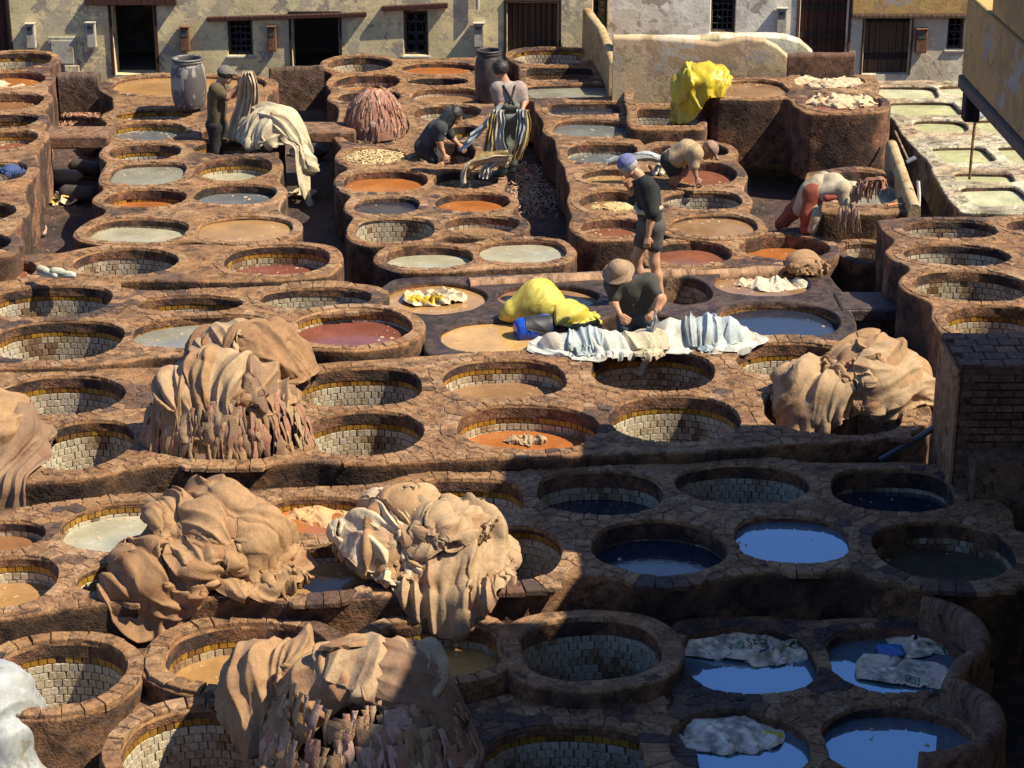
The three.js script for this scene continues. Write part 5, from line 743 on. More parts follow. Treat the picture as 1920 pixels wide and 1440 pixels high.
// what carries a heap, sampled once on a grid
function carry(f, cx, cy, cz, rx, ry, rz, h = 0.035) {
  const nx = Math.ceil(2 * rx / h) + 1, ny = Math.ceil(2 * ry / h) + 1, nz = Math.ceil(2 * rz / h) + 1, x0 = cx - rx, y0 = cy - ry, z0 = cz - rz, a = new Float32Array(nx * ny * nz);
  for (let k = 0; k < nz; k++) for (let j = 0; j < ny; j++) for (let i = 0; i < nx; i++) a[(k * ny + j) * nx + i] = f(x0 + i * h, y0 + j * h, z0 + k * h);
  return (x, y, z) => { const u = clamp((x - x0) / h, 0, nx - 1.001), v = clamp((y - y0) / h, 0, ny - 1.001), w = clamp((z - z0) / h, 0, nz - 1.001), i = u | 0, j = v | 0, k = w | 0, fu = u - i, fv = v - j, fw = w - k, o = (k * ny + j) * nx + i, q = ny * nx;
    const b = (p) => (a[p] * (1 - fu) + a[p + 1] * fu) * (1 - fv) + (a[p + nx] * (1 - fu) + a[p + nx + 1] * fu) * fv; return b(o) * (1 - fw) + b(o + q) * fw; };
}
function heap(name, label, pos, category = 'hide heap', group) { return thing(name, label, category, pos, group); }

// ---------- people: joints laid out in metres, tapered limbs joined smoothly and meshed with surface nets ----------
function nets(f, lo, hi, h) {
  const nx = Math.ceil((hi[0] - lo[0]) / h) + 1, ny = Math.ceil((hi[1] - lo[1]) / h) + 1, nz = Math.ceil((hi[2] - lo[2]) / h) + 1, v = new Float32Array(nx * ny * nz), id = new Int32Array(nx * ny * nz).fill(-1), P = [], I = [];
  for (let k = 0, o = 0; k < nz; k++) for (let j = 0; j < ny; j++) for (let i = 0; i < nx; i++, o++) v[o] = f(lo[0] + i * h, lo[1] + j * h, lo[2] + k * h);
  const sy = nx, sz = nx * ny, off = [0, 1, sy, sy + 1, sz, sz + 1, sz + sy, sz + sy + 1], E = [[0, 1], [2, 3], [4, 5], [6, 7], [0, 2], [1, 3], [4, 6], [5, 7], [0, 4], [1, 5], [2, 6], [3, 7]];
  for (let k = 0; k < nz - 1; k++) for (let j = 0; j < ny - 1; j++) for (let i = 0; i < nx - 1; i++) { const o = k * sz + j * sy + i; let m = 0; for (let c = 0; c < 8; c++) if (v[o + off[c]] < 0) m |= 1 << c; if (m === 0 || m === 255) continue;
    let x = 0, y = 0, z = 0, n = 0; for (const [a, b] of E) { const va = v[o + off[a]], vb = v[o + off[b]]; if ((va < 0) === (vb < 0)) continue; const t = va / (va - vb); x += lerp(a & 1, b & 1, t); y += lerp((a >> 1) & 1, (b >> 1) & 1, t); z += lerp(a >> 2, b >> 2, t); n++; }
    id[o] = P.length / 3; P.push(lo[0] + (i + x / n) * h, lo[1] + (j + y / n) * h, lo[2] + (k + z / n) * h); }
  for (let k = 1; k < nz - 1; k++) for (let j = 1; j < ny - 1; j++) for (let i = 1; i < nx - 1; i++) { const o = k * sz + j * sy + i, s = v[o] < 0; const q = (a, b, c, d, fl) => { if (a < 0 || b < 0 || c < 0 || d < 0) return; fl ? I.push(a, b, c, a, c, d) : I.push(a, c, b, a, d, c); };
    if (s !== v[o + 1] < 0) q(id[o - sy - sz], id[o - sz], id[o], id[o - sy], s); if (s !== v[o + sy] < 0) q(id[o - 1 - sz], id[o - 1], id[o], id[o - sz], s); if (s !== v[o + sz] < 0) q(id[o - 1 - sy], id[o - sy], id[o], id[o - 1], s); }
  const U = []; for (let i = 0; i < P.length; i += 3) U.push(P[i] + P[i + 2] * 0.7, P[i + 1] + P[i + 2] * 0.3);
  return geom(P, I, U);
}
const capsule = (a, b, ra, rb) => { const dx = b[0] - a[0], dy = b[1] - a[1], dz = b[2] - a[2], L = dx * dx + dy * dy + dz * dz + 1e-9; return (x, y, z) => { const px = x - a[0], py = y - a[1], pz = z - a[2]; let t = (px * dx + py * dy + pz * dz) / L; t = t < 0 ? 0 : t > 1 ? 1 : t; const ex = px - dx * t, ey = py - dy * t, ez = pz - dz * t; return Math.sqrt(ex * ex + ey * ey + ez * ez) - ra - (rb - ra) * t; }; };
function blob(list, k, h, wob = 0, wf = 14) {       // list of [a, b, ra, rb]
  const lo = [1e9, 1e9, 1e9], hi = [-1e9, -1e9, -1e9]; for (const [a, b, ra, rb] of list) for (const [p, r] of [[a, ra], [b, rb]]) for (let q = 0; q < 3; q++) { lo[q] = Math.min(lo[q], p[q] - r - 0.06); hi[q] = Math.max(hi[q], p[q] + r + 0.06); }
  const fs = list.map((c) => capsule(...c)); return nets((x, y, z) => { let d = fs[0](x, y, z); for (let i = 1; i < fs.length; i++) { const e = fs[i](x, y, z); const q = k - Math.abs(d - e); d = (d < e ? d : e) - (q > 0 ? q * q / k * 0.25 : 0); } return wob && Math.abs(d) < 0.05 ? d + wob * (noise(x * wf, y * wf * 0.55, z * wf) + 0.5 * noise(x * wf * 2.2, y * wf * 1.3, z * wf * 2.2)) : d; }, lo, hi, h);
}
const mid = (a, b, t) => [lerp(a[0], b[0], t), lerp(a[1], b[1], t), lerp(a[2], b[2], t)];
const skinM = MS({ color: col(0.42, 0.215, 0.12), roughness: 0.55, bumpMap: rep(clothBump, 6), bumpScale: 0.001 }), skinD = MS({ color: col(0.30, 0.14, 0.075), roughness: 0.55 }), hairM = MS({ color: col(0.018, 0.014, 0.012), roughness: 0.6 }), greyHair = MS({ color: col(0.30, 0.29, 0.28), roughness: 0.7 });
const clothM = (r, g, b, o = {}) => MS({ color: col(r, g, b), map: rep(hideMap, 1.6), bumpMap: rep(clothBump, 5), bumpScale: 0.003, roughness: 0.9, ...o });
function frameFor(fwd, up) { const f = V3(...fwd).normalize(), r = new THREE.Vector3().crossVectors(f, V3(...up)).normalize(), u = new THREE.Vector3().crossVectors(r, f); return (c) => (a, b, d) => [c[0] + r.x * a + u.x * b + f.x * d, c[1] + r.y * a + u.y * b + f.y * d, c[2] + r.z * a + u.z * b + f.z * d]; }

function headGeo(c, fwd, up, s = 1) {
  const at = frameFor(fwd, up)(c), p = (a, b, d) => at(a * s, b * s, d * s), L = [[p(0, 0.03, -0.02), p(0, 0.025, 0.02), 0.082 * s, 0.08 * s], [p(0, -0.01, 0.02), p(0, -0.075, 0.048), 0.068 * s, 0.04 * s], [p(-0.03, -0.05, 0.02), p(0.03, -0.05, 0.02), 0.045 * s, 0.045 * s], [p(0, 0.012, 0.092), p(0, -0.028, 0.112), 0.010 * s, 0.014 * s], [p(-0.035, 0.026, 0.078), p(0.035, 0.026, 0.078), 0.018 * s, 0.018 * s], [p(-0.018, -0.055, 0.085), p(0.018, -0.055, 0.085), 0.010 * s, 0.010 * s], [p(-0.084, 0.012, -0.004), p(-0.084, -0.022, 0.0), 0.014 * s, 0.010 * s], [p(0.084, 0.012, -0.004), p(0.084, -0.022, 0.0), 0.014 * s, 0.010 * s]];
  const f = L.map((q) => capsule(...q)), eye = [p(-0.032, 0.004, 0.092), p(0.032, 0.004, 0.092)], R = 0.15 * s;
  return nets((x, y, z) => { let d = f[0](x, y, z); for (let i = 1; i < f.length; i++) d = smin(d, f[i](x, y, z), i < 3 ? 0.03 : 0.012); for (const e of eye) { const q = 0.014 - Math.sqrt((x - e[0]) ** 2 + (y - e[1]) ** 2 + (z - e[2]) ** 2); if (q > d) d = q; } return d; }, c.map((v) => v - R), c.map((v) => v + R), 0.0085);
}
function handGeo(w, dir, palm, curl = 0.5, side = 1) { // wrist, direction of the fingers, palm normal
  const at = frameFor(dir, palm)(w), L = [[at(-0.022, 0, 0.02), at(-0.026, 0, 0.075), 0.017, 0.016], [at(0.022, 0, 0.02), at(0.026, 0, 0.075), 0.017, 0.016], [at(0, 0, 0), at(0, 0, 0.07), 0.024, 0.02]];
  [[-0.031, 0.062], [-0.011, 0.074], [0.010, 0.07], [0.030, 0.056]].forEach(([x, l], i) => { let a = 0, p = [x, 0, 0.085], q = l / 2.6; for (let k = 0; k < 3; k++) { a += curl * (k ? 1.1 : 0.6); const n = [p[0] * 1.04, p[1] + Math.sin(a) * q, p[2] + Math.cos(a) * q]; L.push([at(...p), at(...n), 0.0095 - k * 0.0008, 0.0088 - k * 0.0008]); p = n; q *= 0.85; } });
  L.push([at(side * 0.028, 0.004, 0.02), at(side * 0.055, 0.014, 0.05), 0.014, 0.011], [at(side * 0.055, 0.014, 0.05), at(side * 0.052, 0.028, 0.085), 0.011, 0.009]);
  return blob(L, 0.008, 0.006);
}
// j: joints in world metres; N is the side nearer the camera, F the far side
function person(label, j, o) {
  const g = thing('person', label, 'person', [j.pelvis[0], Math.min(j.ankN[1], j.ankF[1]), j.pelvis[2]], 'tannery workers'), s = o.size || 1;
  const limbs = [], A = (a, b, ra, rb) => limbs.push([a, b, ra * s, rb * s]);
  A(j.pelvis, j.chest, 0.115, 0.125); A(j.hipN, j.shN, 0.095, 0.075); A(j.hipF, j.shF, 0.095, 0.075); A(j.hipN, j.hipF, 0.105, 0.105); A(j.shN, j.shF, 0.07, 0.07); A(j.chest, j.neck, 0.085, 0.055); A(j.neck, j.head, 0.055, 0.055);
  for (const q of ['N', 'F']) { A(j['sh' + q], j['el' + q], 0.056, 0.042); A(j['el' + q], j['wr' + q], 0.042, 0.027); A(j['hip' + q], j['kn' + q], 0.088, 0.057); A(j['kn' + q], mid(j['kn' + q], j['ank' + q], 0.35), 0.054, 0.056); A(mid(j['kn' + q], j['ank' + q], 0.35), j['ank' + q], 0.056, 0.036); if (j['toe' + q]) { A(j['ank' + q], j['toe' + q], 0.036, 0.026); A(mid(j['ank' + q], j['toe' + q], -0.25), mid(j['ank' + q], j['toe' + q], 0.9), 0.036, 0.032); } }
  const parts = [blob(limbs, 0.05, 0.019), headGeo(j.head, o.fwd, o.up || [0, 1, 0], 1.04 * s)];
  for (const q of ['N', 'F']) { const e = j['el' + q], w = j['wr' + q], d = j['grip' + q] ? j['grip' + q].map((v, i) => v - w[i]) : w.map((v, i) => v - e[i]); parts.push(handGeo(w, d, o.palm || [0, -0.3, -1], o.curl ?? 0.5, q === 'N' ? 1 : -1)); }
  part('body', mergeGeometries(parts), o.skin || skinM, g);
  const inf = (a, b, ra, rb, k) => [a, b, ra * s + k, rb * s + k];
  if (o.shirt) { const k = o.shirt.k || 0.017, L = [inf(mid(j.pelvis, j.chest, -0.05), j.chest, 0.115, 0.13, k), inf(j.hipN, j.shN, 0.092, 0.078, k), inf(j.hipF, j.shF, 0.092, 0.078, k), inf(j.shN, j.shF, 0.07, 0.07, k), inf(mid(j.hipN, j.hipF, 0.1), mid(j.hipN, j.hipF, 0.9), 0.1, 0.1, k), inf(j.chest, mid(j.chest, j.neck, 0.75), 0.085, 0.055, k)];
    for (const q of ['N', 'F']) { const t = o.shirt.sleeve ?? 0.75; L.push(inf(j['sh' + q], mid(j['sh' + q], j['el' + q], Math.min(1, t)), 0.058, 0.05, k)); if (t > 1) L.push(inf(j['el' + q], mid(j['el' + q], j['wr' + q], t - 1), 0.045, 0.04, k)); }
    part('shirt', blob(L, 0.05, 0.018, o.shirt.wob || 0.009, 11), o.shirt.m, g); }
  if (o.legs) { const k = o.legs.k || 0.024, t = o.legs.len ?? 0.8, L = [inf(j.hipN, j.hipF, 0.107, 0.107, k), inf(j.pelvis, mid(j.pelvis, j.chest, 0.2), 0.112, 0.112, k)]; for (const q of ['N', 'F']) { L.push(inf(j['hip' + q], mid(j['hip' + q], j['kn' + q], Math.min(1, t)), 0.09, lerp(0.09, 0.062, Math.min(1, t)), k)); if (t > 1) L.push(inf(j['kn' + q], mid(j['kn' + q], j['ank' + q], t - 1), 0.06, 0.05, k)); }
    part(o.legs.name || 'shorts', blob(L, 0.05, 0.018, 0.010, 14), o.legs.m, g); }
  if (o.boots) { const L = []; for (const q of ['N', 'F']) { L.push(inf(mid(j['kn' + q], j['ank' + q], 0.3), j['ank' + q], 0.058, 0.04, 0.02)); if (j['toe' + q]) L.push(inf(mid(j['ank' + q], j['toe' + q], -0.2), j['toe' + q], 0.036, 0.034, 0.016)); } part('boots', blob(L, 0.03, 0.018), o.boots, g); }
  const at = frameFor(o.fwd, o.up || [0, 1, 0])(j.head), S = 1.04 * s, H = (a, b, d) => at(a * S, b * S, d * S);
  const cup = (r, lowY, f0, wob) => { const c = H(0, 0.028, -0.004), base = H(0, lowY, 0), uv = V3(...H(0, 1, 0)).sub(V3(...H(0, 0, 0))).normalize(), R = 0.19; return nets((x, y, z) => { const d = Math.sqrt((x - c[0]) ** 2 + (y - c[1]) ** 2 + (z - c[2]) ** 2) - r * S + wob * noise(x * 30, y * 30, z * 30), p = -((x - base[0]) * uv.x + (y - base[1]) * uv.y + (z - base[2]) * uv.z); return Math.max(d, p); }, c.map((v) => v - R), c.map((v) => v + R), 0.011); };
  if (o.hair) part('hair', cup(0.108, o.hairLow ?? 0.0, 0, 0.008), o.hair, g);
  if (o.cap) { part('cap', cup(0.115, 0.038, 0, 0.003), o.cap, g); if (o.visor) part('visor', blob([[H(-0.05, 0.045, 0.09), H(0.05, 0.045, 0.09), 0.02, 0.02], [H(-0.035, 0.04, 0.15), H(0.035, 0.04, 0.15), 0.016, 0.016], [H(0, 0.045, 0.08), H(0, 0.038, 0.155), 0.02, 0.017]], 0.03, 0.01), o.cap, g); }
  if (o.bucket) { part('hat_crown', cup(0.122, 0.03, 0, 0.004), o.bucket, g); const prof = [[0.098, 0.062], [0.118, 0.045], [0.168, 0.012], [0.172, 0.012], [0.12, 0.035]].map(([a, b]) => new THREE.Vector2(a * S, b * S)); const b = new THREE.LatheGeometry(prof, 24), m = new THREE.Matrix4(), x = V3(...H(1, 0, 0)).sub(V3(...H(0, 0, 0))).normalize(), y = V3(...H(0, 1, 0)).sub(V3(...H(0, 0, 0))).normalize(), z = new THREE.Vector3().crossVectors(x, y); m.makeBasis(x, y, z).setPosition(...j.head); b.applyMatrix4(m); part('hat_brim', b, o.bucket, g); }
  if (o.hood) { const c = H(0, 0.02, -0.02), fx = V3(...H(0, -0.1, 1)).sub(V3(...H(0, 0, 0))).normalize(), e = H(0, 0.0, 0.055), n2 = capsule(H(0, 0, -0.03), j.neck, 0.118 * S, 0.11 * S), n3 = capsule(j.neck, mid(j.neck, j.chest, 0.4), 0.10, 0.12); part('hood', nets((x, y, z) => Math.max(Math.min(n2(x, y, z), n3(x, y, z)) + 0.006 * noise(x * 18, y * 18, z * 18), (x - e[0]) * fx.x + (y - e[1]) * fx.y + (z - e[2]) * fx.z), c.map((v) => v - 0.34), c.map((v) => v + 0.3), 0.014), o.hood, g); }
  for (const [name, list, m, k, wob] of o.extra || []) part(name, blob(list, k || 0.04, 0.016, wob || 0), m, g);
  return g;
}
// a long wet hide held up or carried: a pleated ribbon through points, given width
function hangHide(pts, w, m, g, o = {}) {
  const c = new THREE.CatmullRomCurve3(pts.map((p) => V3(...p))), nv = 40, nu = 26, Y = [], sd = o.seed || 1, ax = V3(...(o.across || [1, 0, 0.25])).normalize();
  for (let j = 0; j < nv; j++) { const t = j / (nv - 1), p = c.getPoint(t), tg = c.getTangent(t), nn = new THREE.Vector3().crossVectors(ax, tg).normalize(), W = (typeof w === 'function' ? w(t) : w) * (1 + 0.25 * noise(t * 5, sd, 1)); for (let i = 0; i < nu; i++) { const u = i / (nu - 1) - 0.5, f = (o.pleat ?? 0.03) * Math.sin(u * 19 + 2 * noise(t * 2, u * 2, sd)) + 0.03 * noise(t * 4 + sd, u * 4, 3), e = 0.05 * noise(u * 6 + sd, t * 2, 7) * t; Y.push(p.x + ax.x * u * W + nn.x * f, p.y + ax.y * u * W + nn.y * f + e, p.z + ax.z * u * W + nn.z * f); } }
  return part('hide', sheet(Float32Array.from(Y), nu, nv, (k) => [(k % nu) / nu * 0.4, Math.floor(k / nu) / nv * 1.2], 0.006), m, g);
}
{ // man in the peaked cap lifting a cream hide
  const z = [-4.26,0.16,-29.399][2];
  person('person in grey patterned cap and olive shirt lifting a cream hide', { pelvis: [-4.268,0.302,-29.4], chest: [-4.24,0.709,-29.4], neck: [-4.184,0.904,-29.4], head: [-4.11,1.012,-29.4], shN: [-4.236,0.837,-29.25], elN: [-4.075,0.733,-29.2], wrN: [-3.892,0.911,-29.2], gripN: [-3.793,1.065,-29.2], shF: [-4.202,0.772,-29.6], elF: [-4.03,0.69,-29.55], wrF: [-3.865,0.865,-29.4], gripF: [-3.789,1.047,-29.35], hipN: [-4.279,0.295,-29.3], hipF: [-4.261,0.245,-29.5], knN: [-4.276,-0.078,-29.25], knF: [-4.258,-0.144,-29.5], ankN: [-4.324,-0.45,-29.3], ankF: [-4.307,-0.504,-29.5] },
    { fwd: [1, -0.15, 0.1], curl: 0.9, shirt: { m: clothM(0.10, 0.075, 0.035), sleeve: 0.85 }, legs: { m: clothM(0.02, 0.018, 0.016), len: 1.6, name: 'trousers' }, cap: clothM(0.17, 0.15, 0.13), visor: 1, hair: hairM, hairLow: -0.02 });
  const g = thing('lifted_hide', 'cream hide held up by the man in the patterned cap', 'hide', [-3.871,0.21,-29.2]); hangHide([[-3.76,1.126,-29.2], [-3.772,0.992,-29.18], [-3.826,0.678,-29.2], [-3.902,0.367,-29.2], [-3.96,0.116,-29.2]], (t) => 0.14 + 0.24 * t, HM.cream, g, { seed: 3, pleat: 0.035 }); hangHide([[-3.739,1.122,-29.15], [-3.685,0.926,-29.13], [-3.717,0.613,-29.15], [-3.807,0.301,-29.15]], (t) => 0.12 + 0.1 * t, HM.pale, g, { seed: 5 });
}
{ // hooded man at the dark vat
  person('person in dark hooded top with pale sleeve stripe crouching at a dark vat', { pelvis: [-1.235,0.207,-28.45], chest: [-1.058,0.465,-28.4], neck: [-0.923,0.579,-28.4], head: [-0.803,0.67,-28.4], shN: [-0.993,0.525,-28.25], elN: [-1.008,0.348,-28.2], wrN: [-0.942,0.171,-28.15], shF: [-0.952,0.469,-28.6], elF: [-0.843,0.287,-28.65], wrF: [-0.752,0.199,-28.6], hipN: [-1.231,0.203,-28.35], hipF: [-1.212,0.161,-28.6], knN: [-1.088,0.068,-28.25], knF: [-1.037,0.017,-28.5], ankN: [-1.063,-0.176,-28.3], ankF: [-0.995,-0.231,-28.5] },
    { fwd: [1, -0.35, 0.25], curl: 0.4, shirt: { m: clothM(0.045, 0.05, 0.052), sleeve: 0.8 }, legs: { m: clothM(0.03, 0.026, 0.024), len: 0.95 }, hood: clothM(0.05, 0.056, 0.058), hair: hairM, hairLow: 0.02, extra: [['sleeve_stripe', [[[-1.05,0.505,-28.18], [-0.933,0.454,-28.2], 0.022, 0.022]], clothM(0.5, 0.46, 0.34), 0.02], ['shoulder_stripe', [[[-1.006,0.583,-28.23], [-0.954,0.538,-28.2], 0.03, 0.03]], clothM(0.5, 0.46, 0.34), 0.02]] });
}
{ // man in overalls carrying wet hides
  const z = -27.0;
  const straps = clothM(0.03, 0.035, 0.035), bib = clothM(0.12, 0.13, 0.105, { roughness: 0.5 });
  person('person seen from behind in green overalls and boots carrying long wet hides', { pelvis: [-0.022,0.83,-27.5], chest: [-0.036,1.167,-27.5], neck: [-0.1,1.356,-27.5], head: [-0.15,1.508,-27.5], shN: [-0.193,1.265,-27.45], elN: [-0.143,1.088,-27.4], wrN: [-0.2,0.995,-27.3], shF: [0.1,1.254,-27.5], elF: [0.172,1.091,-27.45], wrF: [0.143,1.017,-27.3], hipN: [-0.079,0.8,-27.5], hipF: [0.058,0.8,-27.5], knN: [-0.087,0.466,-27.45], knF: [0.029,0.449,-27.6], ankN: [-0.131,0.116,-27.45], ankF: [-0.015,0.105,-27.6], toeN: [-0.218,0.086,-27.45], toeF: [-0.08,0.075,-27.6] },
    { fwd: [-0.75, -0.25, -0.6], curl: 0.8, shirt: { m: clothM(0.36, 0.28, 0.24), sleeve: 0.8 }, legs: { m: bib, len: 1.7, name: 'overalls', k: 0.03 }, boots: MS({ color: col(0.025, 0.04, 0.032), roughness: 0.3 }), hair: hairM, hairLow: -0.05, extra: [['overall_back', [[[-0.072,1.037,-27.37], [0.057,1.037,-27.37], 0.06, 0.06], [[-0.072,0.881,-27.35], [0.057,0.881,-27.35], 0.07, 0.07]], bib, 0.05], ['strap', [[[-0.114,1.327,-27.37], [0.029,1.075,-27.33], 0.016, 0.016]], straps, 0.01], ['strap', [[[0.043,1.32,-27.4], [-0.029,1.09,-27.33], 0.016, 0.016]], straps, 0.01]] });
  const g = thing('carried_hides', 'long grey and yellow wet hides hanging from the arms of the man in overalls', 'hide', [-0.216,0.32,-27.3]);
  hangHide([[-0.185,1.036,-27.28], [-0.285,0.906,-27.25], [-0.443,0.738,-27.22], [-0.629,0.582,-27.2]], (t) => 0.16 + 0.14 * t, HM.blue, g, { seed: 11, across: [0.5, 0.8, 0.1] }); hangHide([[-0.185,1.036,-27.22], [-0.185,0.864,-27.18], [-0.214,0.636,-27.16], [-0.143,0.32,-27.16]], (t) => 0.16 + 0.08 * t, HM.white, g, { seed: 13 }); hangHide([[-0.242,0.99,-27.2], [-0.285,0.724,-27.16], [-0.322,0.431,-27.16]], 0.13, HM.gold, g, { seed: 15 }); hangHide([[0.164,1.022,-27.28], [0.171,0.813,-27.24], [0.115,0.52,-27.24], [0.043,0.336,-27.24]], (t) => 0.15, HM.gold, g, { seed: 17 }); hangHide([[0.114,1.036,-27.22], [0.128,0.859,-27.2], [0.086,0.582,-27.2]], 0.12, HM.blue, g, { seed: 19 });
  const h2 = thing('hide_pile', 'cream hides dropped at the boots of the man in overalls', 'hide', [-0.394,0.285,-27.1]); hangHide([[-0.036,0.386,-27.05], [-0.214,0.399,-27], [-0.427,0.39,-26.98], [-0.626,0.295,-26.95], [-0.656,0.091,-26.92]], (t) => 0.3 - 0.2 * t, HM.cream, h2, { seed: 21, across: [0.2, 0.75, 0.7] }); hangHide([[-0.071,0.432,-27.1], [-0.285,0.43,-27.05], [-0.499,0.357,-27.02], [-0.599,0.253,-27]], 0.28, HM.gold, h2, { seed: 23, across: [0.2, 0.7, 0.7], pleat: 0.04 }); hangHide([[-0.228,0.399,-27], [-0.342,0.281,-26.95], [-0.371,0.181,-26.94]], 0.16, HM.white, h2, { seed: 25 });
}
{ // standing man with the blue head cloth, hand to his face
  const black = clothM(0.016, 0.018, 0.018);
  const p = person('standing barelegged person in black top with blue head cloth, hand at the face', { pelvis: [1.558,0.936,-22.3], chest: [1.506,1.267,-22.35], neck: [1.401,1.462,-22.35], head: [1.287,1.56,-22.35], shN: [1.479,1.408,-22.15], elN: [1.541,1.106,-22.1], wrN: [1.506,0.83,-22.08], gripN: [1.495,0.725,-22.06], shF: [1.452,1.297,-22.55], elF: [1.381,1.109,-22.6], wrF: [1.3,1.298,-22.5], gripF: [1.259,1.398,-22.45], hipN: [1.576,0.917,-22.2], hipF: [1.532,0.851,-22.42], knN: [1.589,0.511,-22.15], knF: [1.407,0.494,-22.4], ankN: [1.68,0.076,-22.1], ankF: [1.481,-0.017,-22.45], toeN: [1.623,-0.011,-22.02], toeF: [1.394,-0.064,-22.4] },
    { fwd: [-1, -0.55, 0.2], up: [-0.3, 1, 0], curl: 0.6, shirt: { m: black, sleeve: 1.12, k: 0.014 }, legs: { m: clothM(0.085, 0.075, 0.065), len: 0.5 }, cap: clothM(0.17, 0.18, 0.33), hair: greyHair, hairLow: -0.035, extra: [['belt', Array.from({ length: 10 }, (_, i) => { const q = (k) => { const a = k / 10 * 6.2832, c = [1.518,1.103,-22.3]; return [c[0] + 0.14 * Math.cos(a), c[1] + 0.02 * Math.sin(a * 2), c[2] + 0.19 * Math.sin(a)]; }; return [q(i), q(i + 1), 0.026, 0.026]; }), clothM(0.50, 0.42, 0.27), 0.02]] });
}
{ // kneeling man with the bucket hat
  const m = clothM(0.055, 0.05, 0.042);
  person('person in tan bucket hat and dark short-sleeved shirt kneeling in a vat over white hides', { pelvis: [1.349,0.148,-21.45], chest: [1.29,0.452,-21.33], neck: [1.214,0.617,-21.25], head: [1.139,0.709,-21.17], shF: [1.084,0.556,-21.27], elF: [1.096,0.356,-21.2], wrF: [1.168,0.245,-21.1], gripF: [1.234,0.214,-21.05], shN: [1.47,0.565,-21.3], elN: [1.582,0.417,-21.2], wrN: [1.535,0.271,-21.13], gripN: [1.471,0.218,-21.09], hipN: [1.442,0.118,-21.43], hipF: [1.269,0.111,-21.45], knN: [1.556,0.052,-21.2], knF: [1.228,0.004,-21.3], ankN: [1.557,-0.485,-21.45], ankF: [1.292,-0.485,-21.45] },
    { fwd: [-0.45, -0.55, 0.75], up: [-0.15, 1, 0.3], curl: 0.9, shirt: { m, sleeve: 0.75 }, legs: { m: clothM(0.06, 0.075, 0.085), len: 0.85 }, bucket: clothM(0.36, 0.24, 0.14), hair: greyHair, hairLow: -0.02, extra: [['zip', [[[1.244,0.566,-21.15], [1.322,0.268,-21.21], 0.006, 0.006]], clothM(0.4, 0.36, 0.3), 0.004]] });
}
{ // bending man in the tan shirt
  person('person in tan shirt, dark shorts and cap bending over a red bath', { pelvis: [2.133,0.401,-27.05], chest: [2.327,0.544,-26.95], neck: [2.493,0.572,-26.9], head: [2.602,0.57,-26.85], shN: [2.424,0.553,-26.75], elN: [2.405,0.377,-26.7], wrN: [2.447,0.246,-26.65], shF: [2.455,0.49,-27.1], elF: [2.407,0.315,-27.15], wrF: [2.34,0.267,-27], hipN: [2.111,0.398,-26.95], hipF: [2.148,0.36,-27.15], knN: [2.163,0.206,-26.9], knF: [2.24,0.153,-27.15], ankN: [2.159,-0.043,-26.95], ankF: [2.247,-0.085,-27.15] },
    { fwd: [0.6, -0.85, 0.15], up: [0.8, 0.5, 0], curl: 0.5, skin: skinD, shirt: { m: clothM(0.44, 0.32, 0.17), sleeve: 0.9, k: 0.024 }, legs: { m: clothM(0.03, 0.03, 0.03), len: 0.7 }, cap: clothM(0.30, 0.19, 0.12), visor: 1 });
  const g = thing('draped_hide', 'pale bluish hide laid along a rim behind the bending man', 'hide', [1.753,0.06,-28.28]); hangHide([[2.089,0.267,-27.5], [1.848,0.326,-27.5], [1.595,0.312,-27.5], [1.378,0.252,-27.5], [1.292,0.222,-27.5]], (t) => 0.2 - 0.08 * t, HM.blue, g, { seed: 31, across: [0, 0.6, 0.8] }); hangHide([[2.067,0.278,-27.4], [1.806,0.323,-27.4], [1.517,0.301,-27.4]], 0.12, HM.white, g, { seed: 33, across: [0, 0.6, 0.8] });
}
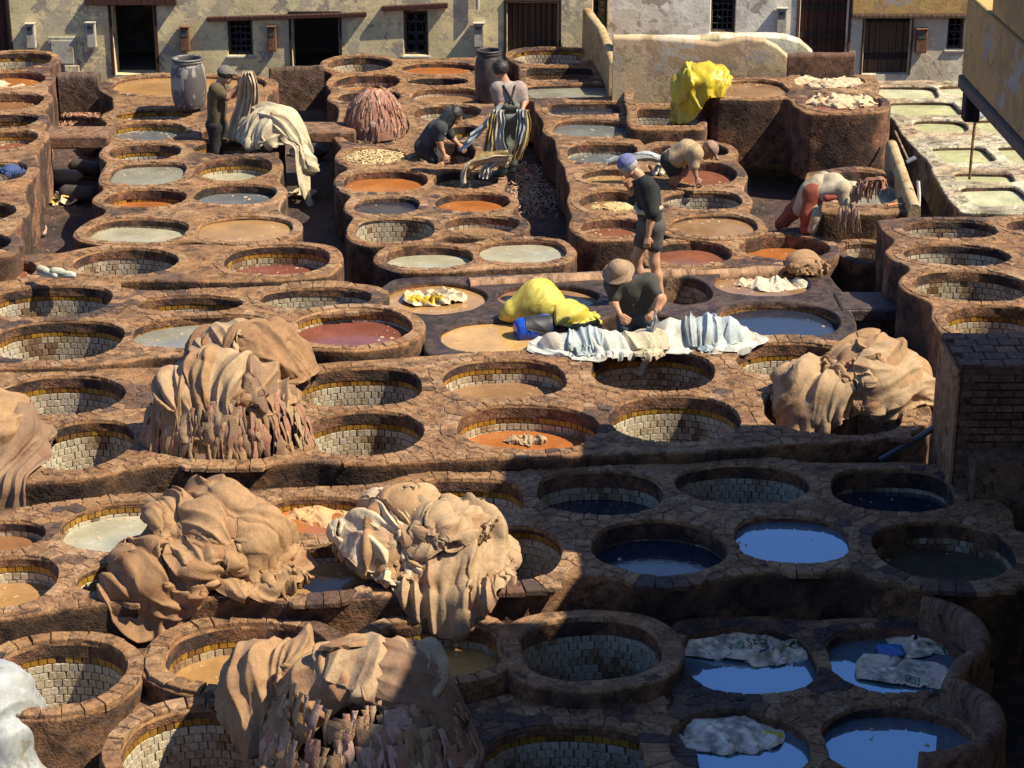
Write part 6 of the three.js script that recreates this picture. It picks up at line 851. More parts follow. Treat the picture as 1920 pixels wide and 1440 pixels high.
{ // bent worker in red trousers and cream tunic
  const red = clothM(0.30, 0.062, 0.028), cream = clothM(0.48, 0.40, 0.26);
  person('bent worker in red trousers and cream tunic with a covered head at the deep vat', { pelvis: [3.76,0.52,-25.05], chest: [3.979,0.63,-24.95], neck: [4.159,0.576,-24.9], head: [4.233,0.549,-24.85], shN: [4.082,0.618,-24.75], elN: [4.094,0.51,-24.7], wrN: [4.092,0.416,-24.65], shF: [4.07,0.575,-25.1], elF: [3.893,0.664,-25.15], wrF: [3.944,0.671,-25], hipN: [3.74,0.521,-24.9], hipF: [3.736,0.478,-25.15], knN: [3.672,0.29,-24.8], knF: [3.534,0.229,-25.15], ankN: [3.666,0.027,-24.85], ankF: [3.369,0.034,-25.15], toeN: [3.725,0.028,-24.8], toeF: [3.418,0.021,-25.1] },
    { fwd: [0.5, -0.9, 0.1], up: [0.9, 0.4, 0], curl: 0.7, shirt: { m: cream, sleeve: 1.4, k: 0.024, wob: 0.005 }, legs: { m: red, len: 1.85, name: 'trousers', k: 0.035 }, hood: clothM(0.60, 0.52, 0.36), extra: [['tunic_skirt', [[[3.816,0.589,-25], [3.735,0.493,-25.05], 0.16, 0.155], [[3.728,0.507,-25], [3.603,0.277,-25.08], 0.15, 0.1], [[3.73,0.516,-24.92], [3.736,0.282,-24.78], 0.13, 0.085], [[3.736,0.282,-24.78], [3.718,0.117,-24.78], 0.085, 0.07]], cream, 0.06, 0.006], ['red_under_shirt', [[[3.865,0.532,-24.67], [3.969,0.546,-24.67], 0.045, 0.03]], red, 0.02]] });
  const c = [4.443,0.673,-24.65]; const g = thing('held_hide', 'pinkish stringy hide held over the deep vat beside the covered head', 'hide', c), r = rng(303); const f = sdEll(c[0], c[1], c[2], 0.16, 0.12, 0.14); hangHide([[4.263,0.659,-24.75], [4.381,0.74,-24.7], [4.502,0.768,-24.65], [4.557,0.679,-24.63]], 0.2, HM.pink, g, { seed: 41, across: [0, 0.3, 1] });
  for (let i = 0; i < 60; i++) { const a = r() * 6.28, k = r(); part('hide_strip', strip([lerp([4.235,0.646,-24.65][0], [4.557,0.72,-24.65][0], k), c[1] + 0.04 + 0.06 * r() + 0.06 * k, c[2] + (r() - 0.5) * 0.24], [Math.cos(a), Math.sin(a)], 0.1 + 0.16 * r(), 0.04, r), [HM.pink, HM.flesh, HM.dusk][i % 3], g); }
  const b = [4.132,0.412,-24.57], g2 = thing('hanging_hide', 'pink fringe of hide hanging over the front lip of the deep vat', 'hide', b); for (let i = 0; i < 70; i++) { const k = r(); part('hide_strip', strip([lerp([3.999,0.404,-24.55][0], [4.26,0.404,-24.55][0], k), b[1] - 0.02 + 0.05 * r() + 0.05 * Math.sin(k * 3.1), b[2] + (r() - 0.6) * 0.16], [0.1, 1], 0.2 + 0.15 * r(), 0.03, r), [HM.flesh, HM.beige, HM.flesh][i % 3], g2); }
}

// ---------- hide heaps ----------
const hides = (g, f, list) => list.forEach(([m, o, layer = 0]) => part('hide', drape({ ...o, sdf: layer ? sdOff(f, layer) : f }), HM[m], g));
const HG = 'heaps of hides drying on the vats';
{ // big brown folded heap on the second terrace
  const c = [-2.541,-0.12,-15.738], l = [-2.905,-0.12,-15.438], zf = [-2.472,-0.12,-15.167][2];
  const f = carry(sdAny(lumpy(sdSoft(0.2, sdEll(c[0], -0.1, c[2], 0.52, 0.46, 0.4), sdEll(c[0] + 0.22, -0.1, c[2] - 0.06, 0.38, 0.55, 0.32), sdEll(l[0], -0.14, l[2], 0.4, 0.3, 0.32))), sdBox(-9, 9, -1.5, -0.12, -20, zf, 0.05)), c[0], 0, c[2], 1.6, 1.0, 1.4);
  const g = heap('hide_heap', 'big brown folded hide heap, left one on the second terrace', [c[0], -0.12, c[2]], 'hide heap', HG);
  hides(g, f, [['brown', { w: 1.75, d: 1.3, at: [c[0] + 0.05, 0.5, c[2]], squeeze: 0.72, seed: 21, crease: 0.05, dirn: 2.0 }], ['tan', { w: 1.7, d: 1.2, at: [c[0] + 0.22, 0.62, c[2] - 0.05], squeeze: 0.62, squeezeZ: 0.75, seed: 24, turn: 0.35, crease: 0.055, dirn: 1.5 }, 0.03], ['brown', { w: 1.3, d: 0.95, at: [l[0] + 0.08, 0.3, l[2] + 0.05], squeeze: 0.7, squeezeZ: 0.8, seed: 27, turn: -0.5, crease: 0.055, dirn: 2.2 }, 0.045], ['tan', { w: 1.25, d: 0.62, at: [c[0] - 0.1, 0.55, c[2] + 0.14], squeeze: 0.75, seed: 31, turn: 1.05, crease: 0.05, dirn: 1.57 }, 0.07], ['tan', { w: 1.15, d: 0.8, at: [c[0] + 0.4, 0.4, c[2] + 0.3], squeeze: 0.7, seed: 33, turn: 0.1, crease: 0.05, dirn: 1.4 }, 0.05]]);
}
{ // beige folded heap on the shadow edge
  const c = [-0.762,-0.12,-15.779], zf = [-0.697,-0.12,-15.244][2];
  const f = carry(sdAny(lumpy(sdSoft(0.2, sdEll(c[0] - 0.05, -0.1, c[2] - 0.02, 0.52, 0.5, 0.36), sdEll(c[0] + 0.3, -0.1, c[2] + 0.12, 0.32, 0.36, 0.32), sdEll(c[0] - 0.35, -0.1, c[2] + 0.1, 0.3, 0.28, 0.26))), sdBox(-9, 9, -1.5, -0.12, -20, zf, 0.05)), c[0], 0, c[2], 1.6, 1.0, 1.4);
  const g = heap('hide_heap', 'beige folded hide heap, right one on the second terrace', [c[0], -0.12, c[2]], 'hide heap', HG);
  hides(g, f, [['tan', { w: 1.7, d: 1.25, at: [c[0], 0.5, c[2]], squeeze: 0.72, seed: 41, crease: 0.05, dirn: 1.0 }], ['beige', { w: 1.6, d: 1.2, at: [c[0] - 0.08, 0.62, c[2] - 0.08], squeeze: 0.66, seed: 44, turn: 0.3, crease: 0.055, dirn: 1.6 }, 0.03], ['beige', { w: 1.5, d: 1.25, at: [c[0] + 0.3, 0.45, c[2] + 0.2], squeeze: 0.62, seed: 47, turn: -0.7, crease: 0.055, dirn: 0.4 }, 0.045], ['pale', { w: 1.15, d: 0.8, at: [c[0] - 0.28, 0.5, c[2] + 0.14], squeeze: 0.66, seed: 51, turn: 0.9, crease: 0.05, dirn: 1.9 }, 0.06], ['beige', { w: 1.0, d: 0.75, at: [c[0] + 0.18, 0.6, c[2] + 0.1], squeeze: 0.7, seed: 53, turn: -0.2, crease: 0.045, dirn: 1.2 }, 0.075]]);
}
function ragged(g, f, cx, cy, cz, rx, ry, rz, n, mats, o = {}) { // torn strips hanging round the lower half of a heap
  const r = rng(o.seed || 9); for (let i = 0; i < n; i++) { const a = lerp(o.a0 ?? -0.3, o.a1 ?? 3.45, r()), k = Math.pow(r(), o.pow || 1) * (o.top ?? 0.75), q = Math.sqrt(Math.max(0.05, 1 - k * k)) * (o.out || 1.03); const x = cx + Math.cos(a) * rx * q, z = cz + Math.sin(a) * rz * q, y = cy + k * ry; part('hide_strip', strip([x, y, z], [Math.cos(a), Math.sin(a)], (o.len || 0.3) * (0.5 + r()), (o.w || 0.07) * (0.5 + r()), r, f), mats[Math.floor(r() * mats.length)], g); }
}
{ // tall ragged heap in its vat and the one leaning behind it
  const c = [-2.745,0,-18.253], b = [-2.694,0,-19.969];
  const f = carry(sdAny(lumpy(sdSoft(0.15, sdEll(c[0], -0.15, c[2], 0.66, 0.98, 0.4), sdEll(c[0] + 0.25, -0.15, c[2], 0.5, 0.85, 0.38)), 0.05), sdBox(-9, 9, -1.5, -0.5, -30, -10, 0.05)), c[0], 0.2, c[2], 1.5, 1.1, 1.2);
  const g = heap('hide_heap', 'tall ragged hide heap with torn fringes in the wide vat', [c[0], -0.3, c[2]], 'hide heap', HG);
  hides(g, f, [['tan', { w: 1.6, d: 1.15, at: [c[0] + 0.05, 0.9, c[2] - 0.08], squeeze: 0.66, squeezeZ: 0.85, seed: 61, crease: 0.05, dirn: 0.1 }], ['beige', { w: 1.1, d: 1.05, at: [c[0] - 0.14, 1.0, c[2] + 0.06], squeeze: 0.66, squeezeZ: 0.9, seed: 64, crease: 0.05, dirn: 0 }, 0.03], ['tan', { w: 0.8, d: 1.15, at: [c[0] - 0.48, 0.8, c[2] + 0.1], squeeze: 0.7, squeezeZ: 0.9, seed: 66, turn: 0.3, crease: 0.05, dirn: 0.1 }, 0.04], ['dusk', { w: 0.7, d: 0.7, at: [c[0] + 0.38, 0.75, c[2] + 0.05], squeeze: 0.7, seed: 68, turn: -0.4, crease: 0.05, dirn: 0.3 }, 0.035]]);
  ragged(g, f, c[0] + 0.04, -0.1, c[2], 0.74, 0.95, 0.47, 280, [HM.dusk, HM.pink, HM.tan, HM.beige], { seed: 71, len: 0.36, w: 0.1, top: 0.7, out: 1.08 });
  const f2 = carry(sdAny(lumpy(sdEll(b[0], 0, b[2], 0.62, 0.5, 0.36), 0.05), sdBox(-9, 9, -1.5, 0.0, -30, -10, 0.05)), b[0], 0.2, b[2], 1.4, 0.9, 1.1);
  const g2 = heap('hide_heap', 'smooth brown hide bundle leaning behind the tall ragged heap', [b[0], 0, b[2]], 'hide heap', HG);
  hides(g2, f2, [['brown', { w: 1.6, d: 1.3, at: [b[0], 0.5, b[2]], squeeze: 0.72, seed: 81, crease: 0.045, dirn: 0.5 }], ['beige', { w: 0.95, d: 1.0, at: [b[0] - 0.3, 0.55, b[2] + 0.05], squeeze: 0.66, seed: 83, crease: 0.045, dirn: 0.2 }, 0.03], ['brown', { w: 0.9, d: 0.9, at: [b[0] + 0.32, 0.45, b[2] + 0.08], squeeze: 0.8, seed: 85, turn: 0.5, crease: 0.035, dirn: 0.9 }, 0.035]]);
}
{ // shaggy heap in front
  const c = [-1.053,-0.34,-13.265], l = [-1.777,-0.34,-13.84];
  const f = carry(sdAny(lumpy(sdSoft(0.18, sdEll(c[0] - 0.05, -0.45, c[2] - 0.05, 0.6, 0.86, 0.46), sdEll(c[0] + 0.26, -0.45, c[2] + 0.05, 0.4, 0.78, 0.4), sdEll(l[0], -0.4, l[2] + 0.05, 0.42, 0.56, 0.4)), 0.05), sdBox(-9, 9, -1.5, -0.75, -30, -10, 0.05)), c[0] - 0.2, 0, c[2], 1.7, 1.0, 1.4);
  const g = heap('hide_heap', 'shaggy front hide heap with grey smooth top, at the bottom edge', [c[0], -0.7, c[2]], 'hide heap', HG);
  hides(g, f, [['tan', { w: 1.8, d: 1.1, at: [c[0] - 0.2, 0.6, c[2] - 0.14], squeeze: 0.72, seed: 91, crease: 0.05, dirn: 0.3 }], ['tan', { w: 1.3, d: 1.2, at: [l[0] + 0.05, 0.4, l[2] + 0.12], squeeze: 0.62, squeezeZ: 0.8, seed: 94, turn: -0.2, crease: 0.055, dirn: 0.3 }, 0.03], ['beige', { w: 1.1, d: 0.85, at: [c[0] + 0.12, 0.7, c[2] + 0.0], squeeze: 0.75, seed: 97, turn: 0.2, crease: 0.04, dirn: 0.1 }, 0.035], ['dusk', { w: 0.85, d: 0.95, at: [c[0] + 0.42, 0.55, c[2] + 0.1], squeeze: 0.8, seed: 99, turn: 0.5, crease: 0.035, dirn: 1.4 }, 0.05], ['tan', { w: 0.95, d: 0.3, at: [c[0] + 0.1, 0.75, c[2] - 0.12], squeeze: 0.8, seed: 102, turn: -0.3, crease: 0.03, dirn: 1.57 }, 0.06]]);
  ragged(g, f, c[0] + 0.02, -0.45, c[2] + 0.02, 0.72, 0.92, 0.56, 285, [HM.dusk, HM.pink, HM.flesh, HM.beige, HM.tan], { seed: 73, len: 0.38, w: 0.11, top: 0.74, a0: 0.1, a1: 2.9, out: 1.1 });
}
{ // tan bundle at the right end of the third row
  const c = [3.635,0,-19.426], l = [3.106,0,-19.28];
  const f = carry(sdAny(lumpy(sdSoft(0.15, sdEll(c[0], 0, c[2], 0.5, 0.52, 0.4), sdEll(l[0], 0, l[2], 0.46, 0.3, 0.34)), 0.05), sdBox(-9, 9, -1.5, 0, -30, c[2] + 0.12, 0.05)), c[0] - 0.1, 0.1, c[2], 1.5, 0.9, 1.2);
  const g = heap('hide_heap', 'tan hide bundle slumped over the right end of the third row', [c[0], 0, c[2]], 'hide heap', HG);
  hides(g, f, [['tan', { w: 1.5, d: 1.3, at: [c[0], 0.5, c[2]], squeeze: 0.72, seed: 111, crease: 0.045, dirn: 0.8 }], ['beige', { w: 1.35, d: 0.95, at: [l[0], 0.35, l[2] + 0.06], squeeze: 0.72, seed: 114, turn: -0.3, crease: 0.05, dirn: 1.1 }, 0.025], ['tan', { w: 0.9, d: 0.9, at: [c[0] + 0.18, 0.6, c[2] - 0.06], squeeze: 0.75, seed: 117, turn: 0.6, crease: 0.045, dirn: 1.9 }, 0.03], ['beige', { w: 1.0, d: 0.7, at: [c[0] + 0.15, 0.45, c[2] + 0.22], squeeze: 0.8, seed: 119, turn: -0.5, crease: 0.04, dirn: 1.57 }, 0.04], ['tan', { w: 0.6, d: 0.7, at: [c[0] - 0.18, 0.5, c[2] + 0.02], squeeze: 0.7, seed: 121, turn: 0.2, crease: 0.045, dirn: 1.3 }, 0.045]]);
  hides(g, sdBox(-9, 9, -9, -3, -40, 0), [['dusk', { w: 0.42, d: 0.75, n: 30, at: [l[0] + 0.2, 0.16, l[2] + 0.1], squeeze: 0.6, squeezeZ: 0.98, seed: 123, crease: 0.03, dirn: 0, steps: 22, curve: (x, z) => [x, -z - 0.3, 0.12 * Math.cos(x * 9)], pin: (u, v) => v < -0.6 }]]);
}
{ // hide hanging at the left edge
  const c = [-4.813,0,-18.044], zf = [-4.622,0,-17.209][2];
  const f = carry(sdAny(lumpy(sdEll(c[0] - 0.1, 0, c[2], 0.5, 0.5, 0.42), 0.05), sdBox(-9, 9, -1.2, 0, -30, zf, 0.06)), c[0], 0, c[2], 1.4, 1.0, 1.4);
  const g = heap('hide_heap', 'dusty hide hanging over the terrace wall at the left edge', [c[0], 0, c[2]], 'hide heap', HG);
  hides(g, f, [['dusk', { w: 1.4, d: 2.0, at: [c[0] - 0.05, 0.5, c[2] + 0.3], squeeze: 0.75, squeezeZ: 0.9, seed: 131, crease: 0.04, dirn: 0.2 }], ['tan', { w: 1.0, d: 1.6, at: [c[0] - 0.2, 0.55, c[2] + 0.2], squeeze: 0.8, squeezeZ: 0.9, seed: 133, turn: 0.15, crease: 0.04, dirn: 0.1 }, 0.03]]);
}
{ // pink shredded heap on the centre block
  const c = [-2.035,0.04,-30.198]; const f = sdEll(c[0], -0.05, c[2], 0.44, 0.72, 0.42);
  const g = heap('hide_heap', 'pink shredded hide heap standing in a vat of the centre block', [c[0], -0.1, c[2]], 'hide heap', HG);
  const cone = []; for (let i = 0; i <= 10; i++) { const k = i / 10; cone.push(new THREE.Vector2(0.44 * Math.sqrt(1 - k * k) + 0.001, -0.05 + 0.7 * k)); } const lg = new THREE.LatheGeometry(cone, 28); lg.translate(c[0], 0, c[2]); part('hide', lg, HM.pink, g);
  ragged(g, f, c[0], -0.1, c[2], 0.46, 0.78, 0.44, 290, [HM.pink, HM.flesh, HM.pink, HM.dusk], { seed: 75, len: 0.2, w: 0.055, top: 0.985, a0: 0, a1: 6.283, pow: 0.8 });
}
{ // cream heap beside the man in the cap, one end hanging down the block
  const c = [-3.395,0.16,-29.027], xr = [-3.12,0.16,-27.903][0];
  const f = carry(sdAny(lumpy(sdEll(c[0], 0.16, c[2], 0.42, 0.42, 0.4), 0.04), sdBox(-12, xr, -1, 0.16, -40, -10, 0.05)), c[0], 0.2, c[2], 1.4, 0.9, 1.2);
  const g = heap('hide_heap', 'cream wet hide heap beside the man in the cap', [c[0], 0.16, c[2]], 'hide heap', HG);
  hides(g, f, [['cream', { w: 1.3, d: 1.2, at: [c[0], 0.6, c[2]], squeeze: 0.7, seed: 141, n: 60, crease: 0.045, dirn: 0.9 }], ['cream', { w: 1.1, d: 0.6, at: [c[0] + 0.2, 0.65, c[2] + 0.1], squeeze: 0.85, squeezeZ: 0.6, seed: 143, n: 60, turn: 0.4, crease: 0.045, dirn: 1.4 }, 0.03], ['cream', { w: 0.95, d: 0.36, at: [c[0] + 0.3, 0.5, c[2] + 0.3], squeeze: 0.9, squeezeZ: 0.6, seed: 145, n: 60, turn: 0.5, crease: 0.04, dirn: 1.5 }, 0.04]]);
}
{ // wet white hides along the front of the wet deck
  const a = [0.822,0,-20.77], b = [2,0,-20.97];
  const f = carry(sdAny(lumpy(sdSoft(0.1, sdEll(a[0], 0, a[2] - 0.02, 0.52, 0.15, 0.19), sdEll(b[0], 0.0, b[2] - 0.02, 0.56, 0.22, 0.24), sdEll((a[0] + b[0]) / 2, 0, a[2], 0.4, 0.13, 0.16)), 0.02), sdBox(-9, 9, -1, -0.01, -30, -10, 0.02)), (a[0] + b[0]) / 2, 0.1, a[2], 1.9, 0.6, 1.0);
  const g = heap('wet_hides', 'wet white hides bunched along the front of the black deck', [b[0], 0, b[2]]);
  hides(g, f, [['white', { w: 1.7, d: 0.95, at: [b[0] - 0.05, 0.35, b[2]], squeeze: 0.78, squeezeZ: 0.85, seed: 151, crease: 0.024, dirn: 0.25 }], ['blue', { w: 0.85, d: 0.8, at: [b[0] + 0.12, 0.42, b[2] + 0.02], squeeze: 0.6, squeezeZ: 0.85, seed: 153, crease: 0.026, dirn: 0.15 }, 0.02], ['white', { w: 1.5, d: 0.85, at: [a[0] + 0.02, 0.25, a[2]], squeeze: 0.78, squeezeZ: 0.85, seed: 155, crease: 0.024, dirn: -0.2 }], ['blue', { w: 0.5, d: 0.7, at: [a[0] - 0.05, 0.3, a[2] + 0.04], squeeze: 0.6, squeezeZ: 0.85, seed: 157, crease: 0.026, dirn: 0 }, 0.02], ['cream', { w: 0.55, d: 0.75, at: [(a[0] + b[0]) / 2, 0.2, a[2] + 0.02], squeeze: 0.7, squeezeZ: 0.85, seed: 159, n: 50, crease: 0.026, dirn: 0 }, 0.02]]);
  // the corner he lifts
  const t = [1.423,0.301,-20.8]; hides(g, sdBox(-9, 9, -9, -3, -40, 0), [['white', { w: 0.34, d: 0.5, n: 26, at: [t[0], t[1] - 0.22, t[2]], squeeze: 0.5, squeezeZ: 0.97, seed: 161, crease: 0.02, dirn: 0, steps: 14, curve: (x, z, U, V) => [x * (0.35 + 0.5 * (V + 1)) + V * -0.1, -z, 0.05 * Math.cos(x * 20)], pin: (u, v) => v < -0.5 || v > 0.85 }]]);
}
// sheets lying on liquid or ground
function flatSheet(name, label, p, w, d, m, o = {}) { const f = sdBox(-12, 12, -2, p[1], -40, -5, 0.001); const q = o.base ? sdAny(f, o.base) : f; const g = drape({ n: o.n || 40, w, d, at: [p[0], p[1] + (o.lift || 0.07), p[2]], squeeze: o.sq || 0.72, sdf: q, seed: o.seed || 1, steps: o.steps || 26, crease: o.crease ?? 0.02, turn: o.turn || 0, fold: o.fold || 0.18, round: o.round ?? 1, th: o.th ?? -0.006 }); if (o.geo) return g; return single(name, g, m, label, o.cat || 'hide', o.group); }
const FH = 'hides soaking in the baths';
flatSheet('soaking_hide', 'orange-lit hide floating in the bright orange bath', [-1.678,-0.25,-17.028], 0.75, 0.5, hideM(0.62, 0.36, 0.16), { seed: 201, group: FH });
flatSheet('soaking_hide', 'scrap of tan hide in the shallow orange bath with the notched course', [0.131,-0.28,-18.847], 0.5, 0.3, HM.beige, { seed: 203, group: FH, sq: 0.6, th: 0.012, crease: 0.03 });
flatSheet('soaking_hide', 'wide soaked white hide filling the pinkish bath on the wet deck', [3.064,-0.1,-23.183], 0.95, 0.5, hideM(0.66, 0.54, 0.38), { seed: 205, group: FH, sq: 0.75, th: 0.0, crease: 0.025 });
flatSheet('soaking_hide', 'yellowish hide afloat at the elbow of the standing man', [1.335,-0.084,-26.424], 0.7, 0.4, hideM(0.6, 0.44, 0.2), { seed: 207, group: FH, th: -0.01, crease: 0.03 });
flatSheet('soaking_hide', 'pale hides heaped in the front one of the high vats', [4.813,0.53,-29.729], 1.25, 0.9, hideM(0.62, 0.47, 0.28), { seed: 209, n: 56, group: FH, sq: 0.72, th: 0.004, crease: 0.032, fold: 0.3, lift: 0.1, steps: 20 });
flatSheet('soaking_hide', 'pale hides heaped in the back one of the high vats', [4.761,0.53,-31.015], 1.3, 0.8, hideM(0.56, 0.43, 0.27), { seed: 211, n: 56, group: FH, sq: 0.78, th: 0.0, crease: 0.03, fold: 0.3, lift: 0.08, steps: 20 });
flatSheet('soaking_hide', 'stringy scraps afloat in the grey bath left of the man in the cap', [-5.425,-0.052,-30.502], 0.6, 0.2, HM.cream, { seed: 213, group: FH, sq: 0.7, crease: 0.03, n: 30 });
flatSheet('soaking_hide', 'pale scrap in the orange bath at the left edge', [-7.979,0.15,-32.54], 0.5, 0.3, HM.cream, { seed: 215, group: FH, crease: 0.03, n: 30 });
flatSheet('hide_offcut', 'tan hide thrown over the back right corner of the wet deck', [3.486,0.03,-23.494], 0.6, 0.6, HM.tan, { seed: 217, sq: 0.72, crease: 0.04, lift: 0.14, base: sdEll([3.472,0.03,-23.576][0], 0.0, [3.472,0.03,-23.576][2], 0.22, 0.16, 0.2), cat: 'hide' });
flatSheet('hide_offcut', 'small cream rag lying in the left trench under the cream heap', [-3.03,-0.66,-29.136], 0.5, 0.4, HM.cream, { seed: 219, sq: 0.6, crease: 0.03, th: 0.01, cat: 'rag' });
flatSheet('hide_offcut', 'blue rag hung over a vat lip at the left edge', [-6.664,0.27,-26.882], 0.45, 0.45, hideM(0.05, 0.08, 0.2), { seed: 221, sq: 0.6, crease: 0.04, th: 0.012, lift: 0.12, base: sdEll([-6.664,0.27,-26.882][0], 0.2, [-6.664,0.27,-26.882][2], 0.12, 0.14, 0.12), cat: 'rag' });
// yellow plastic sheet over the raised pair of vats
{ const c = [2.763,0.776,-30], f = carry(sdAny(lumpy(sdEll(c[0] + 0.05, c[1], c[2], 0.36, 0.27, 0.3), 0.07, 5), sdEll(c[0] - 0.22, c[1] - 0.12, c[2] + 0.02, 0.14, 0.3, 0.14), sdBox(c[0] - 2, c[0] + 2, -1, 0.2, c[2] - 1, c[2] + 1)), c[0], c[1], c[2], 1.1, 1.0, 0.9); const ym = MS({ color: col(0.62, 0.46, 0.02), map: rep(limeMap, 0.8), roughness: 0.45 });
  const g = thing('yellow_sheet', 'crumpled yellow plastic sheet draped over a vat wall by the swooping wall', 'plastic sheet', c); part('sheet', drape({ n: 64, w: 1.1, d: 0.95, at: [c[0] - 0.03, c[1] + 0.4, c[2]], squeeze: 0.8, sdf: f, seed: 231, crease: 0.04, steps: 60 }), ym, g); part('sheet_fold', drape({ n: 50, w: 0.5, d: 0.5, at: [c[0] - 0.2, c[1] + 0.35, c[2] + 0.06], squeeze: 0.7, squeezeZ: 0.85, sdf: sdOff(f, 0.02), seed: 233, crease: 0.04, steps: 60 }), ym, g); }
// floating printed sacks
function printed(paint) { const c = document.createElement('canvas'); c.width = c.height = 256; const x = c.getContext('2d'); paint(x); const im = x.getImageData(0, 0, 256, 256).data; for (let i = 0; i < 65536; i++) { const s = 0.88 + 0.3 * nE[(i >> 8) * 1024 + (i & 255) * 2] - 0.25 * sstep(0.1, 0.3, nH[(i >> 8) * 512 + (i & 255)]); for (let k = 0; k < 3; k++) im[i * 4 + k] = clamp(im[i * 4 + k] * s * [1, 0.94, 0.86][k] / 255) * 255; }
  const t = new THREE.DataTexture(new Uint8Array(im), 256, 256); t.colorSpace = THREE.SRGBColorSpace; t.wrapS = t.wrapT = THREE.RepeatWrapping; t.magFilter = THREE.LinearFilter; t.repeat.set(0.9, 0.9); t.offset.set(0.5, 0.5); t.needsUpdate = true; return MS({ map: t, roughness: 0.55 }); }
const logo = (x, u, v, s, c) => { x.strokeStyle = c; x.lineWidth = s * 0.14; x.strokeRect(u - s / 2, v - s / 2, s, s); x.strokeRect(u - s / 4, v - s / 4, s / 2, s / 2); };
const sackA = printed((x) => { x.fillStyle = '#e0d6c4'; x.fillRect(0, 0, 256, 256); x.fillStyle = '#c9b430'; x.fillRect(0, 30, 256, 26); x.fillRect(0, 205, 256, 20); x.fillStyle = '#1e5a3c'; x.fillRect(118, 40, 60, 14); x.font = 'bold 26px sans-serif'; x.fillStyle = '#2a4a40'; x.fillText('SEFI', 70, 110); x.fillText('SEFI', 150, 150); logo(x, 50, 102, 22, '#2f6a48'); });
const sackB = printed((x) => { x.fillStyle = '#e4dccd'; x.fillRect(0, 0, 256, 256); x.fillStyle = '#b9a62e'; x.fillRect(0, 10, 256, 22); logo(x, 150, 160, 26, '#1f7a4a'); x.fillStyle = '#2a5a90'; x.fillRect(60, 60, 40, 10); });
const sackC = printed((x) => { x.fillStyle = '#ddd6cc'; x.fillRect(0, 0, 256, 256); x.fillStyle = '#2f6b35'; x.fillRect(0, 0, 256, 18); x.fillStyle = '#d8cc2c'; x.fillRect(190, 120, 34, 22); });
const sackY = printed((x) => { x.fillStyle = '#e6d9bb'; x.fillRect(0, 0, 256, 256); x.fillStyle = '#d8b820'; x.fillRect(40, 120, 120, 50); x.fillStyle = '#2a60a0'; x.fillRect(170, 200, 20, 12); });
const SG = 'empty plastic sacks afloat in the baths';
flatSheet('floating_sack', 'large printed sack at the left of the two-sack water vat', [1.681,-0.55,-15.131], 0.75, 0.5, sackA, { seed: 241, cat: 'sack', group: SG, round: 0.25, sq: 0.75, th: 0.004, crease: 0.028, fold: 0.24, turn: 0.2 });
flatSheet('floating_sack', 'printed sack with an upright brown corner at the right of the two-sack water vat', [2.166,-0.55,-15.058], 0.72, 0.5, sackA, { seed: 243, cat: 'sack', group: SG, round: 0.25, sq: 0.75, th: 0.004, crease: 0.028, fold: 0.24, turn: -0.3 });
flatSheet('floating_sack', 'white sack with green emblem in front in the water vat by the parapet', [3.119,-0.55,-14.684], 0.8, 0.45, sackB, { seed: 245, cat: 'sack', group: SG, round: 0.25, sq: 0.75, th: 0.004, crease: 0.028, fold: 0.24, turn: 0.25 });
flatSheet('floating_sack', 'pale torn sack at the back in the water vat by the parapet', [3.413,-0.55,-15.168], 0.7, 0.42, sackB, { seed: 247, cat: 'sack', group: SG, round: 0.3, sq: 0.75, th: 0.004, crease: 0.028, fold: 0.24, turn: -0.35 });
flatSheet('floating_scrap', 'blue plastic scrap among the white sacks by the parapet', [3.081,-0.55,-15.013], 0.22, 0.2, MS({ color: col(0.05, 0.14, 0.36), roughness: 0.5 }), { seed: 249, n: 16, cat: 'plastic scrap', round: 0.2, th: 0.025, crease: 0.01 });
flatSheet('floating_sack', 'round white sack with green edge in the violet water vat', [1.643,-0.54,-13.709], 0.85, 0.62, sackC, { seed: 251, cat: 'sack', group: SG, sq: 0.75, th: 0.004, crease: 0.028, fold: 0.24, round: 0.6, base: sdEll([1.59,-0.54,-13.709][0], -0.56, [1.59,-0.54,-13.709][2], 0.3, 0.08, 0.22) });
flatSheet('floating_sack', 'torn yellow and white sack in the tan bath of the wet deck', [-0.887,-0.09,-22.627], 0.85, 0.5, sackY, { seed: 253, cat: 'sack', group: SG, sq: 0.66, th: 0.012, crease: 0.045, round: 0.4, turn: -0.3 });
flatSheet('torn_sack', 'torn pale sack lying in the left trench', [-6.507,-0.7,-28.884], 0.75, 0.55, sackY, { seed: 255, cat: 'sack', sq: 0.66, th: 0.015, crease: 0.05, round: 0.4 });
// clear plastic sheet at the lower left corner
{ const c = [-3.942,-0.7,-13.807], f = carry(sdAny(lumpy(sdEll(c[0], -0.75, c[2], 0.42, 0.75, 0.4), 0.05), sdBox(-9, 9, -2, -1.0, -30, -8)), c[0], -0.3, c[2], 1.2, 1.0, 1.1);
  const g = thing('plastic_sheet', 'milky translucent plastic sheet over a bundle at the lower left corner', 'plastic sheet', [c[0], -1, c[2]]); part('sheet', drape({ n: 64, w: 1.5, d: 1.6, at: [c[0], 0.15, c[2]], squeeze: 0.8, sdf: f, seed: 261, crease: 0.035, dirn: 0.6, steps: 60 }), MP({ color: col(0.62, 0.64, 0.62), map: rep(limeMap, 0.8), roughness: 0.6, transmission: 0.5, thickness: 0 }), g); const b = new THREE.SphereGeometry(1, 24, 16); b.scale(0.3, 0.5, 0.28); b.translate(c[0], -0.8, c[2]); part('bundle', b, HM.tan, g); }
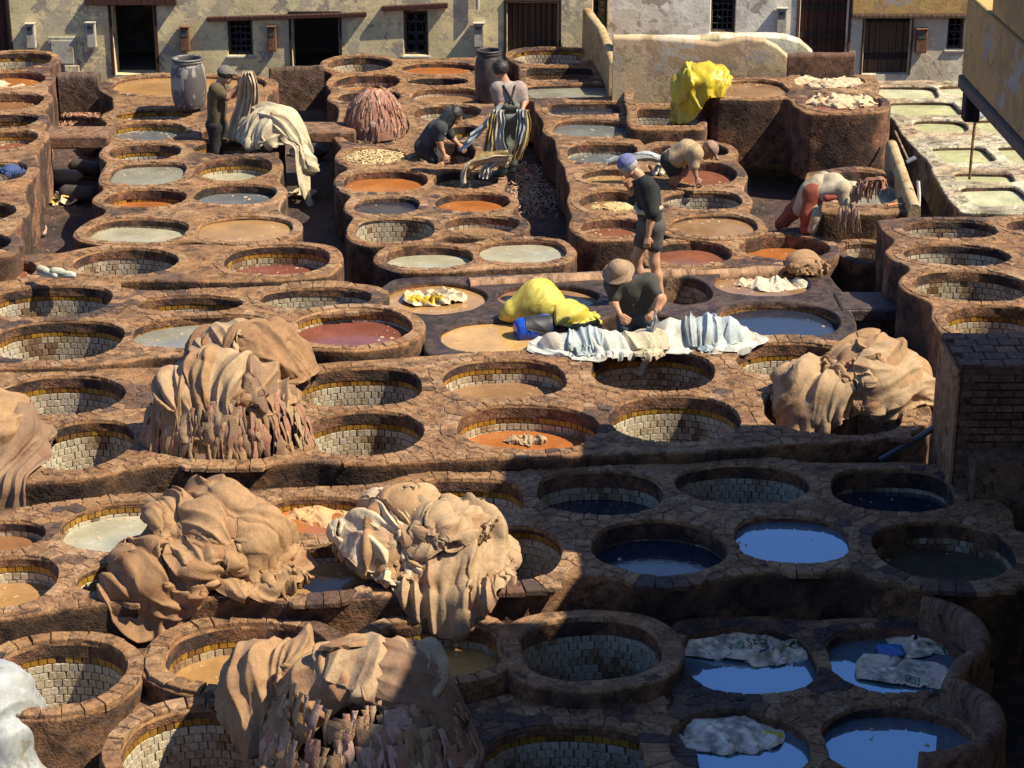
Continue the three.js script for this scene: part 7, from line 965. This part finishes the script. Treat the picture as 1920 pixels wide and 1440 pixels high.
// ---------- barrels, sacks, tools and litter ----------
function barrel(p, r, h, m, label, group) {
  const g = thing('barrel', label, 'barrel', p, group), L = [], k = (y, q) => L.push(new THREE.Vector2(q * r, y * h)); for (const [y, q] of [[0, 0.01], [0, 0.78], [0.02, 0.83], [0.12, 0.92], [0.3, 1], [0.5, 1.01], [0.7, 0.99], [0.84, 0.92], [0.9, 0.85], [0.92, 0.83], [0.93, 0.88], [0.965, 0.89], [0.97, 0.83], [1, 0.83], [1, 0.77], [0.9, 0.76], [0.5, 0.9], [0.42, 0.01]]) k(y, q);
  const b = new THREE.LatheGeometry(L, 40); const q = b.attributes.position; for (let i = 0; i < q.count; i++) { const w = 1 + 0.012 * noise(q.getX(i) * 9, q.getY(i) * 6, q.getZ(i) * 9); q.setXYZ(i, q.getX(i) * w, q.getY(i), q.getZ(i) * w); } b.computeVertexNormals(); b.translate(...p); part('barrel_body', b, m, g);
  const t = new THREE.TorusGeometry(r * 0.83, 0.018, 6, 32); t.rotateX(Math.PI / 2); t.translate(p[0], p[1] + h, p[2]); part('barrel_rim', t, m, g); return g;
}
const barrelM = (a, b) => { const q = pnoise(256, [[6, 0.6, 811], [13, 0.5, 812], [40, 0.4, 813]]); return MS({ map: rep(tex(256, (i) => { const k = sstep(0.12, 0.2, q[i]), v = 1 + 0.3 * nF[(i >> 8) * 512 + (i & 255)]; return a.map((c, j) => Math.pow(clamp(lerp(c, b[j], k) * v), 1 / 2.2)); }, true), 2, 1), roughness: 0.55 }); };
barrel([-4.9,0.16,-31.049], 0.265, 0.74, barrelM([0.085, 0.078, 0.075], [0.30, 0.26, 0.22]), 'grey scuffed plastic barrel on the long left block');
barrel([-0.358,0.04,-31.909], 0.22, 0.80, barrelM([0.035, 0.026, 0.023], [0.08, 0.055, 0.045]), 'dark narrow barrel behind the man in overalls');
{ // blue drum afloat
  const g = thing('blue_drum', 'blue plastic drum lying in the caramel bath', 'drum', [0.233,-0.07,-21.37]), c = [0.232,-0.03,-21.362], L = [[0, 0.001], [0, 0.11], [0.02, 0.135], [0.1, 0.145], [0.11, 0.135], [0.13, 0.135], [0.14, 0.147], [0.26, 0.147], [0.27, 0.137], [0.29, 0.137], [0.3, 0.147], [0.37, 0.14], [0.4, 0.12], [0.4, 0.001]].map(([y, r]) => new THREE.Vector2(r, y - 0.2)); const b = new THREE.LatheGeometry(L, 32); b.rotateZ(Math.PI / 2); b.rotateY(0.25); b.rotateZ(0.1); b.translate(c[0], c[1] + 0.035, c[2]); part('drum_body', b, MS({ color: col(0.012, 0.07, 0.46), roughness: 0.3, map: rep(limeMap, 2) }), g);
  const s = drape({ n: 20, w: 0.3, d: 0.22, at: [c[0] + 0.06, c[1] + 0.2, c[2] + 0.06], squeeze: 0.9, sdf: capsule([c[0] - 0.15, c[1] + 0.035, c[2] + 0.03], [c[0] + 0.17, c[1] + 0.045, c[2] - 0.03], 0.15, 0.148), seed: 301, steps: 20, crease: 0.004, round: 0.3, th: 0.0 }); part('tar_smear', s, MS({ color: col(0.02, 0.02, 0.022), roughness: 0.5 }), g, 'black tarry smear');
}
{ // plump yellow sack
  const a = [-0.089,-0.03,-21.785], m = [0.237,-0.03,-21.821], b = [0.736,-0.03,-21.678], ym = MS({ color: col(0.72, 0.60, 0.09), map: rep(limeMap, 1.2), roughness: 0.5, bumpMap: rep(clothBump, 12), bumpScale: 0.004 });
  const g = thing('yellow_sack', 'plump yellow woven sack slumped on the wet deck', 'sack', [m[0], -0.03, m[2]]);
  const A = capsule([a[0] + 0.1, 0.08, a[2]], [m[0] + 0.05, 0.17, m[2]], 0.12, 0.23), B = capsule([m[0] + 0.08, 0.15, m[2]], [b[0] - 0.1, 0.05, b[2]], 0.22, 0.08), C = capsule([a[0] - 0.02, 0.0, a[2] + 0.02], [m[0], 0.08, m[2] + 0.06], 0.03, 0.12);
  part('sack_body', nets((x, y, z) => { const d = smin(smin(A(x, y, z), B(x, y, z), 0.15), C(x, y, z), 0.12), u = sstep(m[0], b[0], x); return d + 0.006 * noise(x * 5, y * 5, z * 5) + u * 0.02 * (Math.abs(noise(x * 5, y * 16 + x * 4, z * 16)) * 2 - 0.5); }, [a[0] - 0.3, -0.2, m[2] - 0.5], [b[0] + 0.3, 0.6, m[2] + 0.5], 0.016), ym, g);
  part('sack_mouth', drape({ n: 40, w: 0.6, d: 0.55, at: [b[0] - 0.02, 0.14, b[2] + 0.02], squeeze: 0.72, sdf: sdAny(sdBox(-9, 9, -1, -0.02, -30, -10, 0.01), sdEll(b[0] - 0.16, 0.02, b[2], 0.2, 0.12, 0.16)), seed: 311, steps: 24, crease: 0.035, dirn: 1.4, round: 0.4 }), ym, g);
  flatSheet('olive_cloth', 'olive cloth bunched at the mouth of the yellow sack', [0.802,0,-21.381], 0.4, 0.35, clothM(0.16, 0.16, 0.08), { seed: 313, sq: 0.6, crease: 0.04, th: 0.012, lift: 0.1, cat: 'cloth', n: 30 });
}
{ // poles and tools by the lime pits
  const p = [6.201,0.05,-27.308], t = [p[0] + 0.02, p[1] + 0.92, p[2] - 0.02]; const g = thing('pole', 'upright wooden pole topped by a white float among the lime pits', 'pole', p); part('shaft', tube([p, [p[0] + 0.005, p[1] + 0.45, p[2] - 0.01], t], 0.02, 8, 8), MS({ color: col(0.42, 0.24, 0.10), map: rep(woodMap, 1), roughness: 0.8 }), g); const d = new THREE.SphereGeometry(0.1, 20, 12); d.scale(1, 0.75, 0.45); d.rotateZ(0.3); d.translate(t[0] + 0.04, t[1] - 0.02, t[2] + 0.02); part('float', d, MS({ color: col(0.62, 0.63, 0.66), roughness: 0.5 }), g);
  const a = [5.458,0.3,-28.967], b = [5.524,0.08,-28.147]; const h = thing('hoe', 'long-handled hoe leaning on the slanting wall by the lime pits', 'hoe', b); part('handle', tube([a, mid(a, b, 0.5), b], 0.017, 6, 8), MS({ color: col(0.50, 0.38, 0.22), map: rep(woodMap, 1), roughness: 0.8 }), h); const bl = box(-0.07, 0.07, -0.015, 0.015, -0.06, 0.06, 0.008); bl.rotateZ(0.5); bl.translate(b[0] + 0.03, b[1] + 0.02, b[2]); part('blade', bl, MS({ color: col(0.35, 0.35, 0.36), roughness: 0.5, metalness: 0.6 }), h);
  const q = [5.21,0.06,-25.681]; single('white_pipe', tube([[q[0], q[1], q[2]], [q[0], q[1] + 0.2, q[2] - 0.02], [q[0] - 0.02, q[1] + 0.4, q[2] - 0.05]], 0.022, 8, 8), MS({ color: col(0.62, 0.60, 0.55), roughness: 0.6 }), 'short white standpipe at the near end of the slanting wall', 'pipe');
  const k = [4.751,0.22,-25.373], kg = thing('scraper', 'orange-handled scraper lying on the front lip of the deep vat', 'tool', k); part('handle', tube([[k[0], k[1] + 0.02, k[2]], [k[0] + 0.13, k[1] + 0.03, k[2] - 0.04]], 0.018, 4, 8), MS({ color: col(0.55, 0.16, 0.03), roughness: 0.5 }), kg); part('blade', box(k[0] + 0.13, k[0] + 0.3, k[1] + 0.018, k[1] + 0.03, k[2] - 0.09, k[2] - 0.04, 0.003), iron, kg);
}
function shoe(p, turn, label, m) { const g = thing('shoe', label, 'shoe', p, 'shoes left on the rims'), f = frameFor([Math.cos(turn), 0, Math.sin(turn)], [0, 1, 0])(p); part('sole', blob([[f(0, 0.018, -0.11), f(0, 0.018, 0.12), 0.034, 0.036]], 0.02, 0.012), MS({ color: col(0.55, 0.52, 0.42), roughness: 0.8 }), g); part('upper', blob([[f(0, 0.05, -0.1), f(0, 0.03, 0.1), 0.042, 0.034], [f(0, 0.07, -0.1), f(0, 0.06, -0.02), 0.038, 0.036]], 0.03, 0.012, 0.004), m, g); }
{ const cm = clothM(0.50, 0.47, 0.34); shoe([-5.316,0.2,-22.644], 0.5, 'cream canvas shoe on the left rim, left one of the pair', cm); shoe([-5.126,0.2,-22.605], 0.1, 'cream canvas shoe on the left rim, right one of the pair', cm); const sm = clothM(0.42, 0.38, 0.28); shoe([1.981,0.08,-27.555], 1.9, 'pale sandal behind the standing man, left one of the pair', sm); shoe([2.061,0.08,-27.555], 1.8, 'pale sandal behind the standing man, right one of the pair', sm); }
{ // jugs and lumps in the left trench
  const jug = (p, s, turn, m, label, cat = 'jug') => single('litter_jug', (() => { const a = [p[0] - 0.16 * s * Math.cos(turn), p[1] + 0.1 * s, p[2] - 0.16 * s * Math.sin(turn)], b = [p[0] + 0.14 * s * Math.cos(turn), p[1] + 0.1 * s, p[2] + 0.14 * s * Math.sin(turn)]; return blob([[a, b, 0.1 * s, 0.1 * s], [b, mid(a, b, 1.35), 0.06 * s, 0.035 * s]], 0.04, 0.016, 0.006); })(), m, label, cat);
  jug([-6.625,-0.7,-29.857], 1, 0.1, MS({ color: col(0.42, 0.33, 0.24), roughness: 0.7 }), 'pinkish plastic jug lying in the left trench'); jug([-6.354,-0.7,-30.215], 1.2, 0.5, MS({ color: col(0.05, 0.042, 0.038), roughness: 0.7 }), 'black jug lying behind the pinkish jug in the left trench'); jug([-6.204,-0.7,-28.828], 1.2, 0.2, MS({ color: col(0.04, 0.034, 0.03), roughness: 0.7 }), 'black jug half under the torn pale sack in the left trench'); jug([-6.575,-0.7,-31.597], 1.2, 1.2, MS({ color: col(0.12, 0.10, 0.085), roughness: 0.7 }), 'grey lump of a jug under the slab of the left trench'); jug([-6.413,-0.72,-27.264], 0.6, 1.4, MS({ color: col(0.45, 0.28, 0.22), roughness: 0.6 }), 'small pink and white bottle at the foot of the far left block', 'bottle');
  jug([-3.104,-0.7,-31.402], 1.2, 0.6, MS({ color: col(0.07, 0.05, 0.04), roughness: 0.7 }), 'dark rounded lump in the trench right of the cream heap', 'lump');
}
// shavings, scraps and crumbs: nobody could count them
function litter(name, label, cat, n, geo, mat, place, seed, colors) {
  const r = rng(seed), m = new THREE.InstancedMesh(geo, mat, n), q = new THREE.Object3D(), c = new THREE.Color(); m.name = numbered(name); m.userData = { label, category: cat, kind: 'stuff' };
  for (let i = 0; i < n; i++) { const [x, y, z] = place(r); q.position.set(x, y, z); q.rotation.set((r() - 0.5) * 0.9, r() * 6.28, (r() - 0.5) * 0.9); const s = 0.6 + r() * 0.9; q.scale.set(s, s, s); q.updateMatrix(); m.setMatrixAt(i, q.matrix); const k = colors[Math.floor(r() * colors.length)]; m.setColorAt(i, c.setRGB(...k)); } shadows(m); scene.add(m);
}
const chip = (() => { const P = [], I = []; for (let i = 0; i <= 4; i++) { const t = i / 4 - 0.5; P.push(t * 0.1, 0.014 * Math.cos(t * 5), -0.006, t * 0.1, 0.014 * Math.cos(t * 5) + 0.003, 0.006); } for (let i = 0; i < 4; i++) { const a = i * 2; I.push(a, a + 1, a + 3, a, a + 3, a + 2); } return geom(P, I); })();
const crumb = new THREE.IcosahedronGeometry(0.012, 0), white1 = MS({ color: col(1, 1, 1), roughness: 0.9 });
{ const v = VATS.find((q) => q.label.includes('wood shavings') && q.label.includes('brim-full')); litter('wood_shavings', 'pale wood shavings filling a vat of the centre block', 'shavings', 2600, chip, white1, (r) => { const a = r() * 6.283, k = Math.sqrt(r()) * 0.97; return [v.x + v.rx * k * Math.cos(a), v.h - 0.05 + 0.05 * (1 - k) + r() * 0.015, v.z + v.rz * k * Math.sin(a)]; }, 401, [[0.55, 0.40, 0.20], [0.62, 0.48, 0.27], [0.45, 0.31, 0.14], [0.36, 0.24, 0.10]]);
  const a = [-7.161,-0.55,-33.726], b = [0.313,-0.68,-29.493], d = [0.418,-0.68,-28.566];
  const onGround = (c, sx, sz) => (r) => { const x = c[0] + (r() + r() - 1) * sx, z = c[2] + (r() + r() - 1) * sz; return [x, groundY(x, z) + 0.015 + r() * 0.03, z]; };
  litter('leather_scraps', 'reddish leather scraps heaped in the back of the left trench', 'scraps', 900, chip, white1, onGround(a, 0.5, 0.8), 403, [[0.40, 0.19, 0.11], [0.30, 0.14, 0.08], [0.46, 0.26, 0.16]]);
  litter('leather_scraps', 'pale leather scraps along the middle trench beside the centre block', 'scraps', 900, chip, white1, onGround(b, 0.4, 1.6), 405, [[0.46, 0.27, 0.16], [0.40, 0.2, 0.11], [0.55, 0.40, 0.26]]);
  litter('pebbles', 'dirt crumbs and pebbles scattered over the trench floors', 'pebbles', 5000, crumb, white1, (r) => { const z = lerp(-33, -13.5, r()), x = (r() - 0.5) * 18; return [x, groundY(x, z) + 0.003, z]; }, 407, [[0.20, 0.11, 0.07], [0.11, 0.07, 0.05], [0.30, 0.2, 0.14]]);
  const decks = ['A7', 'B', 'C', 'D'].map((k) => TR[k]); let bag = [];
  litter('deck_grit', 'grit and crumbs lying on the paved terraces', 'grit', 1800, new THREE.IcosahedronGeometry(0.006, 0), white1, (r) => { for (let t = 0; t < 60; t++) { const x = (r() - 0.5) * 9.5, z = lerp(-23.5, -13.8, r()); for (const d2 of decks) if (d2.F(x, z) < -0.06 && !d2.vs.some((v2) => vatDist(v2, x, z) < 0.03)) return [x, d2.hf(x, z) + 0.012, z]; } return [0, -0.9, -18]; }, 409, [[0.36, 0.2, 0.11], [0.2, 0.11, 0.07], [0.30, 0.17, 0.1]]);
}

renderer.render(scene, camera);
